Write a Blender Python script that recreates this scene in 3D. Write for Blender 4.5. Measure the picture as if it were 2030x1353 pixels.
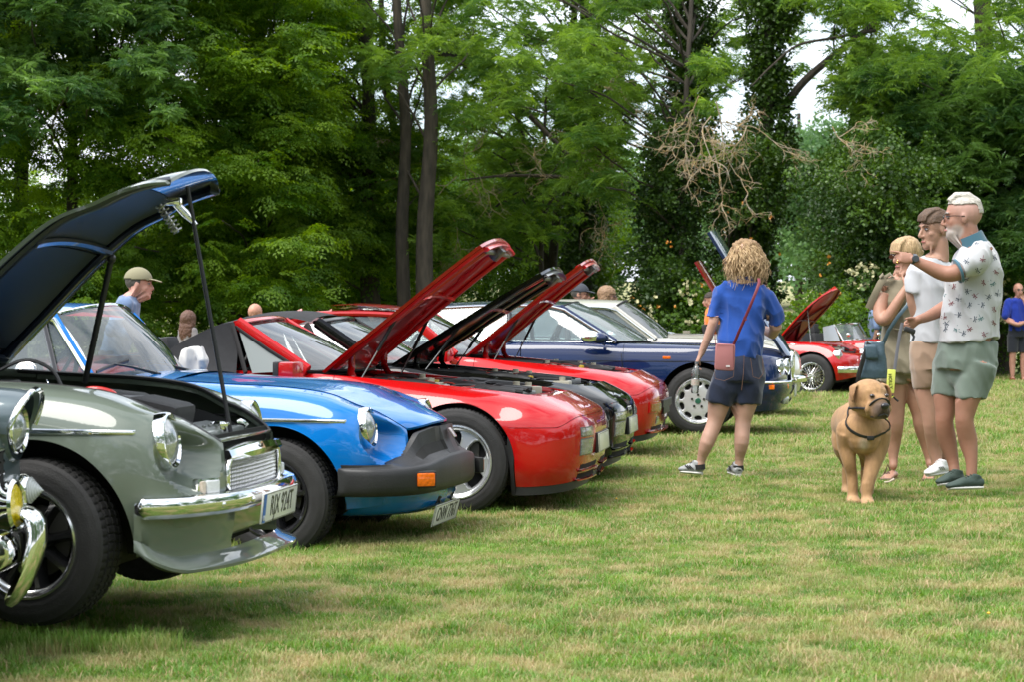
import bpy, bmesh, math, random, os
import numpy as np
from mathutils import Vector, Matrix, Euler

random.seed(7); np.random.seed(7)
for o in list(bpy.data.objects): bpy.data.objects.remove(o)
scene = bpy.context.scene
COL = scene.collection
R = math.radians

# ---------------------------------------------------------------- camera
F_PX, CX_PX, HZ_PX, CAM_H = 4300.0, 1015.0, 630.0, 1.15
cam_d = bpy.data.cameras.new("camera"); cam = bpy.data.objects.new("camera", cam_d); COL.objects.link(cam)
cam.location = (0, 0, CAM_H); cam.rotation_euler = (R(90), 0, 0)
cam_d.sensor_width = 36; cam_d.lens = 36*F_PX/2030
cam_d.shift_y = -(676.5-HZ_PX)/2030
cam_d.clip_start = 0.1; cam_d.clip_end = 3000
cam_d.dof.use_dof = True; cam_d.dof.focus_distance = 13.0; cam_d.dof.aperture_fstop = 8.0
scene.camera = cam
# ---------------------------------------------------------------- view + world + sun
scene.view_settings.view_transform = 'Standard'; scene.view_settings.look = 'None'
scene.view_settings.exposure = EXPOSURE = 1.15; scene.view_settings.gamma = 1
scene.view_settings.use_curve_mapping = False
scene.render.engine = 'CYCLES'
scene.cycles.max_bounces = 8; scene.cycles.transparent_max_bounces = 24
scene.cycles.diffuse_bounces = 3; scene.cycles.glossy_bounces = 4; scene.cycles.transmission_bounces = 6
scene.cycles.use_denoising = True; scene.cycles.sample_clamp_indirect = 6
SUN_EL, SUN_AZ = 60.0, 234.0      # azimuth clockwise from +Y: high on the left
world = bpy.data.worlds.new("World"); scene.world = world; world.use_nodes = True
def build_world():
    nt = world.node_tree; n = nt.nodes; l = nt.links; n.clear()
    out = n.new('ShaderNodeOutputWorld'); bg = n.new('ShaderNodeBackground'); bg.inputs['Strength'].default_value = 0.105
    sky = n.new('ShaderNodeTexSky'); sky.sky_type = 'NISHITA'; sky.sun_disc = False
    sky.sun_elevation = R(SUN_EL); sky.sun_rotation = R(SUN_AZ)
    tc = n.new('ShaderNodeTexCoord'); mp = n.new('ShaderNodeMapping'); mp.inputs['Scale'].default_value = (1, 1, 2.6)
    ns = n.new('ShaderNodeTexNoise'); ns.inputs['Scale'].default_value = 2.6; ns.inputs['Detail'].default_value = 7
    ns.inputs['Roughness'].default_value = 0.55
    cr = n.new('ShaderNodeValToRGB'); cr.color_ramp.elements[0].position = 0.30; cr.color_ramp.elements[1].position = 0.52
    ns2 = n.new('ShaderNodeTexNoise'); ns2.inputs['Scale'].default_value = 4; ns2.inputs['Detail'].default_value = 5
    cr2 = n.new('ShaderNodeValToRGB')
    cr2.color_ramp.elements[0].color = (6.0, 6.5, 7.3, 1); cr2.color_ramp.elements[1].color = (9.2, 9.5, 9.9, 1)
    cr2.color_ramp.elements[0].position = .35; cr2.color_ramp.elements[1].position = .62
    mx = n.new('ShaderNodeMix'); mx.data_type = 'RGBA'
    l.new(tc.outputs['Generated'], mp.inputs['Vector']); l.new(mp.outputs['Vector'], ns.inputs['Vector']); l.new(mp.outputs['Vector'], ns2.inputs['Vector'])
    l.new(ns.outputs['Fac'], cr.inputs['Fac']); l.new(ns2.outputs['Fac'], cr2.inputs['Fac'])
    l.new(cr.outputs['Color'], mx.inputs['Factor']); l.new(sky.outputs['Color'], mx.inputs['A']); l.new(cr2.outputs['Color'], mx.inputs['B'])
    l.new(mx.outputs['Result'], bg.inputs['Color']); l.new(bg.outputs['Background'], out.inputs['Surface'])
build_world()
sd = bpy.data.lights.new("sun", 'SUN'); sd.energy = 2.4; sd.angle = R(42); sd.color = (1, .965, .90)
sun = bpy.data.objects.new("sun", sd); COL.objects.link(sun)
_az = R(SUN_AZ); _el = R(SUN_EL)
_dir = Vector((math.sin(_az)*math.cos(_el), math.cos(_az)*math.cos(_el), math.sin(_el)))
sun.rotation_euler = _dir.to_track_quat('Z', 'Y').to_euler(); sun.location = _dir*60

# ---------------------------------------------------------------- helpers
def W(px, py, s):
    """photo pixel + pixels per metre -> world point"""
    return Vector(((px-CX_PX)/s, F_PX/s, CAM_H-(py-HZ_PX)/s))
def ss(a, b, x):
    t = np.clip((np.asarray(x, float)-a)/(b-a), 0, 1); return t*t*(3-2*t)
def cr(C, t):
    """Catmull-Rom through C (K,...) at parameters t in [0,K-1]"""
    C = np.asarray(C, float); K = len(C); t = np.atleast_1d(np.asarray(t, float))
    i = np.clip(np.floor(t).astype(int), 0, K-2); f = (t-i).reshape((-1,)+(1,)*(C.ndim-1))
    p1 = C[i]; p2 = C[i+1]
    p0 = np.where((i > 0).reshape(f.shape), C[np.maximum(i-1, 0)], 2*p1-p2)
    p3 = np.where((i < K-2).reshape(f.shape), C[np.minimum(i+2, K-1)], 2*p2-p1)
    return .5*((2*p1)+(-p0+p2)*f+(2*p0-5*p1+4*p2-p3)*f*f+(-p0+3*p1-3*p2+p3)*f**3)
def pcurve(pts, n):
    """smooth resampled curve through pts"""
    return cr(np.array(pts, float), np.linspace(0, len(pts)-1, n))

MATS = {}
def mat(name, color=(.5,.5,.5), rough=.5, metal=0.0, coat=0.0, spec=.5, noise=0.0, nscale=20, bump=0.0, bscale=60, color2=None, sheen=0.0, emit=None, trans=0.0, coat_rough=.03, subs=0.0, vcol=False, obj_coords=True, stretch=None):
    if name in MATS: return MATS[name]
    m = bpy.data.materials.new(name); m.use_nodes = True; nt = m.node_tree; n = nt.nodes; l = nt.links
    b = n['Principled BSDF']
    b.inputs['Base Color'].default_value = (*color, 1); b.inputs['Roughness'].default_value = rough
    b.inputs['Metallic'].default_value = metal; b.inputs['Coat Weight'].default_value = coat; b.inputs['Coat Roughness'].default_value = coat_rough
    b.inputs['Specular IOR Level'].default_value = spec; b.inputs['Sheen Weight'].default_value = sheen
    b.inputs['Transmission Weight'].default_value = trans
    if subs: b.inputs['Subsurface Weight'].default_value = subs; b.inputs['Subsurface Radius'].default_value = (.02, .008, .004)
    if emit: b.inputs['Emission Color'].default_value = (*emit, 1); b.inputs['Emission Strength'].default_value = 1
    tc = n.new('ShaderNodeTexCoord'); vec = tc.outputs['Object']
    if stretch:
        mp = n.new('ShaderNodeMapping'); mp.inputs['Scale'].default_value = stretch; l.new(vec, mp.inputs['Vector']); vec = mp.outputs['Vector']
    src = None
    if vcol:
        a = n.new('ShaderNodeAttribute'); a.attribute_name = 'Col'; src = a.outputs['Color']
    if noise or color2:
        ns = n.new('ShaderNodeTexNoise'); ns.inputs['Scale'].default_value = nscale; ns.inputs['Detail'].default_value = 6
        l.new(vec, ns.inputs['Vector'])
        rp = n.new('ShaderNodeMapRange'); rp.inputs['From Min'].default_value = .3; rp.inputs['From Max'].default_value = .7
        l.new(ns.outputs['Fac'], rp.inputs['Value'])
        mx = n.new('ShaderNodeMix'); mx.data_type = 'RGBA'
        if color2:
            mx.inputs['A'].default_value = (*color, 1); mx.inputs['B'].default_value = (*color2, 1)
            l.new(rp.outputs['Result'], mx.inputs['Factor'])
        else:
            mx.blend_type = 'MULTIPLY'; mx.inputs['Factor'].default_value = 1
            if src: l.new(src, mx.inputs['A'])
            else: mx.inputs['A'].default_value = (*color, 1)
            rp.inputs['To Min'].default_value = 1-noise; rp.inputs['To Max'].default_value = 1+noise*.4
            l.new(rp.outputs['Result'], mx.inputs['B'])
        src = mx.outputs['Result']
    if src: l.new(src, b.inputs['Base Color'])
    if bump:
        nb = n.new('ShaderNodeTexNoise'); nb.inputs['Scale'].default_value = bscale; nb.inputs['Detail'].default_value = 4
        l.new(vec, nb.inputs['Vector'])
        bp = n.new('ShaderNodeBump'); bp.inputs['Strength'].default_value = bump; bp.inputs['Distance'].default_value = .01
        l.new(nb.outputs['Fac'], bp.inputs['Height']); l.new(bp.outputs['Normal'], b.inputs['Normal'])
    MATS[name] = m; return m
def glassmat(name, tint=(.75,.82,.80), refl=1.0, body=0.12, bodycol=(.25,.32,.33), rough=.01):
    """thin pane: see-through, mirror-like towards grazing, with a trace of dusty film"""
    if name in MATS: return MATS[name]
    m = bpy.data.materials.new(name); m.use_nodes = True; nt = m.node_tree; n = nt.nodes; l = nt.links; n.clear()
    out = n.new('ShaderNodeOutputMaterial'); tr = n.new('ShaderNodeBsdfTransparent'); tr.inputs['Color'].default_value = (*tint, 1)
    gl = n.new('ShaderNodeBsdfGlossy'); gl.inputs['Roughness'].default_value = rough
    df = n.new('ShaderNodeBsdfDiffuse'); df.inputs['Color'].default_value = (*bodycol, 1)
    fr = n.new('ShaderNodeFresnel'); fr.inputs['IOR'].default_value = 1.7
    mu = n.new('ShaderNodeMath'); mu.operation = 'MULTIPLY'; mu.inputs[1].default_value = refl; mu.use_clamp = True
    m1 = n.new('ShaderNodeMixShader'); m1.inputs[0].default_value = body
    m2 = n.new('ShaderNodeMixShader')
    l.new(tr.outputs[0], m1.inputs[1]); l.new(df.outputs[0], m1.inputs[2])
    l.new(fr.outputs[0], mu.inputs[0]); l.new(mu.outputs[0], m2.inputs[0]); l.new(m1.outputs[0], m2.inputs[1]); l.new(gl.outputs[0], m2.inputs[2])
    l.new(m2.outputs[0], out.inputs['Surface']); MATS[name] = m; return m
def paint(name, c, metal=0.0, rough=.32):
    return mat(name, c, rough=rough, metal=metal, coat=1.0, noise=.05, nscale=2.5, spec=.15, coat_rough=.015)
BLACKP = mat('black_plastic', (.018,.018,.019), rough=.45, bump=.1, bscale=180)
RUBBER = mat('tyre_rubber', (.019,.018,.018), rough=.72, noise=.35, nscale=14, bump=.25, bscale=160)
CHROME = mat('chrome', (.86,.86,.85), rough=.045, metal=1.0)
STEEL = mat('dull_steel', (.42,.42,.41), rough=.35, metal=.9, noise=.3, nscale=30)
DARK = mat('dark_void', (.006,.006,.006), rough=.9)
UNDER = mat('underseal', (.012,.012,.012), rough=.8)
ALLOY = mat('silver_alloy', (.62,.62,.62), rough=.32, metal=.75, noise=.08)
SEAM = mat('panel_gap', (.006,.005,.005), rough=.8)
GLASS = glassmat('window_glass', refl=1.3, body=.10)
GLASS_DK = glassmat('side_glass', tint=(.55,.60,.60), body=.28, bodycol=(.20,.25,.26))
LENS = glassmat('lamp_lens', tint=(.80,.83,.83), body=.50, bodycol=(.42,.44,.44), refl=.45, rough=.12)
REFLECTOR = mat('lamp_reflector', (.45,.46,.45), rough=.38, metal=.8, bump=.9, bscale=45)
ORANGE = mat('orange_lens', (.85,.16,.005), rough=.15, coat=.6, noise=.3, nscale=60)

def mesh_obj(name, verts, faces, m, parent=None, smooth=True, matidx=None, sharp=None):
    me = bpy.data.meshes.new(name)
    me.from_pydata([tuple(v) for v in verts], [], [tuple(int(i) for i in f) for f in faces]); 
    if not isinstance(m, (list, tuple)): m = [m]
    for k in m: me.materials.append(k)
    if matidx is not None: me.polygons.foreach_set('material_index', np.array(matidx, dtype=np.int32))
    if smooth:
        me.polygons.foreach_set('use_smooth', np.ones(len(me.polygons), dtype=bool))
        if sharp: me.set_sharp_from_angle(angle=R(sharp))
    me.update()
    o = bpy.data.objects.new(name, me); COL.objects.link(o)
    if parent: o.parent = parent
    return o
def empty(name, loc=(0,0,0), rz=0.0, label=None, cat=None, group=None):
    o = bpy.data.objects.new(name, None); COL.objects.link(o); o.location = loc; o.rotation_euler = (0, 0, rz); o.empty_display_size = .2
    tag(o, label, cat, group); return o
def tag(o, label=None, cat=None, group=None, kind=None):
    if label: o['label'] = label
    if cat: o['category'] = cat
    if group: o['group'] = group
    if kind: o['kind'] = kind
    return o
def copy_tree(o, parent=None):
    c = o.copy(); COL.objects.link(c)
    if parent: c.parent = parent
    for ch in list(o.children): copy_tree(ch, c)
    return c

class MB:
    def __init__(s): s.v = []; s.f = []; s.mi = []; s.cm = 0; s.cuts = []
    def add(s, V, F):
        b = len(s.v); s.cuts.append((b, len(s.f))); s.v.extend([tuple(map(float, p)) for p in V]); s.f.extend([tuple(i+b for i in f) for f in F]); s.mi.extend([s.cm]*len(F)); return s
    def grid(s, P, cu=False, cv=False):
        P = np.asarray(P); nu, nv = P.shape[:2]; V = P.reshape(-1, 3); Fc = []
        for i in range(nu if cu else nu-1):
            for j in range(nv if cv else nv-1):
                a = i*nv+j; b = ((i+1) % nu)*nv+j; c = ((i+1) % nu)*nv+(j+1) % nv; d = i*nv+(j+1) % nv
                Fc.append((a, b, c, d))
        return s.add(V, Fc)
    def box(s, c, size, rot=None, bev=0.0):
        c = Vector(c); hx, hy, hz = [k/2 for k in size]
        if bev <= 0:
            V = [Vector((x*hx, y*hy, z*hz)) for x in (-1,1) for y in (-1,1) for z in (-1,1)]
            Fc = [(0,1,3,2),(4,6,7,5),(0,4,5,1),(2,3,7,6),(0,2,6,4),(1,5,7,3)]
        else:
            bm = bmesh.new(); bmesh.ops.create_cube(bm, size=2)
            for v in bm.verts: v.co = Vector((v.co.x*hx, v.co.y*hy, v.co.z*hz))
            bmesh.ops.bevel(bm, geom=list(bm.edges), offset=bev, segments=2, affect='EDGES', profile=.6)
            bm.verts.index_update(); V = [v.co.copy() for v in bm.verts]; Fc = [tuple(v.index for v in f.verts) for f in bm.faces]; bm.free()
        if rot is not None:
            M = rot if isinstance(rot, Matrix) else Euler(rot).to_matrix()
            V = [M @ v for v in V]
        return s.add([v+c for v in V], Fc)
    def tube(s, pts, r, n=8, caps=True, closed=False, flat=None, up=None):
        """sweep; r number, list, or list of (rx,ry)"""
        pts = [Vector(p) for p in pts]; K = len(pts)
        rs = [(q, q) if not isinstance(q, (tuple, list)) else q for q in (r if isinstance(r, list) else [r]*K)]
        if flat: rs = [(a, b*flat) for a, b in rs]
        T = []
        for i in range(K):
            a = pts[(i-1) % K] if (closed or i > 0) else pts[0]; b = pts[(i+1) % K] if (closed or i < K-1) else pts[-1]
            t = (b-a); T.append(t.normalized() if t.length > 1e-9 else Vector((0,0,1)))
        u0 = Vector(up) if up else (Vector((0,0,1)) if abs(T[0].z) < .9 else Vector((1,0,0)))
        V = []
        for i in range(K):
            x = u0-T[i]*u0.dot(T[i])
            if x.length < 1e-6: x = T[i].orthogonal()
            x.normalize(); y = T[i].cross(x)
            if not up: u0 = x
            for k in range(n):
                a = 2*math.pi*k/n; V.append(pts[i]+x*math.cos(a)*rs[i][0]+y*math.sin(a)*rs[i][1])
        Fc = []
        for i in range(K if closed else K-1):
            for k in range(n):
                j = (i+1) % K
                Fc.append((i*n+k, i*n+(k+1) % n, j*n+(k+1) % n, j*n+k))
        if caps and not closed: Fc.append(tuple(range(n))[::-1]); Fc.append(tuple((K-1)*n+k for k in range(n)))
        return s.add(V, Fc)
    def lathe(s, prof, o=(0,0,0), axis='y', n=32, M=None, arc=2*math.pi):
        """prof list of (r, h); revolve about axis through o"""
        o = Vector(o); V = []; full = abs(arc-2*math.pi) < 1e-6; m = n if full else n+1
        for k in range(m):
            a = arc*k/n; c, si = math.cos(a), math.sin(a)
            for r, h in prof:
                if axis == 'y': p = Vector((r*c, h, r*si))
                elif axis == 'x': p = Vector((h, r*c, r*si))
                else: p = Vector((r*c, r*si, h))
                if M is not None: p = M @ p
                V.append(p+o)
        P = len(prof); Fc = []
        for k in range(n):
            for j in range(P-1):
                a = k*P+j; b = ((k+1) % m)*P+j; Fc.append((a, b, b+1, a+1))
        return s.add(V, Fc)
    def ellipsoid(s, c, r, n=16, m=10, M=None):
        c = Vector(c); rx, ry, rz = r if isinstance(r, (tuple, list)) else (r, r, r); V = []; Fc = []
        V.append((0,0,-rz))
        for j in range(1, m):
            t = math.pi*j/m-math.pi/2
            for k in range(n):
                a = 2*math.pi*k/n; V.append((rx*math.cos(t)*math.cos(a), ry*math.cos(t)*math.sin(a), rz*math.sin(t)))
        V.append((0,0,rz))
        for k in range(n): Fc.append((0, 1+(k+1) % n, 1+k))
        for j in range(m-2):
            for k in range(n): a = 1+j*n+k; b = 1+j*n+(k+1) % n; Fc.append((a, b, b+n, a+n))
        t = 1+(m-2)*n
        for k in range(n): Fc.append((t+k, t+(k+1) % n, len(V)-1))
        V = [Vector(v) for v in V]
        if M is not None: V = [M @ v for v in V]
        return s.add([v+c for v in V], Fc)
    def prism(s, poly, thick, M=None, o=(0,0,0)):
        """poly (x,z) list extruded along y by +-thick/2"""
        n = len(poly); V = [Vector((x, -thick/2, z)) for x, z in poly]+[Vector((x, thick/2, z)) for x, z in poly]
        if M is not None: V = [M @ v for v in V]
        V = [v+Vector(o) for v in V]
        Fc = [tuple(range(n)), tuple(range(2*n-1, n-1, -1))]+[(i, i+n, (i+1) % n+n, (i+1) % n) for i in range(n)]
        return s.add(V, Fc)
    def build(s, name, m, parent=None, smooth=True, sharp=40, **k):
        return mesh_obj(name, s.v, s.f, m, parent, smooth, s.mi if isinstance(m, (list, tuple)) else None, sharp)
def build_each(mb, name, m, parent=None, step=1, sharp=40):
    """one object for every shape (or every `step` shapes) added to mb"""
    c = mb.cuts+[(len(mb.v), len(mb.f))]; out = []
    for i in range(0, len(mb.cuts), step):
        (v0, f0), (v1, f1) = c[i], c[min(i+step, len(c)-1)]
        out.append(mesh_obj(name, mb.v[v0:v1], [tuple(k-v0 for k in f) for f in mb.f[f0:f1]], m, parent, True, None, sharp))
    return out
def font_mesh(text, size, name, m, parent=None, M=None, thick=.0008, cu_size=None, sx=1.0, shear=0):
    cu = bpy.data.curves.new(name+'_t', 'FONT'); cu.body = text; cu.size = size; cu.extrude = thick; cu.align_x = 'CENTER'; cu.align_y = 'CENTER'; cu.resolution_u = 3; cu.shear = shear
    t = bpy.data.objects.new(name+'_t', cu); COL.objects.link(t)
    dg = bpy.context.evaluated_depsgraph_get(); me = bpy.data.meshes.new_from_object(t.evaluated_get(dg)); bpy.data.objects.remove(t)
    me.transform(Matrix.Diagonal((sx, 1, 1, 1)))
    if M is not None: me.transform(M)
    me.materials.clear(); me.materials.append(m); me.name = name
    o = bpy.data.objects.new(name, me); COL.objects.link(o)
    if parent: o.parent = parent
    return o
# ---------------------------------------------------------------- wheels
def tyre_mb(Rt, Rr, w, treads=70, groove=.008):
    """tyre lathe about y with tread blocks; outer face at y=-w/2"""
    sw = Rt-Rr
    prof = [(Rr-.008, -w*.40), (Rr+.004, -w*.47), (Rr+sw*.18, -w*.5), (Rr+sw*.30, -w*.505), (Rr+sw*.34, -w*.500), (Rr+sw*.5, -w*.505), (Rr+sw*.66, -w*.49), (Rr+sw*.70, -w*.478), (Rr+sw*.86, -w*.452), (Rt-.012, -w*.425),
            (Rt-.003, -w*.385), (Rt, -w*.30), (Rt+.001, -w*.235), (Rt-groove, -w*.225), (Rt-groove, -w*.185), (Rt+.002, -w*.175), (Rt+.003, -w*.03), (Rt-groove, -w*.02), (Rt-groove, w*.02), (Rt+.003, w*.03),
            (Rt+.002, w*.175), (Rt-groove, w*.185), (Rt-groove, w*.225), (Rt+.001, w*.235), (Rt-.003, w*.385), (Rr+sw*.7, w*.48), (Rr+sw*.3, w*.5), (Rr-.005, w*.4)]
    cutset = {11, 12, 15, 16, 19, 20, 23, 24}
    n = treads*5; V = []; P = len(prof)
    for k in range(n):
        a = 2*math.pi*k/n; g = (k % 5) == 0
        for j, (r, h) in enumerate(prof):
            rr = r
            if g and j in cutset: rr = r-groove*.7 if j > 10 else r-.003
            sk = a+(.02 if 14 < j < 20 else 0)
            V.append((rr*math.cos(sk), h, rr*math.sin(sk)))
    Fc = []
    for k in range(n):
        for j in range(P-1): a = k*P+j; b = ((k+1) % n)*P+j; Fc.append((a, b, b+1, a+1))
    return V, Fc
def polar_disc(mb, rads, depth_fn, n, y0):
    V = []; Fc = []; m = len(rads)
    for k in range(n):
        a = 2*math.pi*k/n
        for r in rads: V.append((r*math.cos(a), y0+depth_fn(r, a), r*math.sin(a)))
    for k in range(n):
        for j in range(m-1): a = k*m+j; b = ((k+1) % n)*m+j; Fc.append((a, a+1, b+1, b))
    mb.add(V, Fc)
def wheel(root, loc, kind, side=-1, steer=0.0):
    """side -1: outer face towards -y"""
    w = empty('wheel', loc); w.parent = root; w.rotation_euler = (0, 0, steer if side < 0 else math.pi+steer)
    S = {'minilite': (.293, .192, .190, 62), 'minilite_black': (.298, .190, .185, 66), 'sevenspoke': (.315, .213, .205, 74), 'disc': (.322, .214, .215, 60), 'wire': (.320, .198, .160, 60), 'steel': (.31, .19, .17, 60)}
    Rt, Rr, wd, tn = S[kind]
    V, Fc = tyre_mb(Rt, Rr, wd, tn); mesh_obj('tyre', V, Fc, RUBBER, w, True, sharp=35)
    y0 = -wd*.45
    rim = MB()
    # barrel and lip
    lipmat = 0
    mats_ = {'minilite': [mat('gloss_black_rim', (.012,.012,.013), rough=.22, coat=.5), mat('polished_lip', (.75,.75,.74), rough=.16, metal=.95)],
             'minilite_black': [mat('gloss_black_rim', (.012,.012,.013), rough=.22, coat=.5), mat('satin_black_lip', (.02,.02,.022), rough=.2, metal=.3, coat=.7)],
             'sevenspoke': [mat('silver_wheel_paint', (.50,.51,.52), rough=.33, metal=.55, coat=.3), mat('silver_lip', (.62,.63,.64), rough=.22, metal=.8)],
             'disc': [mat('pale_wheel_paint', (.58,.58,.58), rough=.35, metal=.45, coat=.3), mat('silver_lip', (.62,.63,.64), rough=.22, metal=.8)],
             'wire': [CHROME, CHROME], 'steel': [ALLOY, ALLOY]}[kind]
    rim.cm = 1
    rim.lathe([(Rr-.002, y0+.010), (Rr+.007, y0-.004), (Rr+.004, y0-.011), (Rr-.004, y0-.012), (Rr-.010, y0-.004), (Rr-.014, y0+.008), (Rr-.024, y0+.016)], n=72)
    rim.cm = 0
    rim.lathe([(Rr-.024, y0+.016), (Rr-.034, y0+.045), (Rr-.042, y0+.10), (Rr-.03, wd*.45)], n=72)
    rim.build('rim', mats_, w, sharp=40)
    brake = MB(); brake.lathe([(0, .0), (.125, .0), (.125, .012), (.06, .012)], n=36); brake.box((.09, -.0, .06), (.08, .05, .11), bev=.01); brake.build('brake_disc', mat('brake_grey', (.08,.075,.07), rough=.5, metal=.6), w)
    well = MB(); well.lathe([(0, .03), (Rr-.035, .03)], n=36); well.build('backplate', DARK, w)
    sp = MB()
    if kind.startswith('minilite'):
        for k in range(8):
            a = 2*math.pi*k/8+.2; M = Matrix.Rotation(-a, 3, 'Y')
            r0, r1 = .052, Rr-.018
            # raised rib with flared foot
            for (hw0, hw1, yy, yb) in ((.010, .012, y0+.022, y0+.07),):
                P = []
                for t, hw, yo in ((r0, .016, y0+.030), (.08, .0125, y0+.026), (.12, .012, y0+.022), (.155, .014, y0+.020), (r1, .026, y0+.018)):
                    P.append([(t, yo+.050, -hw*1.7), (t, yo+.012, -hw), (t, yo, -hw*.62), (t, yo, hw*.62), (t, yo+.012, hw), (t, yo+.050, hw*1.7)])
                P = np.array([[tuple(M @ Vector(q)) for q in row] for row in P]); sp.grid(P)
        sp.lathe([(0, y0+.012), (.024, y0+.012), (.030, y0+.016), (.032, y0+.03), (.058, y0+.034), (.062, y0+.06), (.062, y0+.09)], n=32)
        build_each(sp, 'spoke', mats_[0], w, sharp=35)[-1].name = 'hub'
        nb = MB()
        for k in range(4):
            a = k*math.pi/2+.4; nb.lathe([(0, y0+.018), (.010, y0+.018), (.010, y0+.04)], o=(.045*math.cos(a), 0, .045*math.sin(a)), n=6)
        build_each(nb, 'wheel_nut', CHROME, w)
    elif kind == 'sevenspoke':
        def dep(r, a):
            q = ((a*5/(2*math.pi)+.12) % 1)-.5          # 0 at window centre
            rw = (r-.137)/.053
            aw = q/.30*(r/.14)**.25/(1+.0*rw)
            e = (abs(aw)**2.6+abs(rw)**2.6)**(1/2.6)
            win = 1-ss(.88, 1.06, e)
            base = .018+.020*ss(.06, .12, r)*0+.022*(1-ss(.05, .19, r))*0
            dome = .014-.012*math.cos(min(r/.2, 1)*math.pi/2)
            hub = -.004*(1-ss(.03, .045, r))+.012*(math.exp(-((r-.055)/.012)**2))
            return dome+.01+hub+win*.06-.004*ss(.9, 1.0, 1-abs(e-1.12)/.3)
        polar_disc(sp, list(np.linspace(.001, Rr-.018, 46)), dep, 240, y0); 
        m_i = []
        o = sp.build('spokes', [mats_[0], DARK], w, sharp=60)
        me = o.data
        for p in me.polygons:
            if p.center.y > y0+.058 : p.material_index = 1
        nb = MB()
        for k in range(5):
            a = k*2*math.pi/5+.5; nb.lathe([(0, y0+.016), (.010, y0+.016), (.012, y0+.03)], o=(.055*math.cos(a), 0, .055*math.sin(a)), n=6)
        nb.lathe([(0, y0+.006), (.026, y0+.007), (.031, y0+.012)], n=24)
        build_each(nb, 'wheel_nut', STEEL, w)
    elif kind == 'disc':
        def dep(r, a):
            q = ((a*10/(2*math.pi)) % 1)-.5
            rw = (r-.163)/.024; aw = q/.36
            e = (abs(aw)**2.6+abs(rw)**2.4)**(1/2.5); win = 1-ss(.85, 1.05, e)
            return .012+.008*ss(.1, .19, r)+win*.03
        polar_disc(sp, list(np.linspace(.001, Rr-.018, 40)), dep, 200, y0)
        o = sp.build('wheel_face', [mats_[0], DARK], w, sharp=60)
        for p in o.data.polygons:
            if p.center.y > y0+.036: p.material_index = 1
        nb = MB()
        for k in range(5):
            a = k*2*math.pi/5+.3; nb.lathe([(0, y0+.002), (.011, y0+.002), (.013, y0+.016)], o=(.060*math.cos(a), 0, .060*math.sin(a)), n=8)
        build_each(nb, 'wheel_nut', mat('dark_nuts', (.05,.05,.05), rough=.3, metal=.7), w)
        cp = MB(); cp.lathe([(0, y0+.003), (.024, y0+.004), (.030, y0+.014)], n=24); cp.build('centre_cap', mat('green_cap', (.02,.10,.06), rough=.3, coat=.5), w)
    elif kind == 'wire':
        for k in range(48):
            a = 2*math.pi*k/48; s_ = 1 if k % 2 else -1; r0 = .04; b = a+s_*.35
            y1 = y0+(.02 if k % 4 < 2 else .05); 
            sp.tube([(r0*math.cos(a), y1-.03, r0*math.sin(a)), ((Rr-.02)*math.cos(b), y0+.03+(.03 if k % 3 == 0 else 0), (Rr-.02)*math.sin(b))], .0024, n=5)
        sp.lathe([(0, y0-.035), (.022, y0-.035), (.026, y0-.02), (.045, y0), (.048, y0+.06)], n=20)
        sp.box((0, y0-.03, 0), (.11, .014, .022), bev=.004)
        tag(sp.build('wire_spokes', CHROME, w, sharp=40), kind='stuff')
    return w

# ---------------------------------------------------------------- body shell
def resolve_cols(ribs, arches, ref=1, step=.02):
    C = np.array(ribs, float); K = len(C)
    us = np.linspace(0, K-1, 1200); X = cr(C[:, ref], us)
    L = np.concatenate([[0], np.cumsum(np.linalg.norm(np.diff(X, axis=0), axis=1))])
    n = int(L[-1]/step); u = list(np.interp(np.linspace(0, L[-1], n), L, us))
    xm = X[:, 0]; kmax = np.argmax(xm); 
    for cx, cz, Ra in arches:
        for th in np.linspace(0, math.pi, 41):
            xx = cx-Ra*math.cos(th); xx += 1e-4*(1 if th < 1.5 else -1)
            u.append(float(np.interp(xx, xm[:kmax+1], us[:kmax+1])))
    u = np.array(sorted(u)); keep = [0]
    for i in range(1, len(u)):
        if u[i]-u[keep[-1]] > 1e-4: keep.append(i)
    return u[keep]
def shell(ribs, arches, n1=14, n2=22, split=None, disp=None, step=.02, extra_u=()):
    """returns P (cols, rows, 3) for the +y side; row n1 lies on the split line"""
    C = np.array(ribs, float); us = resolve_cols(ribs, arches, step=step)
    if len(extra_u): us = np.array(sorted(list(us)+list(extra_u)))
    M = C.shape[1]; vs = np.linspace(0, M-1, 260); P = []
    for u in us:
        rib = cr(C, [u])[0]; D = cr(rib, vs)
        v0 = 0.0
        for cx, cz, Ra in arches:
            # arch bottom trimming
            half = len(vs)//1
            d = D[:, 0]-cx; inside = (np.abs(d) < Ra)
            za = cz+np.sqrt(np.maximum(Ra*Ra-d*d, 0))
            bad = inside & (D[:, 2] < za)
            if bad[0]:
                k = np.argmax(~bad); k = max(k, 1)
                f = 0
                a0 = za[k-1]-D[k-1, 2]; a1 = za[k]-D[k, 2]; f = a0/(a0-a1) if a0 != a1 else 0
                v0 = max(v0, vs[k-1]+f*(vs[k]-vs[k-1]))
        if split is not None:
            zs = split(rib, u)
            k = np.argmax(D[:, 2] > zs); vsplt = max(vs[k], v0+.05) if D[:, 2].max() > zs else v0+.5
            # refine
            if k > 0 and vs[k] > v0+.05:
                a0 = zs-D[k-1, 2]; a1 = D[k, 2]-zs; vsplt = vs[k-1]+(vs[k]-vs[k-1])*a0/max(a0+a1, 1e-6)
        else: vsplt = v0+(M-1-v0)*n1/(n1+n2)
        v = np.concatenate([np.linspace(v0, vsplt, n1+1), np.linspace(vsplt, M-1, n2+1)[1:]])
        P.append(cr(rib, v))
    P = np.array(P)
    if disp: P = disp(P)
    return us, P
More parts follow.
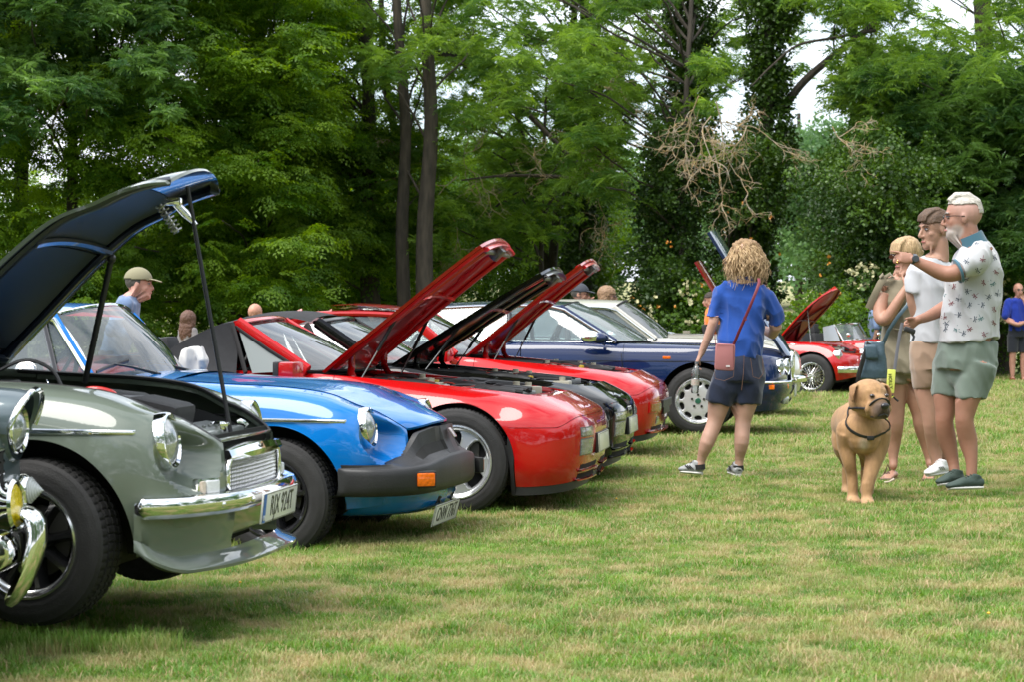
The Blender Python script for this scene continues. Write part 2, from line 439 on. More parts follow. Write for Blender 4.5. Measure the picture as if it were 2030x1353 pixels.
def shell_part(root, name, P, m, side, lip_bottom=0.04, lip_top=0.03, ends=None):
    """one panel of the body: outer surface + returns at the bottom and top edges"""
    P = P.copy()
    rows = [P]
    if lip_bottom:
        b = P[:, :1].copy(); b2 = b.copy(); b2[:, :, 1] *= (1-lip_bottom/.75); b2[:, :, 2] += .002
        P = np.concatenate([b2, b+np.array([0, -.002, 0]), P], axis=1)
    if lip_top:
        t = P[:, -1:].copy(); t1 = t.copy(); t1[:, :, 2] -= .003; t1[:, :, 1] -= .002; t2 = t.copy(); t2[:, :, 2] -= lip_top; t2[:, :, 1] -= .004
        P = np.concatenate([P, t1, t2], axis=1)
    Q = P.copy()
    if side < 0: Q[:, :, 1] *= -1
    mb = MB(); mb.grid(Q)
    o = mb.build(name, m, root, sharp=42); 
    return o
def ycut(P, x, z):
    d = (P[:, :, 0]-x)**2+(P[:, :, 2]-z)**2; i = np.unravel_index(np.argmin(d), d.shape); return P[i][1]
def seam_on(root, P, pts, side=-1, r=.0028, name='panel_gap', m=None, out=.0):
    mb = MB(); q = []
    for i in range(len(pts)-1):
        for t in np.linspace(0, 1, 12, endpoint=(i == len(pts)-2)):
            x = pts[i][0]*(1-t)+pts[i+1][0]*t; z = pts[i][1]*(1-t)+pts[i+1][1]*t
            q.append((x, side*(ycut(P, x, z)+out), z))
    q = [tuple(v) for v in pcurve(q[::2]+([q[-1]] if len(q) % 2 == 0 else []), len(q))]
    mb.tube(q, r, n=6); return mb.build(name, m or SEAM, root)
def wheel_well(root, cx, cz, Ra, yo, yi, sx=1):
    mb = MB()
    for s in (-1, 1):
        P = []
        for th in np.linspace(-.15, math.pi+.15, 24):
            r = Ra+.004; P.append([(cx+r*math.cos(th), s*yo, cz+r*math.sin(th)), (cx+(r+.01)*math.cos(th), s*yi, cz+r*math.sin(th)), (cx+.05*math.cos(th), s*yi, cz+.05*math.sin(th))])
        mb.grid(np.array(P))
    return build_each(mb, 'wheel_well', UNDER, root)
def pane(root, name, pts, m, bulge=0.0, n=10, parent=None, thick=0):
    """four corner patch (bl, br, tr, tl) with sideways bulge along its normal"""
    a, b, c, d = [np.array(p, float) for p in pts]; nrm = np.cross(b-a, d-a); nrm /= np.linalg.norm(nrm); P = []
    for i in range(n+1):
        u = i/n; row = []
        for j in range(n+1):
            v = j/n; p = (a*(1-u)+b*u)*(1-v)+(d*(1-u)+c*u)*v
            row.append(p+nrm*bulge*(1-(2*u-1)**2))
        P.append(row)
    mb = MB(); mb.grid(np.array(P)); return mb.build(name, m, parent or root)
def edge_bar(root, name, pts, r, m, n=8, flat=None, up=None, closed=False, smooth=0):
    mb = MB(); p = pcurve(pts, smooth) if smooth else pts; mb.tube([tuple(q) for q in p], r, n=n, flat=flat, up=up, closed=closed); return mb.build(name, m, root)
def seat(root, x, y, z=.30, m=None):
    mb = MB(); mb.box((x+.22, y, z+.08), (.50, .46, .16), bev=.05); mb.box((x-.05, y, z+.38), (.14, .46, .58), rot=(0, R(-12), 0), bev=.05); mb.box((x-.14, y, z+.74), (.09, .24, .16), rot=(0, R(-12), 0), bev=.03)
    return mb.build('seat', m or mat('seat_cloth', (.03,.03,.032), rough=.9), root)
def steering(root, x, y, z):
    mb = MB(); M = Matrix.Rotation(R(-65), 3, 'Y'); pts = [Vector((x, y, z))+M @ Vector((.185*math.cos(a), .185*math.sin(a), 0)) for a in np.linspace(0, 2*math.pi, 25)[:-1]]
    mb.tube(pts, .013, n=7, closed=True)
    for a in (.3, 2.84, 4.7): mb.tube([(x, y, z), tuple(Vector((x, y, z))+M @ Vector((.18*math.cos(a), .18*math.sin(a), 0)))], .010, n=6)
    mb.tube([(x, y, z), (x+.25, y, z-.14)], .022, n=8); return mb.build('steering_wheel', BLACKP, root)
def plate(root, loc, rot, text, w=.50, h=.115, blue=True, tsize=.105, textmat=None, sx=.78, back=(.72,.72,.70), name='number_plate'):
    e = MB(); e.box((0, 0, 0), (.008, w, h), bev=.003); e = e.build(name, mat('plate_white_%d' % (int(back[2]*100)), back, rough=.35, coat=.3), root)
    e.location = loc; e.rotation_euler = rot
    # faces +x ; text reads left to right seen from the front: +y is the viewer's right
    M = Matrix(((0,0,1,0),(1,0,0,0),(0,1,0,0),(0,0,0,1)))
    if text: 
        T = Matrix.Translation((.0048, (.022 if blue else 0), 0)) @ M
        font_mesh(text, tsize, 'plate_lettering', textmat or mat('plate_black', (.012,.012,.012), rough=.4), e, T, sx=sx)
    if blue:
        b = MB(); b.box((.0045, -w/2+.024, 0), (.0015, .040, h-.006)); b.build('blue_band', mat('plate_blue', (.01,.12,.48), rough=.4), e)
        font_mesh('GB', .026, 'country_letters', mat('plate_band_white', (.8,.8,.8), rough=.4), e, Matrix.Translation((.0062, -w/2+.024, -.035)) @ M)
    bd = MB(); t = .004
    for (cy, cz, sy, sz) in ((0, h/2-t, w-.006, t*.6), (0, -h/2+t, w-.006, t*.6), (-w/2+t, 0, t*.6, h-.01), (w/2-t, 0, t*.6, h-.01)): bd.box((.0045, cy, cz), (.001, sy, sz))
    build_each(bd, 'plate_border', mat('plate_black', (.012,.012,.012), rough=.4), e)
    return e
def round_lamp(root, loc, r, tilt=0.0, name='headlight', depth=.05, rimw=.022, yaw=0.0, plain=False, rimm=None):
    """axis +x"""
    e = empty(name, loc); e.parent = root; e.rotation_euler = (0, -tilt, yaw)
    mb = MB(); mb.lathe([(r*.8, -depth), (r, -depth*.8), (r+.002, -.018), (r, .004), (r-rimw*.25, .012), (r-rimw*.6, .013), (r-rimw, .002)], axis='x', n=48); mb.build('lamp_rim', rimm or CHROME, e)
    g = MB(); rr = r-rimw; g.lathe([(.0001, .020+rr*.10), (rr*.3, .018+rr*.09), (rr*.6, .012+rr*.06), (rr*.85, .004+rr*.02), (rr, -.004)], axis='x', n=40); g.build('lens', LENS, e)
    b = MB(); b.lathe([(.0001, -rr*.55), (rr*.35, -rr*.48), (rr*.7, -rr*.27), (rr*.98, -.006)], axis='x', n=40); b.build('reflector', REFLECTOR, e)
    bl = MB(); bl.ellipsoid((-rr*.3, 0, 0), (rr*.16, rr*.13, rr*.13), n=10, m=6)
    for k in range(9):
        y = (k-4)/4.6*rr; h = math.sqrt(max(rr*rr*.82-y*y, 0)); bl.tube([(.004, y, -h), (.010, y, 0), (.004, y, h)], .0008, n=4)
    build_each(bl, 'lens_rib', mat('lens_rib', (.55,.57,.57), rough=.2, metal=.3), e)
    return e
def engine_bay(root, x0, x1, hw, ztop, zb=.35, seed=1, n=60, pal=None, front=None, res=True):
    """dark tub with engine, hoses, reservoirs and wiring; every kind its own part"""
    rnd = random.Random(seed); L = x1-x0
    tub = MB(); P = []
    xs = np.linspace(x0, x1, 8)
    for x in xs:
        h = hw*(1 if x < x1-.3 else 1-.0*(x-x1+.3)); zt = ztop(x)-.03
        P.append([(x, -h, zt), (x, -h*.96, zb+.1), (x, -h*.7, zb), (x, h*.7, zb), (x, h*.96, zb+.1), (x, h, zt)])
    tub.grid(np.array(P)); 
    for x in (x0, x1): tub.box((x, 0, (zb+ztop(x)-.05)/2), (.01, hw*2, ztop(x)-.07-zb))
    tub.build('engine_bay', mat('bay_black', (.012,.012,.013), rough=.6), root)
    eng = MB(); zc = ztop((x0+x1)/2)
    eng.box((x0+L*.5, .02, zc-.17), (L*.62, .30, .22), bev=.03); eng.box((x0+L*.5, .02, zc-.045), (L*.55, .17, .055), rot=(0, R(4), 0), bev=.02)
    for k in range(5): eng.box((x0+L*(.28+.1*k), .12, zc-.10), (.03, .16, .05), bev=.01)
    eng.build('engine_block', mat('cast_alloy', (.16,.16,.16), rough=.45, metal=.6, noise=.4, nscale=25), root)
    bm_ = MB(); bm_.box((x0+.18, -hw*.55, zc-.04), (.22, .17, .15), bev=.012); bm_.build('battery', BLACKP, root)
    if not res: return
    rs = MB(); cream = mat('aged_white_plastic', (.45,.42,.33), rough=.5)
    for k in range(4):
        x = x0+L*rnd.uniform(.3, .92); y = rnd.choice((-1, 1))*hw*rnd.uniform(.35, .75); rs.box((x, y, ztop(x)-.035), (rnd.uniform(.12, .20), rnd.uniform(.08, .13), .07), rot=(0, 0, rnd.uniform(-.3, .3)), bev=.012)
        rs.lathe([(0, .018), (.022, .018), (.022, -.02)], o=(x, y, ztop(x)+.008), axis='z', n=12)
    build_each(rs, 'fluid_reservoir', cream, root, 2)
    ho = MB()
    for k in range(n//3):
        x = rnd.uniform(x0+.05, x1-.25); y = rnd.uniform(-hw*.85, hw*.8); z = ztop(x)-rnd.uniform(.0, .05); a = rnd.uniform(-.6, .6); l = rnd.uniform(.15, .45)
        pts = [(x+l*t*math.cos(a), y+l*t*math.sin(a)*.5+.02*math.sin(t*7+k), min(z+.03*math.sin(t*math.pi), ztop(min(x+l*t, x1))+.004)) for t in np.linspace(0, 1, 8)]
        pts = [p for p in pts if abs(p[1]) < hw-.03 and p[0] < x1-.05]
        if len(pts) > 2: ho.tube(pts, rnd.choice((.006, .009, .014, .018)), n=7)
    build_each(ho, 'hose', mat('hose_black', (.02,.02,.021), rough=.5), root)
    bt = MB(); msil = mat('bay_silver', (.42,.43,.44), rough=.35, metal=.6)
    for k in range(n//3):
        x = rnd.uniform(x0+.1, x1-.12); y = rnd.uniform(-hw*.8, hw*.8)
        if k % 2: bt.lathe([(0, .02), (.02, .018), (.024, 0), (.024, -.05)], o=(x, y, ztop(x)-.018), axis='z', n=10)
        else: bt.box((x, y, ztop(x)-.03), (rnd.uniform(.05, .18), rnd.uniform(.03, .09), rnd.uniform(.03, .06)), rot=(0, 0, rnd.uniform(-1, 1)), bev=.006)
    build_each(bt, 'engine_fitting', msil, root)
    wr = MB()
    for k in range(8):
        x = rnd.uniform(x0+.1, x1-.5); y = rnd.uniform(-hw*.7, hw*.7); l = rnd.uniform(.2, .4)
        wr.tube([(x+l*t, y+.05*math.sin(t*5+k), ztop(x+l*t)-.002+.01*math.sin(t*9)) for t in np.linspace(0, 1, 9)], .0045, n=5)
    build_each(wr, 'ignition_lead', pal or mat('lead_red', (.30,.03,.02), rough=.5), root)
    yc = MB(); 
    for k in range(2):
        x = x0+L*(.45+.28*k); y = -hw*(.25+.3*k); yc.lathe([(0, .018), (.020, .016), (.024, 0), (.02, -.04)], o=(x, y, ztop(x)-.005), axis='z', n=12)
    build_each(yc, 'filler_cap', mat('cap_yellow', (.55,.36,.02), rough=.4), root)
# ---------------------------------------------------------------- shared car pieces
def xcut(P, y, z):
    """forward-most surface x at (y,z)"""
    d = (P[:, :, 1]-y)**2+(P[:, :, 2]-z)**2+np.where(P[:, :, 0] < .1, 9, 0)
    idx = np.argsort(d.ravel())[:4]; w = 1/(d.ravel()[idx]+1e-6); return float((P[:, :, 0].ravel()[idx]*w).sum()/w.sum())
def face_patch(root, name, P, y0, y1, z0, z1, m, out=.004, side=-1, n=8, rnd=0.0, slant=0.0):
    """panel lying on the nose surface of P between y0..y1, z0..z1"""
    mb = MB(); G = []
    for i in range(n+1):
        row = []
        for j in range(n+1):
            u = i/n; v = j/n; y = y0+(y1-y0)*u+slant*v; z = z0+(z1-z0)*v
            row.append((xcut(P, y, z)+out, side*y, z))
        G.append(row)
    G = np.array(G)
    B = G.copy(); B[:, :, 0] -= .02
    mb.grid(G)
    ring = [(i, 0) for i in range(n+1)]+[(n, j) for j in range(1, n+1)]+[(i, n) for i in range(n-1, -1, -1)]+[(0, j) for j in range(n-1, 0, -1)]
    V = [tuple(G[a][b]) for a, b in ring]+[tuple(B[a][b]) for a, b in ring]; k = len(ring)
    mb.add(V, [(i, (i+1) % k, k+(i+1) % k, k+i) for i in range(k)])
    return mb.build(name, m, root, sharp=50)
def bonnet(root, P, x0, m, under, crown=.02, bow=.05, hinge=None, angle=0.0, xf=None, zoff=.004, thick=.022, bulge=None, ny=24, gap=.004, frame=None, droop=.0, i1=None, name='bonnet', lining=False):
    """lid spanning the inner top edges of P from x0 forwards; angle opens it about hinge (x,z)"""
    E = P[:, -1]; k = np.argmax(E[:, 0] > x0); E = E[k:i1]
    if xf is not None: E = E[E[:, 0] <= xf]
    # stop before the edge turns across the nose
    nn = 40; idx = np.linspace(0, len(E)-1, nn); Ei = np.stack([np.interp(idx, np.arange(len(E)), E[:, c]) for c in range(3)], 1)
    top = []; x_a, x_b = Ei[0, 0], Ei[-1, 0]
    for i, e in enumerate(Ei):
        row = []; t = i/(nn-1)
        for j in range(ny+1):
            q = 2*j/ny-1; y = q*(e[1]-gap)
            z = e[2]+crown*(1-q*q)*(1-.3*t)+zoff; x = e[0]+bow*(1-q*q)*t**3-droop*0
            z -= droop*(1-q*q)*t**6
            if bulge: z += bulge(x, y)
            row.append((x, y, z))
        top.append(row)
    top = np.array(top); bot = top.copy(); bot[:, :, 2] -= thick; 
    inset = .014; bot[:, :, 1] *= (1-inset/np.maximum(Ei[:, 1], .1))[:, None]
    def tr(G):
        G = G.copy()
        if hinge:
            hx, hz = hinge; a = R(angle); dx = G[..., 0]-hx; dz = G[..., 2]-hz
            G[..., 0] = hx+dx*math.cos(a)-dz*math.sin(a); G[..., 2] = hz+dx*math.sin(a)+dz*math.cos(a)
        return G
    T, B = tr(top), tr(bot)
    mb = MB(); mb.grid(T)
    for s in (0, -1): mb.grid(np.stack([T[:, s], B[:, s]], 1))
    for s in (0, -1): mb.grid(np.stack([T[s], B[s]], 1))
    o = mb.build(name, m, root, sharp=50)
    if angle:
        ub = MB(); ub.grid(B); ub.build('bonnet_underside', under, o)
        if lining:
            L1 = MB(); Q = tr(bot-np.array([0, 0, .003])); L1.grid(Q[2:nn//2, 3:-3]); L1.grid(Q[nn//2:nn-7, 3:-3]); L1.build('bonnet_lining', mat('lining_matt', (.006,.016,.042), rough=.5), o)
        fr = MB()
        def strip(pts, w=.03, h=.018):
            for a in range(len(pts)-1): pass
            fr.tube([tuple(p) for p in pts], [(h, w)]*len(pts), n=8)
        Bi = tr(bot-np.array([0, 0, .006]))
        if frame == 'edge':
            strip(Bi[1:-1, 2]); strip(Bi[1:-1, -3]); strip(Bi[nn//2, 2:-2]); strip(Bi[1, 2:-2])
        elif frame == 'ribs':
            strip(Bi[1:-1, 2], .04); strip(Bi[1:-1, -3], .04); strip(Bi[nn-3, 2:-2], .05); strip(Bi[1, 2:-2], .04)
            strip([Bi[int(1+t*(nn-6))][int(3+t*(ny//2-5))] for t in np.linspace(0, 1, 14)], .03); strip([Bi[int(1+t*(nn-6))][int(ny-3-t*(ny//2-5))] for t in np.linspace(0, 1, 14)], .03)
            strip(Bi[nn//2, 2:-2], .03)
        if fr.v: build_each(fr, 'frame_rib', frame_mat_for(m, under), o)
    return o, tr
_FM = {}
def frame_mat_for(m, under): return _FM.get(m.name, under)
def greenhouse(root, A0, A1, C1, C0, mids=(), roofm=None, trimm=None, pillm=None, ws_bow=.16, top_bow=.05, crown=.035, pr=.018, glass=None, side_glass=None, rear=True, roof=True, rail=None, trim_r=.009, ws_in=.012, wsframe=None, roof_bow=.0, sides=True, nx=10):
    A0, A1, C1, C0 = [np.array(p, float) for p in (A0, A1, C1, C0)]
    mir = lambda p: np.array([p[0], -p[1], p[2]])
    def bowed(p, bow, n=20, up=0.0):
        out = []
        for t in np.linspace(-1, 1, n+1): out.append((p[0]+bow*(1-t*t), p[1]*t, p[2]+up*(1-t*t)))
        return np.array(out)
    lo = bowed(A0, ws_bow); hi = bowed(A1, top_bow, up=crown)
    G = np.array([[lo[i]*(1-v)+hi[i]*v+np.array([.02*math.sin(math.pi*v), 0, .012*math.sin(math.pi*v)]) for v in np.linspace(0, 1, 9)] for i in range(21)])
    mb = MB(); mb.grid(G); mb.build('windscreen', glass or GLASS, root)
    fr = MB(); ring = list(lo)+[G[-1][k] for k in range(1, 8)]+list(hi[::-1])+[G[0][k] for k in range(7, 0, -1)]
    fr.tube([tuple(p) for p in ring], trim_r, n=8, closed=True); fr.build('windscreen_surround', wsframe or trimm or SEAM, root)
    if roof:
        hi2 = bowed(C1, -.06, up=crown); P = []
        for t in np.linspace(0, 1, 14):
            row = hi*(1-t)+hi2*t; row = row.copy(); row[:, 2] += roof_bow*4*t*(1-t); P.append(row)
        P = np.array(P); B = P.copy(); B[:, :, 2] -= .02
        rb = MB(); rb.grid(P); rb.grid(B); rb.build('roof', roofm, root)
    if rear:
        lo2 = bowed(C0, -.12); G2 = np.array([[lo2[i]*(1-v)+bowed(C1, -.06, up=crown)[i]*v for v in np.linspace(0, 1, 7)] for i in range(21)])
        mb = MB(); mb.grid(G2); mb.build('rear_window', glass or GLASS, root)
    for s in (-1, 1):
        k = np.array([1, s, 1])
        pb = MB()
        def bar(a, b, r, up=0): pb.tube([tuple((a*(1-t)+b*t)*k+np.array([0, s*up*math.sin(math.pi*t), 0])) for t in np.linspace(0, 1, 7)], r, n=8)
        bar(A0, A1, [(pr*1.7, pr)]*7)
        if roof or rear: bar(C0, C1, [(pr*2.4, pr*.8)]*7)
        if roof or rail:
            rr = [A1*(1-t)+C1*t for t in np.linspace(0, 1, 12)]; rr = [p+np.array([0, 0, roof_bow*4*t*(1-t)]) for p, t in zip(rr, np.linspace(0, 1, 12))]
            pb.tube([tuple(p*k) for p in rr], pr, n=8)
        pb.build('pillars', pillm or roofm, root)
        if not sides: continue
        stops = [(A0, A1)]+[(np.array(b, float), np.array(t, float)) for b, t in mids]+[(C0, C1)]
        for a, b in zip(stops[:-1], stops[1:]):
            q = [a[0]*k, b[0]*k, b[1]*k, a[1]*k]; off = np.array([0, -s*.012, 0])
            pane(root, 'side_window', [x+off for x in q], side_glass or GLASS_DK, n=4)
        mt = MB()
        for b, t in mids: mt.tube([tuple(np.array(b)*k), tuple(np.array(t)*k)], [(pr*1.3, pr*.6)]*2, n=8)
        if mids: build_each(mt, 'window_post', SEAM if trimm is None else mat('window_post_dark', (.02,.02,.025), rough=.3), root)
        if trimm:
            tb = MB(); o_ = np.array([0, .010, 0])
            tb.tube([tuple((A0*(1-t)+C0*t+o_)*k) for t in np.linspace(0, 1, 6)], [(.006, .010)]*6, n=8)
            top = [A0*(1-t)+A1*t for t in np.linspace(0, .93, 6)]+[A1*(1-t)+C1*t+np.array([0, 0, roof_bow*4*t*(1-t)]) for t in np.linspace(.06, 1, 10)]+[C1*(1-t)+C0*t for t in np.linspace(.1, 1, 5)]
            tb.tube([tuple((p+np.array([0, .022, -.004]))*k) for p in top], [(.013, .010)]*len(top), n=8); tb.build('window_trim', trimm, root)
    return G
def mirror_part(ribs, k): return ribs

def car_root(name, key_xyh, dz, label, cat='classic car', group='classic cars parked in a row with bonnets up'):
    X, Y, a = key_xyh; return empty(name, (X, Y, dz), -a, label, cat, group)
def car_pos(px_w, s_w, track, a_deg):
    Y = F_PX/s_w; X = (px_w-CX_PX)/s_w; a = R(a_deg); return (X+track*math.sin(a), Y+track*math.cos(a), a)
def car_pos_nose(tipx, s, over, a_deg):
    a = R(a_deg); Y = F_PX/s; X = (tipx-CX_PX)/s; return (X-over*math.cos(a), Y+over*math.sin(a), a)

# ---------------------------------------------------------------- MGB type sports car
def sports_ribs():
    def sec(x, w=1.0, top=0.0, zin=None, yin=.56, zb=.22):
        zt = float(np.interp(x, [-3.1, -2.6, -2.0, -1.2, -.67, 0, .25, .40], [.80, .84, .85, .865, .868, .835, .80, .770]))
        return [(x, .690*w, zb), (x, .742*w, .34), (x, .762*w, .50), (x, .752*w, .62), (x, .722*w, zt-.085), (x, .650*w, zt-.010), (x, yin*w, zt+.012)]
    ribs = [[(-3.16, .50, .34), (-3.18, .54, .42), (-3.19, .55, .52), (-3.18, .55, .62), (-3.15, .53, .70), (-3.10, .48, .75), (-3.05, .42, .77)],
            sec(-3.02, .93, yin=.50, zb=.30), sec(-2.7, .985, yin=.52), sec(-2.31, 1.0), sec(-1.9), sec(-1.5), sec(-1.1), sec(-.7, yin=.57), sec(-.3, yin=.555), sec(0, yin=.535), sec(.22, yin=.515)]
    ribs += [[(.36, .680, .25), (.36, .725, .36), (.36, .744, .49), (.36, .740, .60), (.36, .708, .695), (.36, .630, .757), (.36, .470, .757)],
             [(.455, .645, .26), (.465, .688, .36), (.47, .708, .46), (.47, .704, .56), (.458, .672, .655), (.445, .600, .725), (.44, .440, .728)],
             [(.515, .565, .27), (.532, .602, .35), (.542, .618, .44), (.542, .612, .53), (.53, .588, .61), (.515, .525, .672), (.50, .425, .695)],
             [(.555, .460, .28), (.575, .478, .35), (.583, .486, .43), (.584, .482, .505), (.578, .468, .57), (.565, .432, .625), (.55, .402, .662)],
             [(.570, .375, .29), (.590, .380, .35), (.600, .384, .41), (.603, .384, .48), (.600, .382, .54), (.594, .376, .595), (.585, .362, .632)]]
    return ribs
def lamp_scoop(lx, ly, lz, r0=.100, r1=.225, amp=.24):
    def f(P):
        P = P.copy(); y = P[..., 1]; z = P[..., 2]; front = P[..., 0] > lx-.12
        w_ = 1-ss(.78, .93, np.arange(P.shape[1])/P.shape[1])[None, :]; dy = y-ly; dz = z-lz; r = np.sqrt(dy*dy+dz*dz)
        stretch = np.where(dy < 0, 1.0, .9); rr = r*stretch
        lim = lx-.010+(-.10)*np.minimum(dz, .2)*1+amp*ss(r0, r1, rr)**2.1
        P[..., 0] = np.where(front & (r < r1+.05), P[..., 0]+w_*(np.minimum(P[..., 0], np.maximum(lim, lx-.05))-P[..., 0]), P[..., 0]); return P
    return f
def sports_car(root, body, variant):
    LX, LY, LZ = .440, .580, .650
    arches = [(0, .30, .362), (-2.31, .30, .355)]
    us, P = shell(sports_ribs(), arches, n1=10, n2=34, disp=lamp_scoop(LX, LY, LZ), step=.016, split=lambda rib, u: .40)
    xr = P[:, 12, 0]
    i_d0 = int(np.argmax(xr > -1.42)); i_d1 = int(np.argmax(xr > -.47)); i_n = len(P)
    for s in (-1, 1):
        shell_part(root, 'rear_wing', P[:i_d0+1], body, s)
        D = P[i_d0:i_d1+1].copy(); D[0, :, 0] += .004; D[-1, :, 0] -= .004; shell_part(root, 'door', D, body, s)
        shell_part(root, 'front_wing', P[i_d1:], body, s, lip_top=.035)
        for ax in (0, -2.31):
            pass
    wheel_well(root, 0, .30, .362, .70, .44); wheel_well(root, -2.31, .30, .355, .70, .44)
    k = 'minilite' if variant == 'grey' else 'minilite_black'
    for s in (-1, 1):
        wheel(root, (0, s*.655, .30), k, s, steer=R(-9) if variant == 'grey' else R(-4)); wheel(root, (-2.31, s*.645, .30), k, s)
    # floor pan, sills
    fl = MB(); fl.box((-1.35, 0, .25), (3.2, 1.28, .10), bev=.02); fl.box((-.0, 0, .30), (.9, .86, .14), bev=.02); fl.build('floor_pan', UNDER, root)
    # front panel under the grille, closing panel above
    nz = P[-1]
    cen = MB(); G = []
    for r in nz[(nz[:, 2] < .455)]:
        G.append([(r[0]+.02*(1-(y/.38)**2), y, r[2]) for y in np.linspace(-r[1], r[1], 17)])
    cen.grid(np.array(G)); cen.build('front_panel', body, root)
    if variant == 'grey':
        slam = MB(); slam.box((.535, 0, .640), (.085, .72, .012), bev=.003); slam.box((.50, 0, .54), (.02, .76, .14)); slam.build('slam_panel', body, root)
    # bright side strip
    st = MB(); pts = [(x, -(ycut(P, x, .690-.006*(x))+.006), .690-.012*x) for x in np.linspace(-2.9, .445, 40)]
    for s in (-1, 1):
        st.tube([(p[0], p[1]*-s, p[2]) for p in pts], [(.010, .006)]*len(pts), n=8)
    build_each(st, 'side_strip', CHROME, root)
    # lamps
    for s in (-1, 1):
        round_lamp(root, (LX+.012, s*LY, LZ), .104, tilt=R(7), depth=.05, rimw=.016)
    bulge = lambda x, y: 0.030*math.exp(-((y)/.16)**4)*float(ss(.55, .30, x))*float(ss(-.75, -.45, x))*0+.0
    if variant == 'grey':
        _FM[body.name] = mat('frame_navy', (.012,.018,.035), rough=.28, coat=.6)
        bo, tr = bonnet(root, P, -.60, body, mat('underside_navy', (.006,.010,.022), rough=.20, coat=.8), crown=.045, bow=.085, hinge=(-.60, .86), angle=47.5, frame='edge', thick=.012, droop=.02, lining=True)
        lt = MB(); a = tr(np.array([[.58, -.02, .70], [.58, -.02, .60], [.56, .05, .70], [.56, .05, .59]]))
        for k in range(7): pass
        # safety spring and latch under the bonnet tip
        c0 = tr(np.array([.47, -.10, .66])); c1 = tr(np.array([.44, -.10, .54])); d = c1-c0; ax = Vector(d).normalized(); u_ = ax.orthogonal().normalized(); w_ = ax.cross(u_)
        pts = [Vector(c0)+Vector(d)*t+(u_*math.cos(t*44)+w_*math.sin(t*44))*.019 for t in np.linspace(0, 1, 90)]
        sp = MB(); sp.tube(pts, .0035, n=5); sp.tube([tuple(c0), tuple(c1)], .006, n=6); sp.build('latch_spring', STEEL, bo)
        h0 = tr(np.array([.50, -.02, .65])); h1 = tr(np.array([.49, -.0, .53])); hk = MB(); hk.tube([tuple(h0), tuple((h0+h1)/2), tuple(h1)], [(.012, .004), (.016, .004), (.008, .004)], n=6); hk.box(tuple(h0), (.06, .05, .03), bev=.006); hk.build('latch_hook', CHROME, bo)
        # rope-like stay and side strut
        tp = tr(np.array([.575, .0, .655])); sy = MB(); n_ = 200; base = np.array([.515, 0, .648])
        sy.tube([tuple(tp*(1-t)+base*t) for t in np.linspace(0, 1, n_)], [(.0088 if i % 2 else .0082) for i in range(n_)], n=8); sy.build('bonnet_stay', mat('braided_black', (.018,.018,.022), rough=.45), root)
        st2 = MB(); p0 = tr(np.array([.075, .47, .815])); p1 = np.array([-.23, .49, .82]); st2.tube([tuple(p0), tuple(p1)], [(.013, .006)]*2, n=6); st2.ellipsoid(tuple(p0), (.02, .02, .02), n=8, m=6); st2.build('bonnet_strut', mat('grey_strut', (.05,.05,.052), rough=.35, metal=.5), root)
        wd = lambda x: float(np.interp(x, [-.6, 0, .3, .62], [.87, .83, .76, .64]))
        engine_bay(root, -.55, .44, .395, lambda x: wd(x)-.015, seed=3, n=24, res=False)
        # air boxes, radiator with cap, red fuel hose
        ab = MB(); ab.box((.27, -.10, .725), (.20, .28, .11), rot=(0, R(12), 0), bev=.03); ab.box((.02, .10, .755), (.26, .20, .10), rot=(0, R(6), 0), bev=.03); ab.build('air_box', mat('mesh_black', (.015,.015,.017), rough=.6, bump=.8, bscale=350), root)
        rd = MB(); rd.box((.465, 0, .635), (.055, .58, .06), bev=.012); rd.box((.40, 0, .662), (.13, .56, .018), rot=(0, R(12), 0), bev=.006)
        for k in range(7): rd.lathe([(0, .008), (.008, .007), (.009, 0)], o=(.41, -.24+.08*k, .670), axis='z', n=8)
        rd.build('radiator', mat('radiator_green_grey', (.16,.18,.165), rough=.35, coat=.4, noise=.3), root)
        cp = MB(); cp.lathe([(0, .030), (.026, .028), (.034, .020), (.034, .010), (.022, .006), (.022, -.01)], o=(.475, .0, .665), axis='z', n=24); cp.box((.475, .0, .685), (.075, .022, .010), bev=.003); cp.build('radiator_cap', CHROME, root)
        rh = MB(); rh.tube([tuple(p) for p in pcurve([(.06, -.40, .815), (.10, -.41, .828), (.15, -.41, .826), (.19, -.40, .81), (.20, -.39, .78)], 24)], .009, n=8); rh.build('red_hose', mat('hose_red', (.55,.015,.01), rough=.35, coat=.4), root)
        bh = MB(); bh.tube([tuple(p) for p in pcurve([(-.30, -.42, .86), (-.15, -.42, .93), (-.05, -.40, .90), (.0, -.40, .82)], 20)], .007, n=7); bh.build('breather_hose', BLACKP, root)
        sl = MB()
        for s in (-1, 1):
            k0 = np.argmax(P[:, -1, 0] > -.55); e = P[k0:, -1]; sl.tube([(p[0], s*(p[1]-.012), p[2]-.006) for p in e[::3]], .009, n=6)
        build_each(sl, 'rubber_seal', BLACKP, root)
        # grille : chrome surround, honeycomb mesh
        gx, gz0, gz1, gy = .603, .448, .575, .372
        gl = empty('grille', (0, 0, 0)); gl.parent = root
        fr = MB(); ring = []
        bowx = lambda y: gx+.018*(1-(y/.40)**2)
        top = [(bowx(y), y, gz1+.010*(1-(y/.38)**2)) for y in np.linspace(-gy+.03, gy-.03, 15)]
        right = [(bowx(gy), gy, gz1-.03), (bowx(gy), gy+.002, (gz0+gz1)/2), (bowx(gy), gy, gz0+.02)]
        bot = [(bowx(y), y, gz0) for y in np.linspace(gy-.03, -gy+.03, 15)]
        left = [(bowx(gy), -gy, gz0+.02), (bowx(gy), -gy-.002, (gz0+gz1)/2), (bowx(gy), -gy, gz1-.03)]
        fr.tube(top+right+bot+left, .0105, n=10, closed=True)
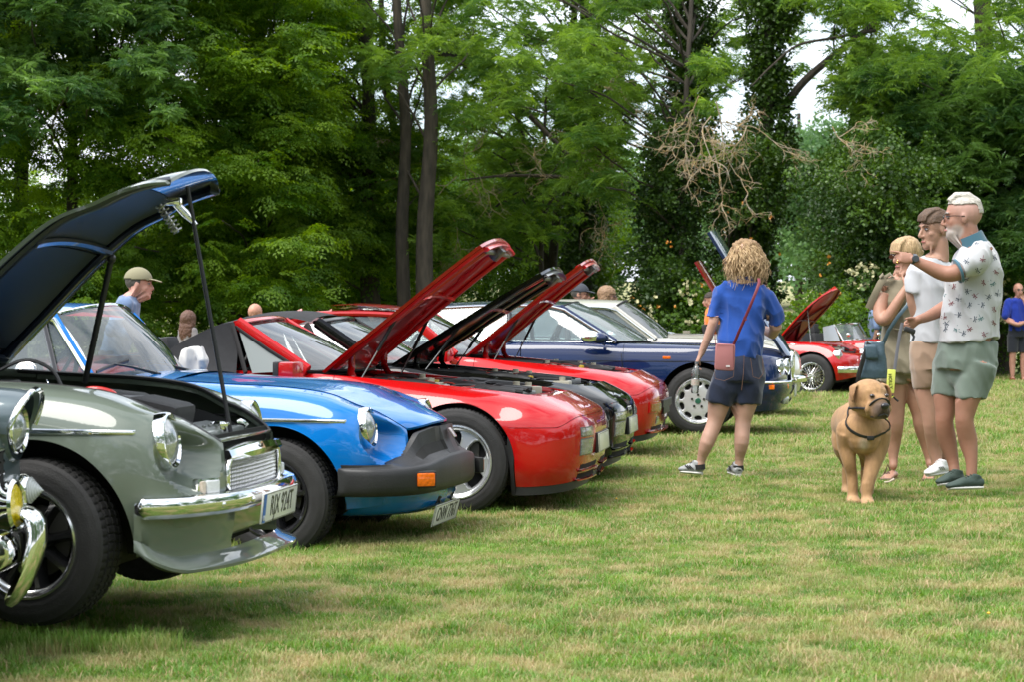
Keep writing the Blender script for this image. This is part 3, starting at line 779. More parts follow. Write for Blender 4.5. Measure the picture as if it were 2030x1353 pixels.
        # deep top visor
        vis = np.array([[(bowx(y)-.03, y*1.02, gz1+.035+.012*(1-(y/.38)**2)), (bowx(y)+.006, y, gz1+.030+.012*(1-(y/.38)**2)), (bowx(y)+.016, y, gz1+.008+.010*(1-(y/.38)**2)), (bowx(y)+.004, y, gz1-.006)] for y in np.linspace(-gy, gy, 21)]); fr.grid(vis)
        lip = np.array([[(bowx(y)-.02, y, gz0-.022), (bowx(y)+.012, y, gz0-.016), (bowx(y)+.008, y, gz0)] for y in np.linspace(-gy, gy, 21)]); fr.grid(lip)
        fr.build('grille_surround', CHROME, gl)
        ms = MB(); ny, nz_ = 40, 8
        for i in range(ny+1):
            y = -gy+2*gy*i/ny
            pts = [(bowx(y)-.012+.004*(j % 2), y+(.0055 if (j % 2) else -.0055), gz0+.008+(gz1-gz0-.012)*j/(2*nz_)) for j in range(2*nz_+1)]
            ms.tube(pts, .0023, n=4, caps=False)
            pts = [(p[0], p[1]+2*(y-p[1]), p[2]) for p in pts]; ms.tube(pts, .0023, n=4, caps=False)
        ms.build('grille_mesh', mat('bright_mesh', (.80,.80,.80), rough=.18, metal=.9), gl)
        bk = MB(); bk.box((gx-.05, 0, .56), (.006, .74, .20)); bk.build('grille_back', DARK, gl)
        font_mesh('MG', .020, 'badge', SEAM, gl, Matrix.Translation((bowx(0)+.0165, 0, gz1+.030)) @ Matrix(((0,0,1,0),(1,0,0,0),(0,1,0,0),(0,0,0,1))))
        # bumper
        bp = MB(); hp = [(.385, .768), (.44, .755), (.52, .69), (.585, .58), (.635, .43), (.660, .25)]
        path = [(a, b, .425) for a, b in hp]+[(.668, 0, .425)]+[(a, -b, .425) for a, b in hp[::-1]]
        C = pcurve(path, 90); G = []
        for i, p in enumerate(C):
            t = C[min(i+1, 89)]-C[max(i-1, 0)]; t /= np.linalg.norm(t); nrm = np.array([-t[1], t[0], 0]); nrm = nrm if nrm @ np.array([p[0]-.2, p[1], 0]) > 0 else -nrm
            k = min(1, min(i, 89-i)/5); k = math.sin(k*math.pi/2)
            G.append([p+nrm*dn*k+np.array([0, 0, dz*(.35+.65*k)]) for dn, dz in ((-.022, .034), (.004, .041), (.020, .036), (.029, .020), (.030, .004), (.026, -.010), (.017, -.022), (-.002, -.036), (-.022, -.034))])
        bp.grid(np.array(G)); bo_ = bp.build('bumper', CHROME, root)
        bb = MB()
        for y in (-.52, -.30, .30, .52):
            i = np.argmin(np.abs(C[:, 1]-y)); p = C[i]; bb.ellipsoid((p[0]+.026, p[1], p[2]), (.012, .012, .012), n=10, m=6)
        build_each(bb, 'bumper_bolt', CHROME, bo_)
        # air dam with a wide mouth
        ad = MB(); base = pcurve([(.375, .745, 0), (.44, .715, 0), (.525, .61, 0), (.585, .47, 0), (.615, .33, 0), (.63, .17, 0), (.635, 0, 0)], 50); rows = [(.000, .415), (.004, .36), (-.002, .31), (-.012, .27), (-.010, .245), (.012, .228), (.050, .214), (.066, .205), (.064, .194), (.045, .190), (.0, .190)]
        for s in (-1, 1):
            G = []
            for i, b in enumerate(base):
                f = i/49; lipk = float(ss(-.05, .30, f)); t = base[min(i+1, 49)]-base[max(i-1, 0)]; t /= np.linalg.norm(t); nrm = np.array([-t[1], t[0], 0])*(-1)
                if nrm[0] < 0: nrm = -nrm
                row = []
                for dn, z in rows:
                    d_ = dn*(lipk if dn > .004 else 1)
                    zz = z+.09*(1-lipk)*(.5 if z > .25 else 1)*(z < .3); row.append((b[0]+nrm[0]*d_, s*(b[1]+abs(nrm[1])*d_), zz-.0+.012*f))
                G.append(row)
            G = np.array(G)
            ad.grid(G[:, 4:]) ; ad.grid(G[:34, :5])
            ad.grid(np.array([[tuple(G[33][j]) for j in range(5)], [(G[33][j][0]-.09, G[33][j][1]+s*(-.01), G[33][j][2]) for j in range(5)]]))
        ad.build('air_dam', body, root)
        iv = MB(); iv.box((.50, 0, .33), (.01, .62, .17)); iv.build('dam_mouth', DARK, root)
        sb = MB(); sb.ellipsoid((.398, -.747, .405), (.008, .008, .008), n=10, m=6); sb.build('dam_screw', CHROME, root)
        # indicators
        for s in (-1, 1):
            e = empty('indicator', (.562, s*.505, .485)); e.parent = root; e.rotation_euler = (0, 0, s*R(24))
            m_ = MB(); m_.box((0, 0, 0), (.03, .118, .064), bev=.010); m_.build('indicator_body', CHROME, e)
            g_ = MB(); g_.box((.014, s*-.014, 0), (.026, .072, .046), bev=.008); g_.build('clear_lens', mat('ribbed_clear', (.72,.74,.74), rough=.12, coat=.8, bump=.6, bscale=200), e)
            g_ = MB(); g_.box((.014, s*.036, 0), (.022, .022, .046), bev=.006); g_.build('amber_lens', mat('pale_amber', (.62,.52,.42), rough=.12, coat=.8, bump=.6, bscale=200), e)
        plate(root, (.703, 0, .385), (0, R(6), 0), 'RJX 924T', w=.52, h=.112, blue=True, tsize=.108, sx=.80)
        kk = mat('scuttle_grey', (.03,.03,.03), rough=.5)
    else:
        bo, tr = bonnet(root, P, -.60, body, body, crown=.018, bow=.105, thick=.01, droop=-.012, bulge=lambda x, y: .006*math.exp(-(y/.22)**6))
        # black polyurethane bumper
        rb = MB(); mr = mat('rubber_bumper', (.021,.021,.022), rough=.48, noise=.25, nscale=6, bump=.12, bscale=120, spec=.4)
        pth = pcurve([(.34, .748, 0), (.40, .770, 0), (.52, .760, 0), (.64, .685, 0), (.73, .54, 0), (.762, .36, 0), (.777, .18, 0), (.781, 0, 0)], 70)
        for s in (-1, 1):
            G = []
            for i, b in enumerate(pth):
                f = i/69; y = b[1]; h = float(ss(.75, .10, y))
                nx = float(np.interp(y, [0, .20, .36, .42, .48, .60, .75], [.700, .688, .645, .622, .600, .555, b[0]-.035])); nx = min(nx, b[0]-.03)
                nz = float(np.interp(y, [0, .20, .36, .42, .48, .60, .75], [.640, .638, .615, .555, .505, .478, .474]))
                ny_ = y*.97; ztop = .455+.045*h
                row = [(b[0]-.10, y*.88, .318), (b[0]-.045, y*.95, .316), (b[0]-.014, y*.985, .325), (b[0]-.004, y*.996, .345), (b[0], y, .37), (b[0]-.002, y, .42), (b[0]-.006, y*.996, ztop-.014), (b[0]-.014, y*.99, ztop-.003), (b[0]-.026, y*.98, ztop),
                       (b[0]*.65+nx*.35-.01, ny_, ztop*.75+nz*.25-.012*h), (b[0]*.35+nx*.65-.008, ny_, ztop*.42+nz*.58-.010*h), (nx, ny_, nz), (nx-.03, ny_*.99, nz-.002)]
                hole = float(ss(.105, .13, y)*(1-ss(.42, .46, y)))
                row[9] = (row[9][0]-.012*hole, row[9][1], row[9][2]-.004*hole); row[10] = (row[10][0]-.014*hole, row[10][1], row[10][2]-.004*hole)
                G.append([(p[0], s*p[1], p[2]) for p in row])
            G = np.array(G); rb.cm = 0; rb.grid(G[:, :9]); rb.grid(G[:, 11:])
            for i in range(len(G)-1):
                ym = abs(G[i, 7, 1]); rb.grid(G[i:i+2, 8:10]); rb.cm = 1 if .12 < ym < .44 else 0; rb.grid(G[i:i+2, 9:11]); rb.cm = 0; rb.grid(G[i:i+2, 10:12])
        rbo = rb.build('rubber_bumper', [mr, DARK], root, sharp=50)
        for s in (-1, 1):
            e = empty('indicator', (.708, s*.565, .395)); e.parent = rbo; e.rotation_euler = (0, 0, s*R(54))
            hb = MB(); hb.box((.004, 0, 0), (.035, .16, .085), bev=.01); hb.build('indicator_pocket', mat('pocket_black', (.015,.015,.015), rough=.6), e)
            ol = MB(); ol.box((.016, s*-.022, 0), (.032, .094, .066), bev=.008); ol.build('amber_lens', ORANGE, e)
        bd = MB(); bd.box((.735, 0, .600), (.012, .052, .058), rot=(0, R(-35), 0), bev=.005); bd.build('badge', mat('badge_silver', (.6,.5,.5), rough=.25, metal=.8, noise=.5, nscale=60), rbo)
        gr = MB(); gr.box((.868, -.02, .41), (.01, .10, .07), bev=.004)
        # body coloured valance below
        va = MB()
        vp = pcurve([(.36, .60, 0), (.44, .60, 0), (.56, .54, 0), (.66, .38, 0), (.70, .20, 0), (.71, 0, 0)], 40)
        for s in (-1, 1):
            G = [[(b[0], s*b[1], .34), (b[0]+.0, s*b[1], .28), (b[0]-.02, s*b[1]*.97, .235), (b[0]-.07, s*b[1]*.88, .205), (b[0]-.16, s*b[1]*.7, .195)] for b in vp]; va.grid(np.array(G))
        va.build('valance', body, root)
        vm = MB(); vm.box((.675, -.0, .27), (.05, .34, .05), rot=(0, R(25), 0), bev=.01); vm.build('valance_vent', DARK, root)
        pl = plate(root, (.70, 0, .185), (0, R(14), 0), 'CNW 776T', w=.52, h=.112, blue=False, tsize=.108, sx=.80, back=(.66,.66,.60))
        br = MB(); br.tube([(.70, -.12, .24), (.68, -.12, .30)], .008, n=6); br.tube([(.70, .12, .24), (.68, .12, .30)], .008, n=6); build_each(br, 'plate_bracket', BLACKP, root)
        for s in (-1, 1):
            seam_on(root, P, [(-.47, .32), (-.47, .80)], s)
        # scuttle, windscreen, roof
        A0, A1, C1, C0 = (-.985, .640, .875), (-1.255, .530, 1.215), (-2.35, .50, 1.17), (-3.02, .50, .80)
        greenhouse(root, A0, A1, C1, C0, mids=[((-1.17, .665, .878), (-1.30, .545, 1.19)), ((-1.92, .66, .875), (-2.0, .54, 1.19))], roofm=body, trimm=CHROME, pillm=body, ws_bow=.20, top_bow=.10, crown=.055, pr=.016, trim_r=.011, roof_bow=.035, wsframe=CHROME)
        sc = MB(); G = []
        for x in np.linspace(-.60, -1.02, 8):
            i = np.argmin(np.abs(P[:, -1, 0]-x)); e = P[i, -1]; G.append([(x, q*e[1], e[2]+.035*(1-q*q)) for q in np.linspace(-1, 1, 17)])
        sc.grid(np.array(G)); sc.build('scuttle', body, root)
        wp = MB()
        for y0, y1 in ((-.42, .12), (.10, .55)):
            bx = -.70; wp.tube([(bx-.06, y0+.10, .905), (bx-.17, y0-.02, .945), (bx-.22, y0-.14, .962)], [.009, .007, .005], n=6)
            wp.tube([(bx-.215+.05*(t-.5)**2, y0-.38+.42*t, .925+.05*t) for t in np.linspace(0, 1, 8)], [(.010, .004)]*8, n=6)
            wp.lathe([(0, .018), (.014, .016), (.016, 0)], o=(bx-.06, y0+.10, .895), axis='z', n=12)
        wp.build('wipers', mat('wiper_black', (.012,.012,.014), rough=.35), root)
        vn = MB()
        for k in range(12): vn.box((-.735+.004*math.sin(k), .02+.022*k, .910), (.070, .009, .010), bev=.002)
        build_each(vn, 'vent_fin', CHROME, root)
        tub = MB(); tub.box((-1.7, 0, .62), (1.5, 1.22, .42), bev=.05); tub.build('cabin_tub', mat('cabin_black', (.012,.012,.013), rough=.85), root)
        dsh = MB(); dsh.box((-1.02, 0, .82), (.16, 1.16, .10), bev=.03); dsh.build('dashboard', mat('cabin_black', (.012,.012,.013), rough=.85), root)
        for y in (-.33, .33): seat(root, -1.75, y, .28)
        steering(root, -1.32, -.33, .86)
        mi = MB(); mi.ellipsoid((-1.28, -.80, .925), (.055, .075, .052), n=18, m=12); mi.tube([(-1.28, -.73, .86), (-1.28, -.78, .90)], .012, n=8); mi.build('door_mirror', CHROME, root)
    if variant == 'grey':
        # cabin behind (outside the frame, kept simple but complete)
        greenhouse(root, (-.95, .64, .865), (-1.22, .53, 1.19), (-1.9, .50, 1.17), (-2.35, .55, .85), roofm=mat('hood_black', (.02,.02,.02), rough=.85), trimm=CHROME, pillm=CHROME, ws_bow=.18, top_bow=.08)
        sc = MB(); G = []
        for x in np.linspace(-.60, -1.0, 6):
            i = np.argmin(np.abs(P[:, -1, 0]-x)); e = P[i, -1]; G.append([(x, q*e[1], e[2]+.03*(1-q*q)) for q in np.linspace(-1, 1, 13)])
        sc.grid(np.array(G)); sc.build('scuttle', body, root)
    # boot deck
    bd = MB(); G = []
    for x in np.linspace(-2.3, -3.08, 10):
        i = np.argmin(np.abs(P[:len(P)//2, -1, 0]-x)); e = P[i, -1]; G.append([(x, q*e[1], e[2]+.03*(1-q*q)) for q in np.linspace(-1, 1, 13)])
    bd.grid(np.array(G)); bd.build('boot_lid', body, root)
    return P

# ---------------------------------------------------------------- wedge nosed coupe
def wedge_ribs():
    def sec(x, w=.868, yin=.60, zb=.17, fl=1.0):
        zt = float(np.interp(x, [-3.3, -2.9, -2.4, -1.6, -.9, -.6, -.3, 0, .26, .45], [.82, .86, .875, .84, .818, .795, .768, .740, .712, .69]))
        b = .03*math.exp(-((x)/.38)**2)+.03*math.exp(-((x+2.4)/.42)**2)
        wd = w-.045+b*1.4*fl; 
        return [(x, wd-.075, zb), (x, wd-.012, zb+.10), (x, wd+.004, .40), (x, wd, .53), (x, wd-.035, zt-.125), (x, wd-.115, zt-.035), (x, yin+.015, zt+.002), (x, yin, zt+.004)]
    ribs = [[(-3.30, .55, .30), (-3.36, .62, .38), (-3.38, .66, .48), (-3.37, .66, .58), (-3.34, .64, .68), (-3.28, .60, .76), (-3.20, .52, .80), (-3.1, .5, .81)],
            sec(-3.1, .80, zb=.28), sec(-2.8, .84), sec(-2.4, .865), sec(-2.0, .86), sec(-1.6, .85), sec(-1.2, .85), sec(-.8, .855, .645), sec(-.4, .86, .630), sec(0, .868, .615), sec(.25, .862, .605)]
    ribs += [[(.42, .80, .17), (.42, .835, .27), (.42, .840, .40), (.42, .830, .52), (.42, .790, .595), (.415, .72, .655), (.40, .600, .695), (.395, .59, .697)],
             [(.57, .755, .178), (.585, .795, .27), (.59, .800, .40), (.59, .790, .51), (.565, .745, .59), (.53, .675, .640), (.48, .560, .686), (.47, .55, .688)],
             [(.68, .66, .190), (.70, .70, .28), (.712, .705, .40), (.712, .695, .51), (.682, .655, .585), (.625, .585, .630), (.53, .47, .684), (.52, .46, .687)],
             [(.735, .52, .205), (.76, .55, .29), (.775, .555, .40), (.775, .548, .51), (.745, .515, .58), (.675, .445, .63), (.555, .34, .690), (.545, .33, .693)],
             [(.760, .30, .215), (.785, .32, .30), (.802, .32, .40), (.803, .315, .50), (.772, .295, .575), (.70, .25, .63), (.57, .19, .694), (.56, .185, .697)],
             [(.768, 0, .220), (.793, 0, .30), (.811, 0, .40), (.813, 0, .50), (.782, 0, .573), (.71, 0, .63), (.575, 0, .696), (.565, 0, .700)]]
    return ribs
def wedge_car(root, body, variant, top='soft', roofm=None):
    arches = [(0, .305, .352), (-2.4, .305, .35)]
    def split(rib, u):
        x = rib[2][0]
        return .517+.060*float(ss(.60, .78, x)) if x > .25 else .30
    squash = lambda P: np.concatenate([np.where(P[..., :1] > .42, .42+(P[..., :1]-.42)*.88, P[..., :1]), P[..., 1:]], -1)
    us, P = shell(wedge_ribs(), arches, n1=16, n2=26, split=split, step=.018, disp=squash)
    # the seam line must not be crossed by the arch: keep rows tidy
    xr = P[:, 20, 0]; pk = int(np.argmax(xr)); i_d0 = int(np.argmax(xr > -1.95)); i_d1 = int(np.argmax(xr > -.78)); i_f = int(np.argmax(P[:, 16, 0] > .302))
    for s in (-1, 1):
        shell_part(root, 'rear_wing', P[:i_d0+1], body, s)
        D = P[i_d0:i_d1+1].copy(); D[0, :, 0] += .004; D[-1, :, 0] -= .004; shell_part(root, 'door', D, body, s)
        Wg = P[i_d1:i_f+1]; shell_part(root, 'front_wing', Wg, body, s, lip_top=.03)
        up = P[i_f:, 16:]; shell_part(root, 'nose_panel', up, body, s, lip_bottom=0, lip_top=.03)
        lo = P[i_f:, :17].copy(); lo[:, -1, 2] -= .0035; shell_part(root, 'front_bumper', lo, body, s, lip_bottom=.03, lip_top=.02)
        # black chin strip
        ch = MB(); G = []
        for p in P[i_f:, 0]:
            k_ = .05 if p[0] < .72 else .03
            G.append([(p[0]-.003, s*(p[1]-.003), p[2]+.004), (p[0]-.005, s*(p[1]-.006), p[2]-k_), (p[0]-.03, s*(p[1]*.97), p[2]-k_-.004)])
        ch.grid(np.array(G)); ch.build('chin_strip', BLACKP, root)
    wheel_well(root, 0, .305, .352, .80, .50); wheel_well(root, -2.4, .305, .35, .80, .50)
    for s in (-1, 1):
        wheel(root, (0, s*.735, .312), 'sevenspoke', s, 0); wheel(root, (-2.4, s*.735, .312), 'sevenspoke', s)
    fl = MB(); fl.box((-1.3, 0, .22), (3.4, 1.4, .10), bev=.02); fl.box((.1, 0, .25), (1.0, 1.0, .12), bev=.02); fl.build('floor_pan', UNDER, root)
    lid_hinge = (-.86, .815)
    und = mat('underside_'+variant, {'red': (.62,.006,.008), 'black': (.008,.008,.008)}[variant], rough=.28, coat=.7)  # red underside coloured brighter than the body paint, lifting it out of shade
    i1 = int(np.argmax(P[:, -1, 0] >= .385)) 
    bo, tr = bonnet(root, P, -.84, body, und, crown=.030, bow=.065, hinge=lid_hinge, angle={'black': 37.0}.get(variant, 44.0), frame='ribs', thick=.018, i1=i1)
    sl_ = MB(); E_ = P[i1-2:, -1]; sl_.grid(np.array([[(e[0] if abs(q) == 1 else max(e[0]-.0, .38+.065*(1-q*q)), q*e[1], e[2]-.004) for q in np.linspace(-1, 1, 13)] for e in E_])); sl_.build('slam_panel', body, root)
    lt = MB(); c = tr(np.array([.36, -.05, .665])); lt.box(tuple(c), (.09, .12, .05), rot=(0, R(-45), 0), bev=.01)
    lt.tube([tuple(tr(np.array([.36, y, .675]))) for y in np.linspace(-.45, .45, 12)], [(.018, .008)]*12, n=8); lt.build('bonnet_latch', mat('latch_dark', (.15,.14,.14), rough=.35, metal=.7, noise=.6, nscale=40), bo)
    sk = MB()
    for s in (-1, 1):
        # gas strut and painted hinge arm
        a = tr(np.array([-.30, s*.50, .76])); b = np.array([-.62, s*.58, .79]); m_ = a*.45+b*.55
        gs = MB(); gs.tube([tuple(a), tuple(m_)], .011, n=8); gs.build('gas_strut', BLACKP, root)
        g2 = MB(); g2.tube([tuple(m_), tuple(b)], .005, n=8); g2.build('strut_rod', STEEL, root)
        h = MB(); q = [tr(np.array([-.66, s*.46, .80])), tr(np.array([-.72, s*.46, .74])), np.array([-.70, s*.50, .82]), np.array([-.66, s*.52, .76])]
        h.tube([tuple(p) for p in pcurve(q, 10)], [(.022, .008)]*10, n=8); h.build('hinge_arm', body, root)
    zt = lambda x: float(np.interp(x, [-.8, 0, .3, .5], [.80, .745, .715, .69]))
    engine_bay(root, -.78, .40, .57, zt, seed={'red': 5, 'black': 8}[variant]+int(root.location.x*10), n=66, pal=mat('lead_red', (.30,.03,.02), rough=.5))
    sct = MB(); G = []
    for x in np.linspace(-.80, -1.02, 6): G.append([(x+.10*(1-q*q), q*.64, .805+.02*(1-q*q)+.0*(x+.8)) for q in np.linspace(-1, 1, 13)])
    sct.grid(np.array(G)); sct.build('scuttle', mat('scuttle_black', (.012,.012,.012), rough=.7), root)
    for s in (-1, 1):
        seam_on(root, P, [(-.80, .22), (-.80, .62), (-.84, .75)], s)
    # lamps and slots in the bumper
    for s in (-1, 1):
        if top != 'coupe':
            for (z0, z1, y0, y1) in ((.460, .505, .40, .625), (.350, .438, .395, .63)):
                e = face_patch(root, 'lamp_housing', P, y0-.006, y1+.006, z0-.006, z1+.006, mat('housing_grey', (.10,.10,.10), rough=.4), .002, s)
                face_patch(e, 'lamp_lens', P, y0, y1, z0, z1, mat('dull_lens', (.22,.235,.23), rough=.10, coat=1.0, bump=.9, bscale=70, noise=.5, nscale=18), .008, s)
            for z0, z1 in ((.262, .290), (.205, .235)):
                face_patch(root, 'intake_slot', P, .12, .60, z0, z1, DARK, .002, s)
                sh = MB(); G = [];
                for t in np.linspace(.12, .62, 14): x = xcut(P, t, z0-.006); G.append([(x-.005, s*t, z0-.002), (x+.022, s*t, z0-.005), (x+.022, s*t, z0-.011), (x-.005, s*t, z0-.014)])
                sh.grid(np.array(G)); sh.build('intake_lip', body, root)
        else:
            e = face_patch(root, 'lamp_housing', P, .44, .70, .365, .455, body, .012, s)
            face_patch(e, 'amber_lens', P, .515, .685, .378, .440, mat('dark_amber', (.30,.07,.008), rough=.15, coat=1, bump=.5, bscale=90), .018, s)
            face_patch(e, 'clear_lens', P, .455, .505, .378, .440, mat('dull_lens', (.22,.235,.23), rough=.10, coat=1.0, bump=.9, bscale=70, noise=.5, nscale=18), .018, s)
            face_patch(root, 'bumper_strip', P, .0, .40, .40, .46, BLACKP, .025, s)
            face_patch(root, 'fog_lamp', P, .42, .52, .27, .33, mat('dull_lens', (.40,.42,.41)), .006, s)
            face_patch(root, 'intake_slot', P, .12, .60, .22, .25, DARK, .003, s)
            sh = MB(); G = []
            for t in np.linspace(.0, .66, 14): x = xcut(P, t, .215); G.append([(x-.005, s*t, .212), (x+.035, s*t, .208), (x+.035, s*t, .198), (x-.005, s*t, .19)])
            sh.grid(np.array(G)); sh.build('intake_lip', body, root)
    pb = MB(); pb.box((.762, 0, .40), (.020, .54, .125), bev=.008); pb.build('plate_plinth', BLACKP, root)
    if top != 'coupe': plate(root, (.777, 0, .40), (0, R(-3), 0), '', w=.52, h=.112, blue=False, back=(.62,.64,.52))
    wj = MB(); wj.lathe([(0, .012), (.010, .011), (.014, 0)], o=(.66, -.46, .592), axis='z', n=10); wj.build('washer_jet', BLACKP, root)
    # greenhouse
    cab = mat('cabin_black', (.012,.012,.013), rough=.85)
    A0, A1 = (-.93, .665, .835), (-1.40, .535, 1.125)
    if top == 'soft':
        G = greenhouse(root, A0, A1, (-1.75, .53, 1.02), (-2.25, .62, .84), roof=False, rear=False, rail=False, sides=False, pillm=body, ws_bow=.24, top_bow=.08, crown=.03, pr=.026, wsframe=SEAM)
        sm = mat('soft_top_cloth', (.020,.020,.022), rough=.92, bump=.3, bscale=300, noise=.2)
        pr_ = [(-1.40, 1.165, .545), (-1.50, 1.145, .56), (-1.65, 1.075, .58), (-1.80, .99, .61), (-1.90, .91, .64), (-1.95, .85, .66)]
        st = MB(); G = [[(x-.02*(q*q), q*w_, z-.03*q*q) for q in np.linspace(-1, 1, 17)] for x, z, w_ in pcurve(pr_, 20)]; G = np.array(G); st.grid(G)
        for e in (0, -1):
            st.grid(np.array([[tuple(g[e]), (g[e][0]+.03, g[e][1]*1.03+.0, (g[e][2]+.83)/2), (g[e][0]+.06, np.sign(g[e][1])*.70, .825)] for g in G]))
        st.build('soft_top', sm, root)
        for s in (-1, 1):
            pane(root, 'side_window', [(-1.26, s*.70, .825), (-.97, s*.70, .84), (-.97, s*.69, .85), (-1.38, s*.575, 1.085)], mat('milky_window', (.12,.145,.145), rough=.35, spec=.3), n=4)
            fb = MB(); fb.tube([(-1.30, s*.705, .825), (-1.42, s*.575, 1.12)], [(.022, .010)]*2, n=8); fb.tube([(-.96, s*.70, .845), (-1.18, s*.645, .97), (-1.40, s*.575, 1.105)], [(.010, .007)]*3, n=8); fb.build('window_seal', SEAM, root)
        wf = mat('rim_'+variant, (.5,0,0))
    elif top == 'tall':
        greenhouse(root, A0, A1, (-1.98, .53, 1.10), (-2.5, .62, .84), roof=False, rear=False, rail=False, sides=True, mids=[((-1.30, .69, .83), (-1.47, .56, 1.11))], pillm=body, ws_bow=.24, top_bow=.08, crown=.03, pr=.026, wsframe=SEAM)
        sm = mat('soft_top_cloth', (.020,.020,.022), rough=.92, bump=.3, bscale=300, noise=.2)
        pr_ = [(-1.42, 1.18, .545), (-1.6, 1.21, .56), (-1.85, 1.20, .57), (-2.1, 1.13, .58), (-2.35, .98, .62), (-2.55, .86, .64)]
        st = MB(); G = [[(x-.02*(q*q), q*w_, z-.03*q*q-.02*q**8) for q in np.linspace(-1, 1, 17)] for x, z, w_ in pcurve(pr_, 20)]; st.grid(np.array(G)); st.build('soft_top', sm, root)
    else:
        greenhouse(root, A0, (-1.36, .545, 1.165), (-2.25, .53, 1.17), (-3.0, .55, .86), mids=[((-2.0, .68, .83), (-2.05, .565, 1.15))], roofm=body, trimm=None, pillm=body, ws_bow=.24, top_bow=.08, crown=.035, pr=.026, roof_bow=.02, wsframe=SEAM)
        hb = MB(); G = [[(x, q*.56, z+.02*(1-q*q)) for q in np.linspace(-1, 1, 13)] for x, z in ((-1.45, 1.215), (-1.65, 1.245), (-1.85, 1.258), (-2.02, 1.25))]; hb.grid(np.array(G))
        G2 = [[(p[0], p[1], p[2]-.025) for p in r] for r in G]; hb.grid(np.array(G2)); hb.build('tailgate', body, root)
    if top != 'coupe':
        hd = MB(); hd.tube([(-1.40+.08*(1-q*q), q*.545, 1.128+.03*(1-q*q)) for q in np.linspace(-1, 1, 21)], [(.016, .034)]*21, n=8); hd.build('screen_header', body, root)
    tub = MB(); tub.box((-1.75, 0, .60), (1.5, 1.30, .42), bev=.05); tub.box((-1.10, 0, .79), (.22, 1.24, .10), bev=.03); tub.build('cabin_tub', cab, root)
    for y in (-.36, .36): seat(root, -1.75, y, .22)
    steering(root, -1.38, -.36 if variant != 'x' else .36, .84)
    sw = MB(); G = []
    for x in np.linspace(-2.3, -3.28, 12):
        i = np.argmin(np.abs(P[:len(P)//2, -1, 0]-x)); e = P[i, -1]; G.append([(x, q*e[1], e[2]+.04*(1-q*q)) for q in np.linspace(-1, 1, 13)])
    sw.grid(np.array(G)); sw.build('rear_deck', body, root)
    for s in (-1, 1):
        e = empty('door_mirror', (-.985, s*.905, .835)); e.parent = root; e.rotation_euler = (0, 0, s*R(8))
        a = MB(); a.box((.015, 0, .006), (.105, .17, .115), bev=.022); a.build('mirror_cowl', body, e)
        b = MB(); b.box((-.045, 0, .006), (.04, .175, .12), bev=.014); b.build('mirror_rubber', BLACKP, e)
        c = MB(); c.tube([(.05, -s*.05, -.04), (.085, -s*.12, -.075)], [(.025, .015), (.03, .02)], n=8); c.build('mirror_foot', body, e)
    return P

# ---------------------------------------------------------------- saloon (front hinged bonnet)
def saloon_ribs():
    def sec(x, w=.895, yin=.62, zb=.20):
        zt = float(np.interp(x, [-3.9, -3.2, -2.4, -1.2, -.75, 0, .4, .74], [.84, .88, .885, .882, .862, .848, .83, .80]))
        return [(x, w-.07, zb), (x, w-.012, zb+.10), (x, w, .46), (x, w-.012, .62), (x, w-.05, zt-.08), (x, w-.12, zt-.005), (x, yin+.015, zt+.012), (x, yin, zt+.012)]
    ribs = [[(-3.98, .60, .34), (-4.03, .66, .42), (-4.05, .69, .52), (-4.03, .69, .62), (-4.0, .66, .72), (-3.95, .60, .79), (-3.9, .5, .82), (-3.85, .48, .83)],
            sec(-3.7, .86), sec(-3.3, .885), sec(-2.87), sec(-2.4), sec(-1.8), sec(-1.2), sec(-.75, yin=.66), sec(-.3, yin=.60), sec(0, .90, .56), sec(.3, .89, .52)]
    ribs += [[(.52, .80, .22), (.52, .85, .32), (.52, .865, .46), (.52, .855, .58), (.52, .82, .70), (.51, .75, .78), (.50, .50, .822), (.50, .49, .822)],
             [(.68, .72, .23), (.69, .78, .33), (.69, .79, .46), (.69, .785, .57), (.68, .75, .68), (.66, .69, .755), (.64, .46, .805), (.64, .45, .805)],
             [(.76, .58, .24), (.78, .62, .34), (.78, .63, .46), (.78, .625, .57), (.77, .60, .67), (.75, .55, .735), (.72, .40, .79), (.72, .39, .79)],
             [(.80, .36, .25), (.82, .38, .34), (.83, .39, .46), (.83, .385, .57), (.82, .37, .67), (.81, .35, .725), (.78, .28, .775), (.78, .27, .775)],
             [(.82, 0, .25), (.84, 0, .34), (.85, 0, .46), (.85, 0, .57), (.845, 0, .66), (.835, 0, .715), (.81, 0, .765), (.80, 0, .765)]]
    return ribs
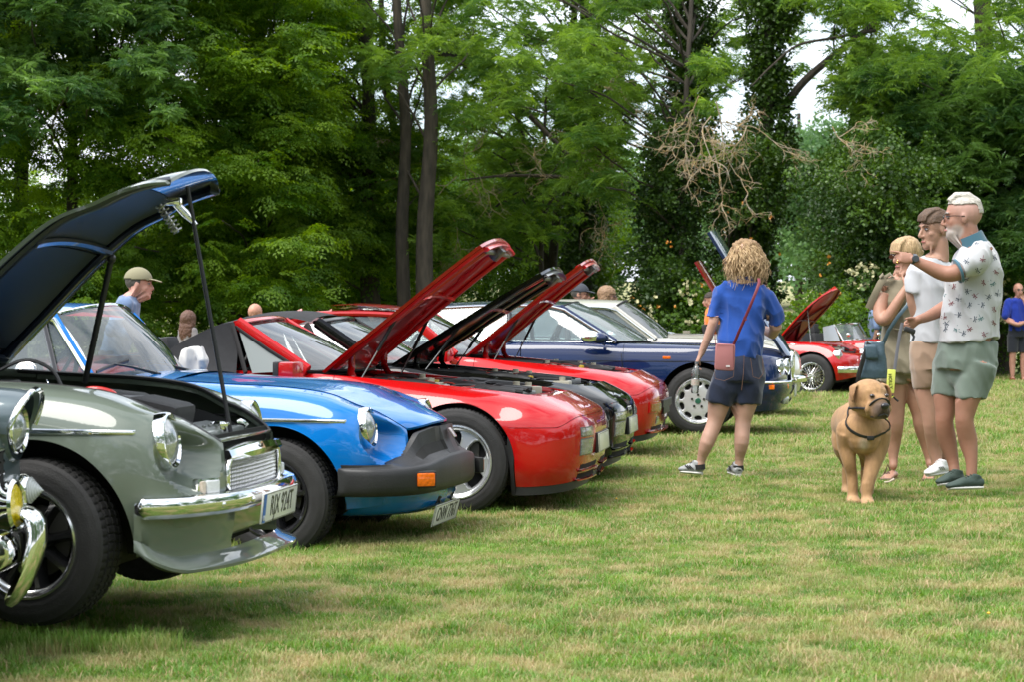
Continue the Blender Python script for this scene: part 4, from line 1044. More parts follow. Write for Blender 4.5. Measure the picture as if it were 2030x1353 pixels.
def saloon(root, body):
    arches = [(0, .32, .375), (-2.87, .32, .37)]
    us, P = shell(saloon_ribs(), arches, n1=12, n2=26, split=lambda r, u: .50, step=.03)
    xr = P[:, 16, 0]; b0 = int(np.argmax(xr > -2.35)); b1 = int(np.argmax(xr > -1.72)); b2 = int(np.argmax(xr > -.72)); 
    for s in (-1, 1):
        shell_part(root, 'rear_wing', P[:b0+1], body, s)
        for a_, b_, nm in ((b0, b1, 'rear_door'), (b1, b2, 'front_door')):
            D = P[a_:b_+1].copy(); D[0, :, 0] += .004; D[-1, :, 0] -= .004; shell_part(root, nm, D, body, s)
        shell_part(root, 'front_wing', P[b2:], body, s)
        seam_on(root, P, [(-.72, .25), (-.72, .60), (-.74, .78)], s, r=.004)
        st = MB(); pts = [(x, s*(ycut(P, x, .70)+.004), .70) for x in np.linspace(-3.6, .3, 30)]; st.tube(pts, .0035, n=6); st.build('coachline', SEAM, root)
    wheel_well(root, 0, .32, .375, .84, .5); wheel_well(root, -2.87, .32, .37, .84, .5)
    for s in (-1, 1): wheel(root, (0, s*.78, .32), 'disc', s, R(0)); wheel(root, (-2.87, s*.78, .32), 'disc', s)
    fl = MB(); fl.box((-1.6, 0, .26), (4.2, 1.5, .12), bev=.02); fl.box((.2, 0, .30), (1.0, 1.0, .14)); fl.build('floor_pan', UNDER, root)
    greenhouse(root, (-.80, .765, .885), (-1.36, .60, 1.225), (-2.75, .585, 1.20), (-3.35, .66, .90), mids=[((-1.84, .80, .885), (-1.86, .635, 1.235)), ((-2.62, .79, .885), (-2.66, .62, 1.20))], roofm=body, trimm=CHROME, pillm=body, ws_bow=.26, top_bow=.09, crown=.055, pr=.017, roof_bow=.025, wsframe=SEAM, trim_r=.008, glass=glassmat('pale_screen', tint=(.70,.84,.80), body=.20, bodycol=(.45,.58,.56)), side_glass=glassmat('pale_side', tint=(.78,.86,.86), body=.15, bodycol=(.4,.5,.52)))
    cab = mat('cabin_grey', (.10,.10,.11), rough=.85)
    tub = MB(); tub.box((-2.0, 0, .62), (2.3, 1.45, .46), bev=.05); tub.box((-1.0, 0, .84), (.25, 1.4, .12), bev=.03); tub.build('cabin_tub', cab, root)
    for x in (-1.85, -2.8):
        for y in (-.38, .38): seat(root, x, y, .34, mat('seat_grey', (.14,.14,.15), rough=.8))
    steering(root, -1.45, -.38, .92)
    # mirror
    for s in (-1, 1):
        mi = MB(); mi.ellipsoid((-1.02, s*1.0, .935), (.10, .105, .066), n=22, m=14); mi.build('door_mirror', CHROME, root)
        mf = MB(); mf.ellipsoid((-.94, s*.98, .925), (.10, .095, .058), n=16, m=10); mf.tube([(-.92, s*.93, .90), (-.90, s*.84, .875)], [(.03, .018)]*2, n=8); mf.build('mirror_cowl', body, root)
        ml = MB(); ml.box((-.30, s*(ycut(P, -.45, .74)+.005), .735), (.075, .010, .026), bev=.004); ml.build('side_repeater', ORANGE, root)
        # front lamps in pairs, under a bonnet lip
        for y in (.44, .60):
            round_lamp(root, (.832 if y < .5 else .778, s*y, .640), .082, tilt=R(0), depth=.05, rimw=.010, yaw=s*R(10 if y < .5 else 16))
        for x, y, w in ((.845, .42, .12), (.62, .80, .12)):
            pass
        il = MB(); il.box((.80, s*.62, .455), (.04, .14, .045), rot=(0, 0, -s*R(-30)), bev=.006); il.build('bumper_indicator', ORANGE, root)
        i2 = MB(); i2.box((.66, s*.83, .455), (.13, .03, .045), rot=(0, 0, -s*R(-8)), bev=.006); i2.build('side_marker', ORANGE, root)
        fg = MB(); fg.box((.815, s*.50, .32), (.03, .16, .075), rot=(0, 0, s*R(18)), bev=.02); fg.build('fog_lamp', mat('dull_lens', (.4,.42,.41)), root)
    g = MB(); ring = [(.865, y, z) for y, z in ((-.25, .52), (-.27, .62), (-.25, .74), (-.18, .775), (0, .785), (.18, .775), (.25, .74), (.27, .62), (.25, .52), (.0, .505))]
    g.tube([tuple(p) for p in pcurve(ring+[ring[0]], 60)][:-1], .020, n=10, closed=True)
    for k in range(17): y = -.23+.46*k/16; g.box((.862, y, .64), (.012, .006, .25))
    g.box((.868, 0, .64), (.03, .03, .25), bev=.008); g.build('grille', CHROME, root)
    gb = MB(); gb.box((.848, 0, .64), (.01, .5, .26)); gb.build('grille_back', DARK, root)
    bp = MB(); path = pcurve([(.38, .905, .50), (.56, .885, .50), (.74, .80, .50), (.83, .62, .50), (.875, .35, .50), (.885, 0, .50), (.875, -.35, .50), (.83, -.62, .50), (.74, -.80, .50), (.56, -.885, .50), (.38, -.905, .50)], 60)
    bp.tube([tuple(p) for p in path], [(.014, .022)]*60, n=8); bp.build('bumper_trim', CHROME, root)
    bs = MB(); G = [[(p[0]-.03, p[1]*.97, .49), (p[0]+.0, p[1], .485), (p[0]+.004, p[1]*1.002, .42), (p[0]-.01, p[1]*.99, .38), (p[0]-.05, p[1]*.95, .30), (p[0]-.10, p[1]*.88, .215)] for p in path]; bs.grid(np.array(G)); bs.build('front_bumper', body, root)
    pl = plate(root, (.90, 0, .40), (0, 0, 0), '', w=.52, h=.112, blue=False)
    iv = MB(); iv.box((.83, 0, .31), (.02, .9, .06), bev=.01); iv.build('lower_intake', DARK, root)
    # bonnet tipped forward about its nose
    hx, hz = .80, .775; a = R(-57); G = []; nn = 20
    for t in np.linspace(0, 1, nn):
        x = .83-1.40*t; hw = float(np.interp(t, [0, .1, .5, 1], [.42, .52, .60, .66])); G.append([(x+.06*(1-q*q)*(1-t), q*hw, .80+.045*t+.03*(1-q*q)-.02*q**4) for q in np.linspace(-1, 1, 17)])
    G = np.array(G); B = G.copy(); B[:, :, 2] -= .03
    def tr(Q):
        Q = Q.copy(); dx = Q[..., 0]-hx; dz = Q[..., 2]-hz; Q[..., 0] = hx+dx*math.cos(-a)+dz*math.sin(-a); Q[..., 2] = hz-dx*math.sin(-a)+dz*math.cos(-a); return Q
    T, Bt = tr(G), tr(B); mb = MB(); mb.grid(T)
    for s in (0, -1): mb.grid(np.stack([T[:, s], Bt[:, s]], 1)); mb.grid(np.stack([T[s], Bt[s]], 1))
    bo = mb.build('bonnet', body, root); ub = MB(); ub.grid(Bt); ub.build('bonnet_underside', mat('under_darkblue', (.006,.010,.03), rough=.4, coat=.4), bo)
    engine_bay(root, -.62, .62, .50, lambda x: .82, seed=12, n=40)
    sct = MB(); G = [[(x+.15*(1-q*q), q*.72, .87+.0*x) for q in np.linspace(-1, 1, 13)] for x in (-.62, -.72, -.85)]; sct.grid(np.array(G)); sct.build('scuttle', mat('scuttle_black', (.012,.012,.012), rough=.7), root)
    wp = MB(); wp.tube([(-.66, -.45, .90), (-.80, -.1, .93), (-.82, .2, .95)], .009, n=6); wp.tube([(-.62, .15, .90), (-.72, .4, .93), (-.80, .60, .95)], .009, n=6); wp.build('wipers', SEAM, root)
    dk = MB(); G = []
    for x in np.linspace(-3.2, -3.95, 8):
        i = np.argmin(np.abs(P[:len(P)//2, -1, 0]-x)); e = P[i, -1]; G.append([(x, q*e[1], e[2]+.03*(1-q*q)) for q in np.linspace(-1, 1, 13)])
    dk.grid(np.array(G)); dk.build('boot_lid', body, root)
    return P
# ---------------------------------------------------------------- ground (plain for now) and cars
GREY = paint('sage_grey_paint', (.120,.145,.118), metal=.0, rough=.28)
BLUE = paint('bright_blue_paint', (.0,.150,.50), rough=.25)
RED = paint('guards_red_paint', (.42,.003,.004), rough=.25)
BLK = mat('black_paint', (.003,.003,.003), rough=.03, spec=.32, noise=.05)
NAVY = paint('navy_paint', (.004,.014,.065), rough=.22)
r1 = car_root('grey_roadster', car_pos(77, 563, .655, 8), .062, 'sage grey classic roadster with its bonnet propped open on a black stay, plate RJX 924T')
sports_car(r1, GREY, 'grey')
r2 = car_root('blue_coupe', car_pos(551, 398, .655, 12), -.05, 'bright blue classic coupe with thick black rubber bumper and closed bonnet')
sports_car(r2, BLUE, 'blue')
r3 = car_root('red_cabriolet', car_pos(908, 337, .74, 9), -.01, 'red wedge-nosed cabriolet with black soft top beside the blue coupe')
wedge_car(r3, RED, 'red', 'soft')
r4 = car_root('black_cabriolet', car_pos_nose(1268, 279, .82, 9), -.01, 'black wedge-nosed cabriolet with open bonnet between two red cars')
wedge_car(r4, BLK, 'black', 'tall')
r5 = car_root('red_hatchback_coupe', car_pos_nose(1338, 234, .84, 9), -.0, 'red wedge-nosed coupe with fixed roof, raised tailgate and amber front lamps')
wedge_car(r5, RED, 'red', 'coupe')
r6 = car_root('navy_saloon', car_pos(1385, 207, .78, 9), .03, 'dark blue saloon with chrome window trim and front-hinged bonnet tipped forward')
saloon(r6, NAVY)
# ---------------------------------------------------------------- red open roadster with wire wheels
def roadster(root, body):
    def sec(x, w, zt, yin, zsh=.0, zb=.24):
        return [(x, w-.05, zb), (x, w-.005, .36), (x, w, .48), (x, w-.03, .60), (x, w-.10, zt-.05), (x, w-.20, zt), (x, w-.30, zt-.03), (x, yin, zt-.06)]
    ribs = [sec(-3.0, .45, .55, .10, zb=.36), sec(-2.8, .62, .64, .2), sec(-2.4, .72, .72, .35), sec(-2.0, .735, .71, .40), sec(-1.5, .735, .70, .42), sec(-1.1, .735, .78, .42), sec(-.8, .735, .80, .42), sec(-.4, .735, .815, .42), sec(0, .735, .81, .40), sec(.2, .73, .775, .38)]
    ribs += [[(.34, .66, .26), (.34, .70, .36), (.34, .715, .48), (.34, .70, .57), (.33, .655, .66), (.32, .57, .715), (.31, .47, .70), (.30, .36, .68)],
             [(.45, .60, .28), (.45, .64, .37), (.455, .65, .47), (.45, .63, .55), (.43, .58, .62), (.40, .52, .665), (.38, .44, .67), (.37, .32, .66)],
             [(.52, .48, .30), (.53, .50, .38), (.535, .50, .46), (.53, .48, .54), (.51, .44, .60), (.48, .39, .64), (.45, .33, .655), (.43, .26, .655)],
             [(.57, .25, .32), (.585, .26, .39), (.59, .26, .46), (.585, .25, .53), (.57, .23, .59), (.54, .21, .625), (.50, .18, .645), (.47, .15, .65)],
             [(.59, 0, .33), (.60, 0, .39), (.605, 0, .46), (.60, 0, .53), (.585, 0, .58), (.555, 0, .615), (.51, 0, .64), (.48, 0, .65)]]
    us, P = shell(ribs, [(0, .32, .36), (-2.39, .32, .35)], n1=8, n2=20, step=.03)
    xr = P[:, 14, 0]; d0 = int(np.argmax(xr > -1.35)); d1 = int(np.argmax(xr > -.70))
    for s in (-1, 1):
        shell_part(root, 'rear_wing', P[:d0+1], body, s); D = P[d0:d1+1].copy(); D[0, :, 0] += .004; D[-1, :, 0] -= .004; shell_part(root, 'door', D, body, s); shell_part(root, 'front_wing', P[d1:], body, s)
        wheel(root, (0, s*.62, .32), 'wire', s); wheel(root, (-2.39, s*.62, .32), 'wire', s)
        round_lamp(root, (.40, s*.575, .615), .098, depth=.10, rimw=.014)
        t = MB(); t.lathe([(.045, -.02), (.045, 0), (.034, .012), (.0001, .03)], o=(.47, s*.545, .475), axis='x', n=20); t.build('side_lamp', mat('side_lamp_glass', (.75,.55,.5), rough=.2, coat=.8), root)
        v = MB(); v.ellipsoid((-.30, s*.60, .785), (.07, .035, .012)); v.build('wing_vent', CHROME, root)
    wheel_well(root, 0, .32, .36, .66, .42); wheel_well(root, -2.39, .32, .35, .66, .42)
    fl = MB(); fl.box((-1.3, 0, .27), (3.0, 1.2, .10)); fl.build('floor_pan', UNDER, root)
    bp = MB(); path = pcurve([(.40, .70, .42), (.52, .66, .42), (.62, .5, .42), (.67, .25, .42), (.68, 0, .42), (.67, -.25, .42), (.62, -.5, .42), (.52, -.66, .42), (.40, -.70, .42)], 40)
    bp.tube([tuple(p) for p in path], [(.045, .014)]*40, n=12); bp.build('bumper', CHROME, root)
    ov = MB()
    for y in (-.3, .3): ov.ellipsoid((.68, y, .42), (.03, .03, .085))
    build_each(ov, 'overrider', CHROME, root)
    g = MB(); g.tube([tuple(p) for p in pcurve([(.60, -.26, .40), (.60, -.24, .58), (.56, 0, .63), (.60, .24, .58), (.60, .26, .40), (.61, 0, .37), (.60, -.26, .40)], 40)][:-1], .014, n=8, closed=True)
    for k in range(13): g.box((.612, -.22+.44*k/12, .49), (.01, .008, .20))
    g.build('grille', CHROME, root)
    # rounded lid opening rearwards, tall and hinged at the cowl
    G = []
    for t in np.linspace(0, 1, 22):
        x = -.62+1.12*t; hw = .50*math.sqrt(max(0.0, 1-max(0, (t-.55)/.45)**2.2)) if t > .55 else .50; hw = max(hw, .03)
        G.append([(x, q*hw, .80-.09*t*t+.05*(1-q*q)) for q in np.linspace(-1, 1, 15)])
    G = np.array(G); B = G.copy(); B[:, :, 2] -= .02; a = R(50)
    def tr(Q):
        Q = Q.copy(); dx = Q[..., 0]+.62; dz = Q[..., 2]-.80; Q[..., 0] = -.62+dx*math.cos(a)-dz*math.sin(a); Q[..., 2] = .80+dx*math.sin(a)+dz*math.cos(a); return Q
    T, Bt = tr(G), tr(B); mb = MB(); mb.grid(T)
    for s in (0, -1): mb.grid(np.stack([T[:, s], Bt[:, s]], 1)); mb.grid(np.stack([T[s], Bt[s]], 1))
    bo = mb.build('bonnet', body, root); u = MB(); u.grid(Bt); dr = mat('underside_dark_red', (.30,.004,.006), rough=.4, coat=.3); u.build('bonnet_underside', dr, bo)
    f = MB(); Bi = tr(B-np.array([0, 0, .008])); 
    for L in (Bi[1:-1, 1], Bi[1:-1, -2], Bi[8, 1:-1], Bi[1:9, 7], [Bi[1][2], Bi[7][7]], [Bi[1][-3], Bi[7][7]], [Bi[8][7], Bi[14][2]], [Bi[8][7], Bi[14][-3]]): f.tube([tuple(p) for p in L], [(.010, .018)]*len(L), n=6)
    build_each(f, 'frame_rib', mat('frame_dark_red', (.10,.003,.004), rough=.5), bo)
    pr = MB(); pr.tube([tuple(Bi[12][3]), (-.10, -.38, .76)], .006, n=6); pr.build('bonnet_prop', STEEL, root)
    engine_bay(root, -.58, .34, .38, lambda x: .735, seed=31, n=30)
    # screen, quarter shields, cockpit
    ws = MB()
    lo = pcurve([(-.92, -.55, .80), (-.80, -.3, .82), (-.76, 0, .82), (-.80, .3, .82), (-.92, .55, .80)], 20); hi = lo+np.array([-.16, 0, .26]); hi[:, 1] *= .95
    ws.grid(np.stack([lo, hi], 1)); ws.build('windscreen', GLASS, root)
    fr = MB(); ring = list(lo)+list(hi[::-1]); fr.tube([tuple(p) for p in ring], .012, n=8, closed=True); fr.build('windscreen_frame', CHROME, root)
    for s in (-1, 1):
        pane(root, 'wind_deflector', [(-.95, s*.60, .80), (-1.20, s*.66, .80), (-1.22, s*.66, 1.02), (-1.06, s*.58, 1.06)], mat('grey_screen', (.30,.32,.35), rough=.2, coat=.7), n=4)
        m_ = MB(); m_.ellipsoid((-.78, s*.68, .90), (.03, .055, .035)); m_.tube([(-.78, s*.68, .82), (-.78, s*.68, .90)], .007, n=6); m_.build('wing_mirror', CHROME, root)
    tub = MB(); tub.box((-1.45, 0, .55), (1.1, 1.0, .36), bev=.04); tub.build('cabin_tub', mat('cabin_black', (.012,.012,.013), rough=.85), root)
    for y in (-.28, .28): seat(root, -1.6, y, .25)
    sc = MB(); sc.grid(np.array([[(x, q*.45, z+.03*(1-q*q)) for q in np.linspace(-1, 1, 11)] for x, z in ((-.60, .79), (-.75, .80), (-.92, .79))])); sc.grid(np.array([[(x, q*w_, z+.06*(1-q*q)) for q in np.linspace(-1, 1, 11)] for x, z, w_ in ((-1.9, .66, .45), (-2.2, .67, .42), (-2.6, .62, .3), (-2.95, .52, .15))])); sc.build('scuttle_and_deck', body, root)
# ---------------------------------------------------------------- white saloon with rounded roof
def white_saloon(root, body):
    def sec(x, w, zt, yin=.5, zb=.24): return [(x, w-.06, zb), (x, w-.01, .36), (x, w, .52), (x, w-.015, .66), (x, w-.06, zt-.07), (x, w-.15, zt), (x, yin+.02, zt+.015), (x, yin, zt+.018)]
    ribs = [sec(-3.9, .55, .66, .2, .36), sec(-3.6, .74, .80, .4), sec(-3.1, .82, .88), sec(-2.7, .84, .90), sec(-1.8, .845, .90), sec(-.9, .84, .90, .62), sec(-.4, .835, .895, .60), sec(.1, .82, .88, .5), sec(.45, .76, .82, .40),
            [(.62, .60, .28), (.64, .64, .38), (.65, .65, .50), (.65, .64, .62), (.62, .60, .72), (.57, .54, .78), (.50, .40, .80), (.48, .34, .80)],
            [(.74, .34, .30), (.76, .36, .38), (.77, .36, .50), (.76, .35, .62), (.74, .33, .71), (.69, .28, .77), (.60, .20, .80), (.56, .16, .80)],
            [(.78, 0, .30), (.80, 0, .38), (.81, 0, .50), (.80, 0, .62), (.78, 0, .71), (.73, 0, .77), (.63, 0, .80), (.58, 0, .805)]]
    us, P = shell(ribs, [(0, .32, .36), (-2.72, .32, .35)], n1=8, n2=18, step=.04)
    xr = P[:, 14, 0]; d0 = int(np.argmax(xr > -1.9)); d1 = int(np.argmax(xr > -.85))
    for s in (-1, 1):
        shell_part(root, 'rear_wing', P[:d0+1], body, s); shell_part(root, 'door', P[d0:d1+1], body, s); shell_part(root, 'front_wing', P[d1:], body, s)
        wheel(root, (0, s*.70, .32), 'steel', s); wheel(root, (-2.72, s*.70, .32), 'steel', s); round_lamp(root, (.52, s*.58, .66), .10)
    bonnet(root, P, -.72, body, body, crown=.05, bow=.10, thick=.01)
    wheel_well(root, 0, .32, .36, .78, .45); wheel_well(root, -2.72, .32, .35, .78, .45)
    fl = MB(); fl.box((-1.5, 0, .28), (4.0, 1.4, .10)); fl.build('floor_pan', UNDER, root)
    greenhouse(root, (-.86, .70, .90), (-1.34, .56, 1.26), (-2.65, .53, 1.24), (-3.25, .62, .92), mids=[((-1.85, .73, .90), (-1.88, .59, 1.26))], roofm=body, trimm=CHROME, pillm=body, ws_bow=.22, top_bow=.12, crown=.09, pr=.025, roof_bow=.03, wsframe=SEAM, trim_r=.014)
    tub = MB(); tub.box((-2.0, 0, .62), (2.2, 1.3, .46), bev=.05); tub.build('cabin_tub', mat('cabin_black', (.012,.012,.013), rough=.85), root)
    for x in (-1.8, -2.7): seat(root, x, -.35, .34); seat(root, x, .35, .34)
    wp = MB(); wp.tube([(-.62, -.35, .94), (-.72, -.1, .97), (-.88, .2, 1.03)], .009, n=6); wp.tube([(-.60, .1, .95), (-.75, .35, .98)], .009, n=6); wp.build('wipers', CHROME, root)
    sc = MB(); sc.grid(np.array([[(x+.16*(1-q*q), q*.66, .905+.02*(1-q*q)) for q in np.linspace(-1, 1, 11)] for x in (-.70, -.80, -.90)])); sc.build('scuttle', body, root)
    bt = MB(); bt.grid(np.array([[(x, q*.52, z+.06*(1-q*q)) for q in np.linspace(-1, 1, 11)] for x, z in ((-3.2, .91), (-3.5, .86), (-3.8, .74))])); bt.build('boot_lid', body, root)
    bp = MB(); bp.tube([tuple(p) for p in pcurve([(.5, .8, .45), (.75, .6, .45), (.86, 0, .45), (.75, -.6, .45), (.5, -.8, .45)], 30)], [(.04, .015)]*30, n=10); bp.build('bumper', CHROME, root)
# ---------------------------------------------------------------- pale grey-blue saloon poking in at the left edge
def edge_saloon(root, body):
    """nose only a metre from the lens; x=0 at the front axle, long front overhang"""
    def sec(x, w, zt, yin=.5, zb=.30): return [(x, w-.06, zb), (x, w-.01, .42), (x, w, .56), (x, w-.01, .70), (x, w-.04, zt-.10), (x, w-.11, zt-.01), (x, yin+.02, zt+.01), (x, yin, zt+.012)]
    ribs = [sec(-3.4, .60, .80, .3, .4), sec(-3.2, .74, .86), sec(-2.4, .78, .92), sec(-1.4, .79, .93), sec(-.8, .79, .93, .58), sec(-.3, .785, .925, .55), sec(.1, .775, .92, .50), sec(.36, .765, .905, .46), sec(.50, .745, .885, .44),
            [(.600, .68, .42), (.62, .72, .48), (.63, .735, .56), (.63, .732, .66), (.62, .70, .77), (.60, .64, .86), (.56, .44, .885), (.55, .42, .885)],
            [(.625, .44, .42), (.65, .46, .48), (.66, .46, .56), (.66, .46, .66), (.65, .45, .77), (.63, .40, .85), (.58, .26, .88), (.57, .24, .88)],
            [(.635, 0, .42), (.66, 0, .48), (.67, 0, .56), (.67, 0, .66), (.66, 0, .77), (.64, 0, .85), (.59, 0, .885), (.58, 0, .885)]]
    us, P = shell(ribs, [(0, .32, .37), (-2.45, .32, .36)], n1=10, n2=20, step=.03)
    for s in (-1, 1):
        d0 = int(np.argmax(P[:, 14, 0] > -1.5)); d1 = int(np.argmax(P[:, 14, 0] > -.62))
        shell_part(root, 'rear_wing', P[:d0+1], body, s); shell_part(root, 'door', P[d0:d1+1], body, s); shell_part(root, 'front_wing', P[d1:], body, s)
        wheel(root, (0, s*.63, .31), 'steel', s); wheel(root, (-2.45, s*.63, .31), 'steel', s)
        # hooded lamp
        e = empty('headlight', (.655, s*.60, .775)); e.parent = root
        pod = MB(); pod.lathe([(.115, -.12), (.122, -.05), (.118, -.005), (.104, .012)], axis='x', n=40); pod.build('lamp_pod', body, e)
        rl = round_lamp(root, (.667, s*.60, .775), .088, depth=.04, rimw=.014); 
        hd = MB(); G = []
        for th in np.linspace(R(-8), R(188), 30): G.append([(-.10, 1.30*.115*math.cos(th), .13*math.sin(th)+.012), (.02, 1.12*.118*math.cos(th), .128*math.sin(th)+.006), (.055*math.sin(max(th, 0) if th < 3.14 else 0)+.02, 1.06*.115*math.cos(th), .122*math.sin(th)+.004), (.0+.045*math.sin(max(th, 0) if th < 3.14 else 0)+.01, 1.0*.112*math.cos(th), .113*math.sin(th)+.002)])
        hd.grid(np.array(G)); hd.build('lamp_brow', body, e)
        br = MB(); pts = [(.055*math.sin(th)+.026, 1.10*.118*math.cos(th), .126*math.sin(th)+.010) for th in np.linspace(0, math.pi, 24)]
        br.tube(pts, [(.011, .006)]*24, n=8); br.build('chrome_brow', CHROME, e)
        sp = MB(); sp.tube([(-.55, s*.772, .868), (-.1, s*.762, .872), (.3, s*.752, .868), (.50, s*.735, .850), (.57, s*.715, .83)], [(.010, .006)]*5, n=8); sp.build('wing_trim', CHROME, root)
        # indicator cone
        q = MB(); q.lathe([(.050, -.05), (.056, -.02), (.056, .0), (.046, .012)], o=(.680, s*.655, .565), axis='x', n=28); io = q.build('indicator_rim', CHROME, root)
        q = MB(); prof = [(.046, .006)]
        for k in range(6): prof += [(.045-.007*k, (.016+.007*k)), (.040-.007*k, (.018+.007*k))]
        q.lathe(prof+[(.0001, .060)], o=(.680, s*.655, .565), axis='x', n=28); q.build('indicator_lens', mat('frosted_white_lens', (.62,.64,.64), rough=.2, coat=.8), root)
        # yellow fog lamp
        fl_ = empty('fog_lamp', (.725, s*.40, .535)); fl_.parent = root; fl_.rotation_euler = (0, R(-4), 0)
        a = MB(); a.lathe([(.02, -.10), (.055, -.085), (.078, -.04), (.085, -.005), (.088, .004), (.078, .014), (.070, .008)], axis='x', n=36); a.build('lamp_shell', CHROME, fl_)
        a = MB(); a.lathe([(.0001, .016), (.035, .014), (.070, .006)], axis='x', n=36); a.build('yellow_lens', mat('yellow_lens', (.80,.60,.01), rough=.15, coat=.8, bump=.8, bscale=60), fl_)
    # grille bars
    gr = MB()
    for k in range(7):
        z = .50+.035*k; gr.tube([(.665, -.46, z), (.69, -.25, z), (.70, 0, z), (.69, .25, z), (.665, .46, z)], [(.010, .007)]*5, n=8)
    build_each(gr, 'grille_bar', CHROME, root)
    gb = MB(); gb.box((.668, 0, .60), (.02, .86, .22)); gb.build('grille_back', DARK, root)
    bp = MB(); path = pcurve([(.30, .80, .40), (.48, .80, .40), (.62, .74, .40), (.70, .58, .40), (.735, .30, .40), (.745, 0, .40), (.735, -.30, .40), (.70, -.58, .40), (.62, -.74, .40), (.48, -.80, .40), (.30, -.80, .40)], 70)
    bp.tube([tuple(p) for p in path], [(.062, .028) if 4 < i < 65 else (.062*math.sin((min(i, 69-i)+1)/6*1.57), .028) for i in range(70)], n=14); bp.build('bumper', CHROME, root)
    for s in (-1, 1):
        ov = MB(); pts = pcurve([(.715, s*.37, .215), (.755, s*.38, .28), (.79, s*.395, .37), (.80, s*.405, .44), (.785, s*.41, .495), (.725, s*.41, .515)], 20)
        ov.tube([tuple(p) for p in pts], [(.058*k, .030*k) for k in [.45, .75, .85, .93]+[1]*10+[1.05, 1.05, 1, .95, .85, .6]], n=14, up=(0, 1, 0)); ov.build('overrider', CHROME, root)
        rs = MB(); rs.tube([tuple(p) for p in pcurve([(.74, s*.455, .33), (.765, s*.455, .40), (.75, s*.455, .46)], 6)], .012, n=6); rs.build('overrider_seal', BLACKP, root)
    bonnet(root, P, -.72, body, body, crown=.05, bow=.02, thick=.01)
    greenhouse(root, (-.80, .66, .94), (-1.15, .56, 1.33), (-2.3, .55, 1.31), (-2.75, .60, .95), mids=[((-1.6, .70, .94), (-1.62, .58, 1.33))], roofm=body, trimm=CHROME, pillm=body, ws_bow=.12, crown=.05, pr=.02)
    fl = MB(); fl.box((-1.4, 0, .32), (3.6, 1.3, .10)); fl.box((.3, 0, .42), (.5, 1.1, .06)); fl.build('floor_pan', UNDER, root)
    tub = MB(); tub.box((-1.7, 0, .66), (1.8, 1.2, .46), bev=.05); tub.build('cabin_tub', mat('cabin_black', (.012,.012,.013), rough=.85), root)
    wheel_well(root, 0, .32, .37, .72, .45); wheel_well(root, -2.45, .32, .36, .72, .45)
    bt = MB(); bt.grid(np.array([[(x, q*.5, z+.04*(1-q*q)) for q in np.linspace(-1, 1, 11)] for x, z in ((-2.7, .94), (-3.0, .92), (-3.35, .84))])); bt.build('boot_lid', body, root)
r7 = car_root('red_open_roadster', car_pos(1612, 138, .60, 26), -.02, 'small red open roadster with wire wheels, beyond the navy saloon, bonnet up')
roadster(r7, RED)
r8 = car_root('white_saloon', (2.55, 25.2, R(6)), .0, 'off-white saloon with round roof behind the dark blue saloon', group=None)
white_saloon(r8, paint('cream_white_paint', (.50,.48,.43), rough=.3))
r9 = car_root('silver_blue_saloon', (-2.385, 6.75, R(6)), .0, 'pale silver-blue saloon cut by the left edge, with yellow fog lamp and chrome overriders', group='classic cars parked in a row with bonnets up')
edge_saloon(r9, paint('silver_blue_paint', (.09,.12,.135), metal=.2, rough=.3))

r10 = car_root('maroon_saloon', (2.62, 31.6, R(8)), .0, 'maroon saloon mostly hidden behind the white saloon, its front-hinged bonnet tipped up', group=None)
saloon(r10, paint('maroon_paint', (.22,.012,.012), rough=.3))

r11 = copy_tree(r7); r11.location = (6.35, 34.6, -.02); r11.rotation_euler = (0, 0, -R(30)); r11['label'] = 'second small red roadster, only its windscreen and shields showing behind the bag'
for ch in list(r11.children):
    if ch.name.split('.')[0] in ('bonnet', 'bonnet_prop'):
        for g in list(ch.children): bpy.data.objects.remove(g)
        bpy.data.objects.remove(ch)
# ---------------------------------------------------------------- figures
def skinmat(name, c, rough=.52): return mat(name, c, rough=rough, noise=.12, nscale=14, subs=.08, vcol=True, bump=.08, bscale=220)
def cloth(name, c, bump=.25, bscale=9, noise=.10, rough=.9, sheen=.3, vcol=False, fine=True): return mat(name, c, rough=rough, noise=noise, nscale=3, bump=bump, bscale=bscale, sheen=sheen, vcol=vcol)
DENIM = cloth('denim', (.006,.014,.042), noise=.5)
class Fig:
    """everything of one figure in its own frame: origin at the feet; J() converts photo pixel + extra depth to it"""
    def __init__(s, name, footpx, footpy, sc, label, z0=None, cat='person', group=None):
        s.sc = sc; s.Y = F_PX/sc; p = W(footpx, footpy, sc); s.o = Vector((p.x, s.Y, p.z if z0 is None else z0))
        s.root = empty(name, s.o, 0, label, cat, group)
    def J(s, px, py, d=0.0):
        Y = s.Y+d; return Vector(((px-CX_PX)*Y/F_PX, Y, CAM_H-(py-HZ_PX)*Y/F_PX))-s.o
def chain(mb, pts, rs, up=None, n=20, flat=None, cap=True, smooth=0):
    P = [Vector(p) for p in pts]; rs = [(r, r) if not isinstance(r, (tuple, list)) else r for r in rs]
    if smooth:
        A = np.array([list(p)+list(r) for p, r in zip(P, rs)]); A = pcurve(A, smooth); P = [Vector(a[:3]) for a in A]; rs = [tuple(a[3:]) for a in A]
    mb.tube(P, rs, n=n, up=up)
    if cap:
        for i in (0, -1): r = min(rs[i]); mb.ellipsoid(P[i], (max(rs[i])*.0+r,)*3, n=10, m=7)
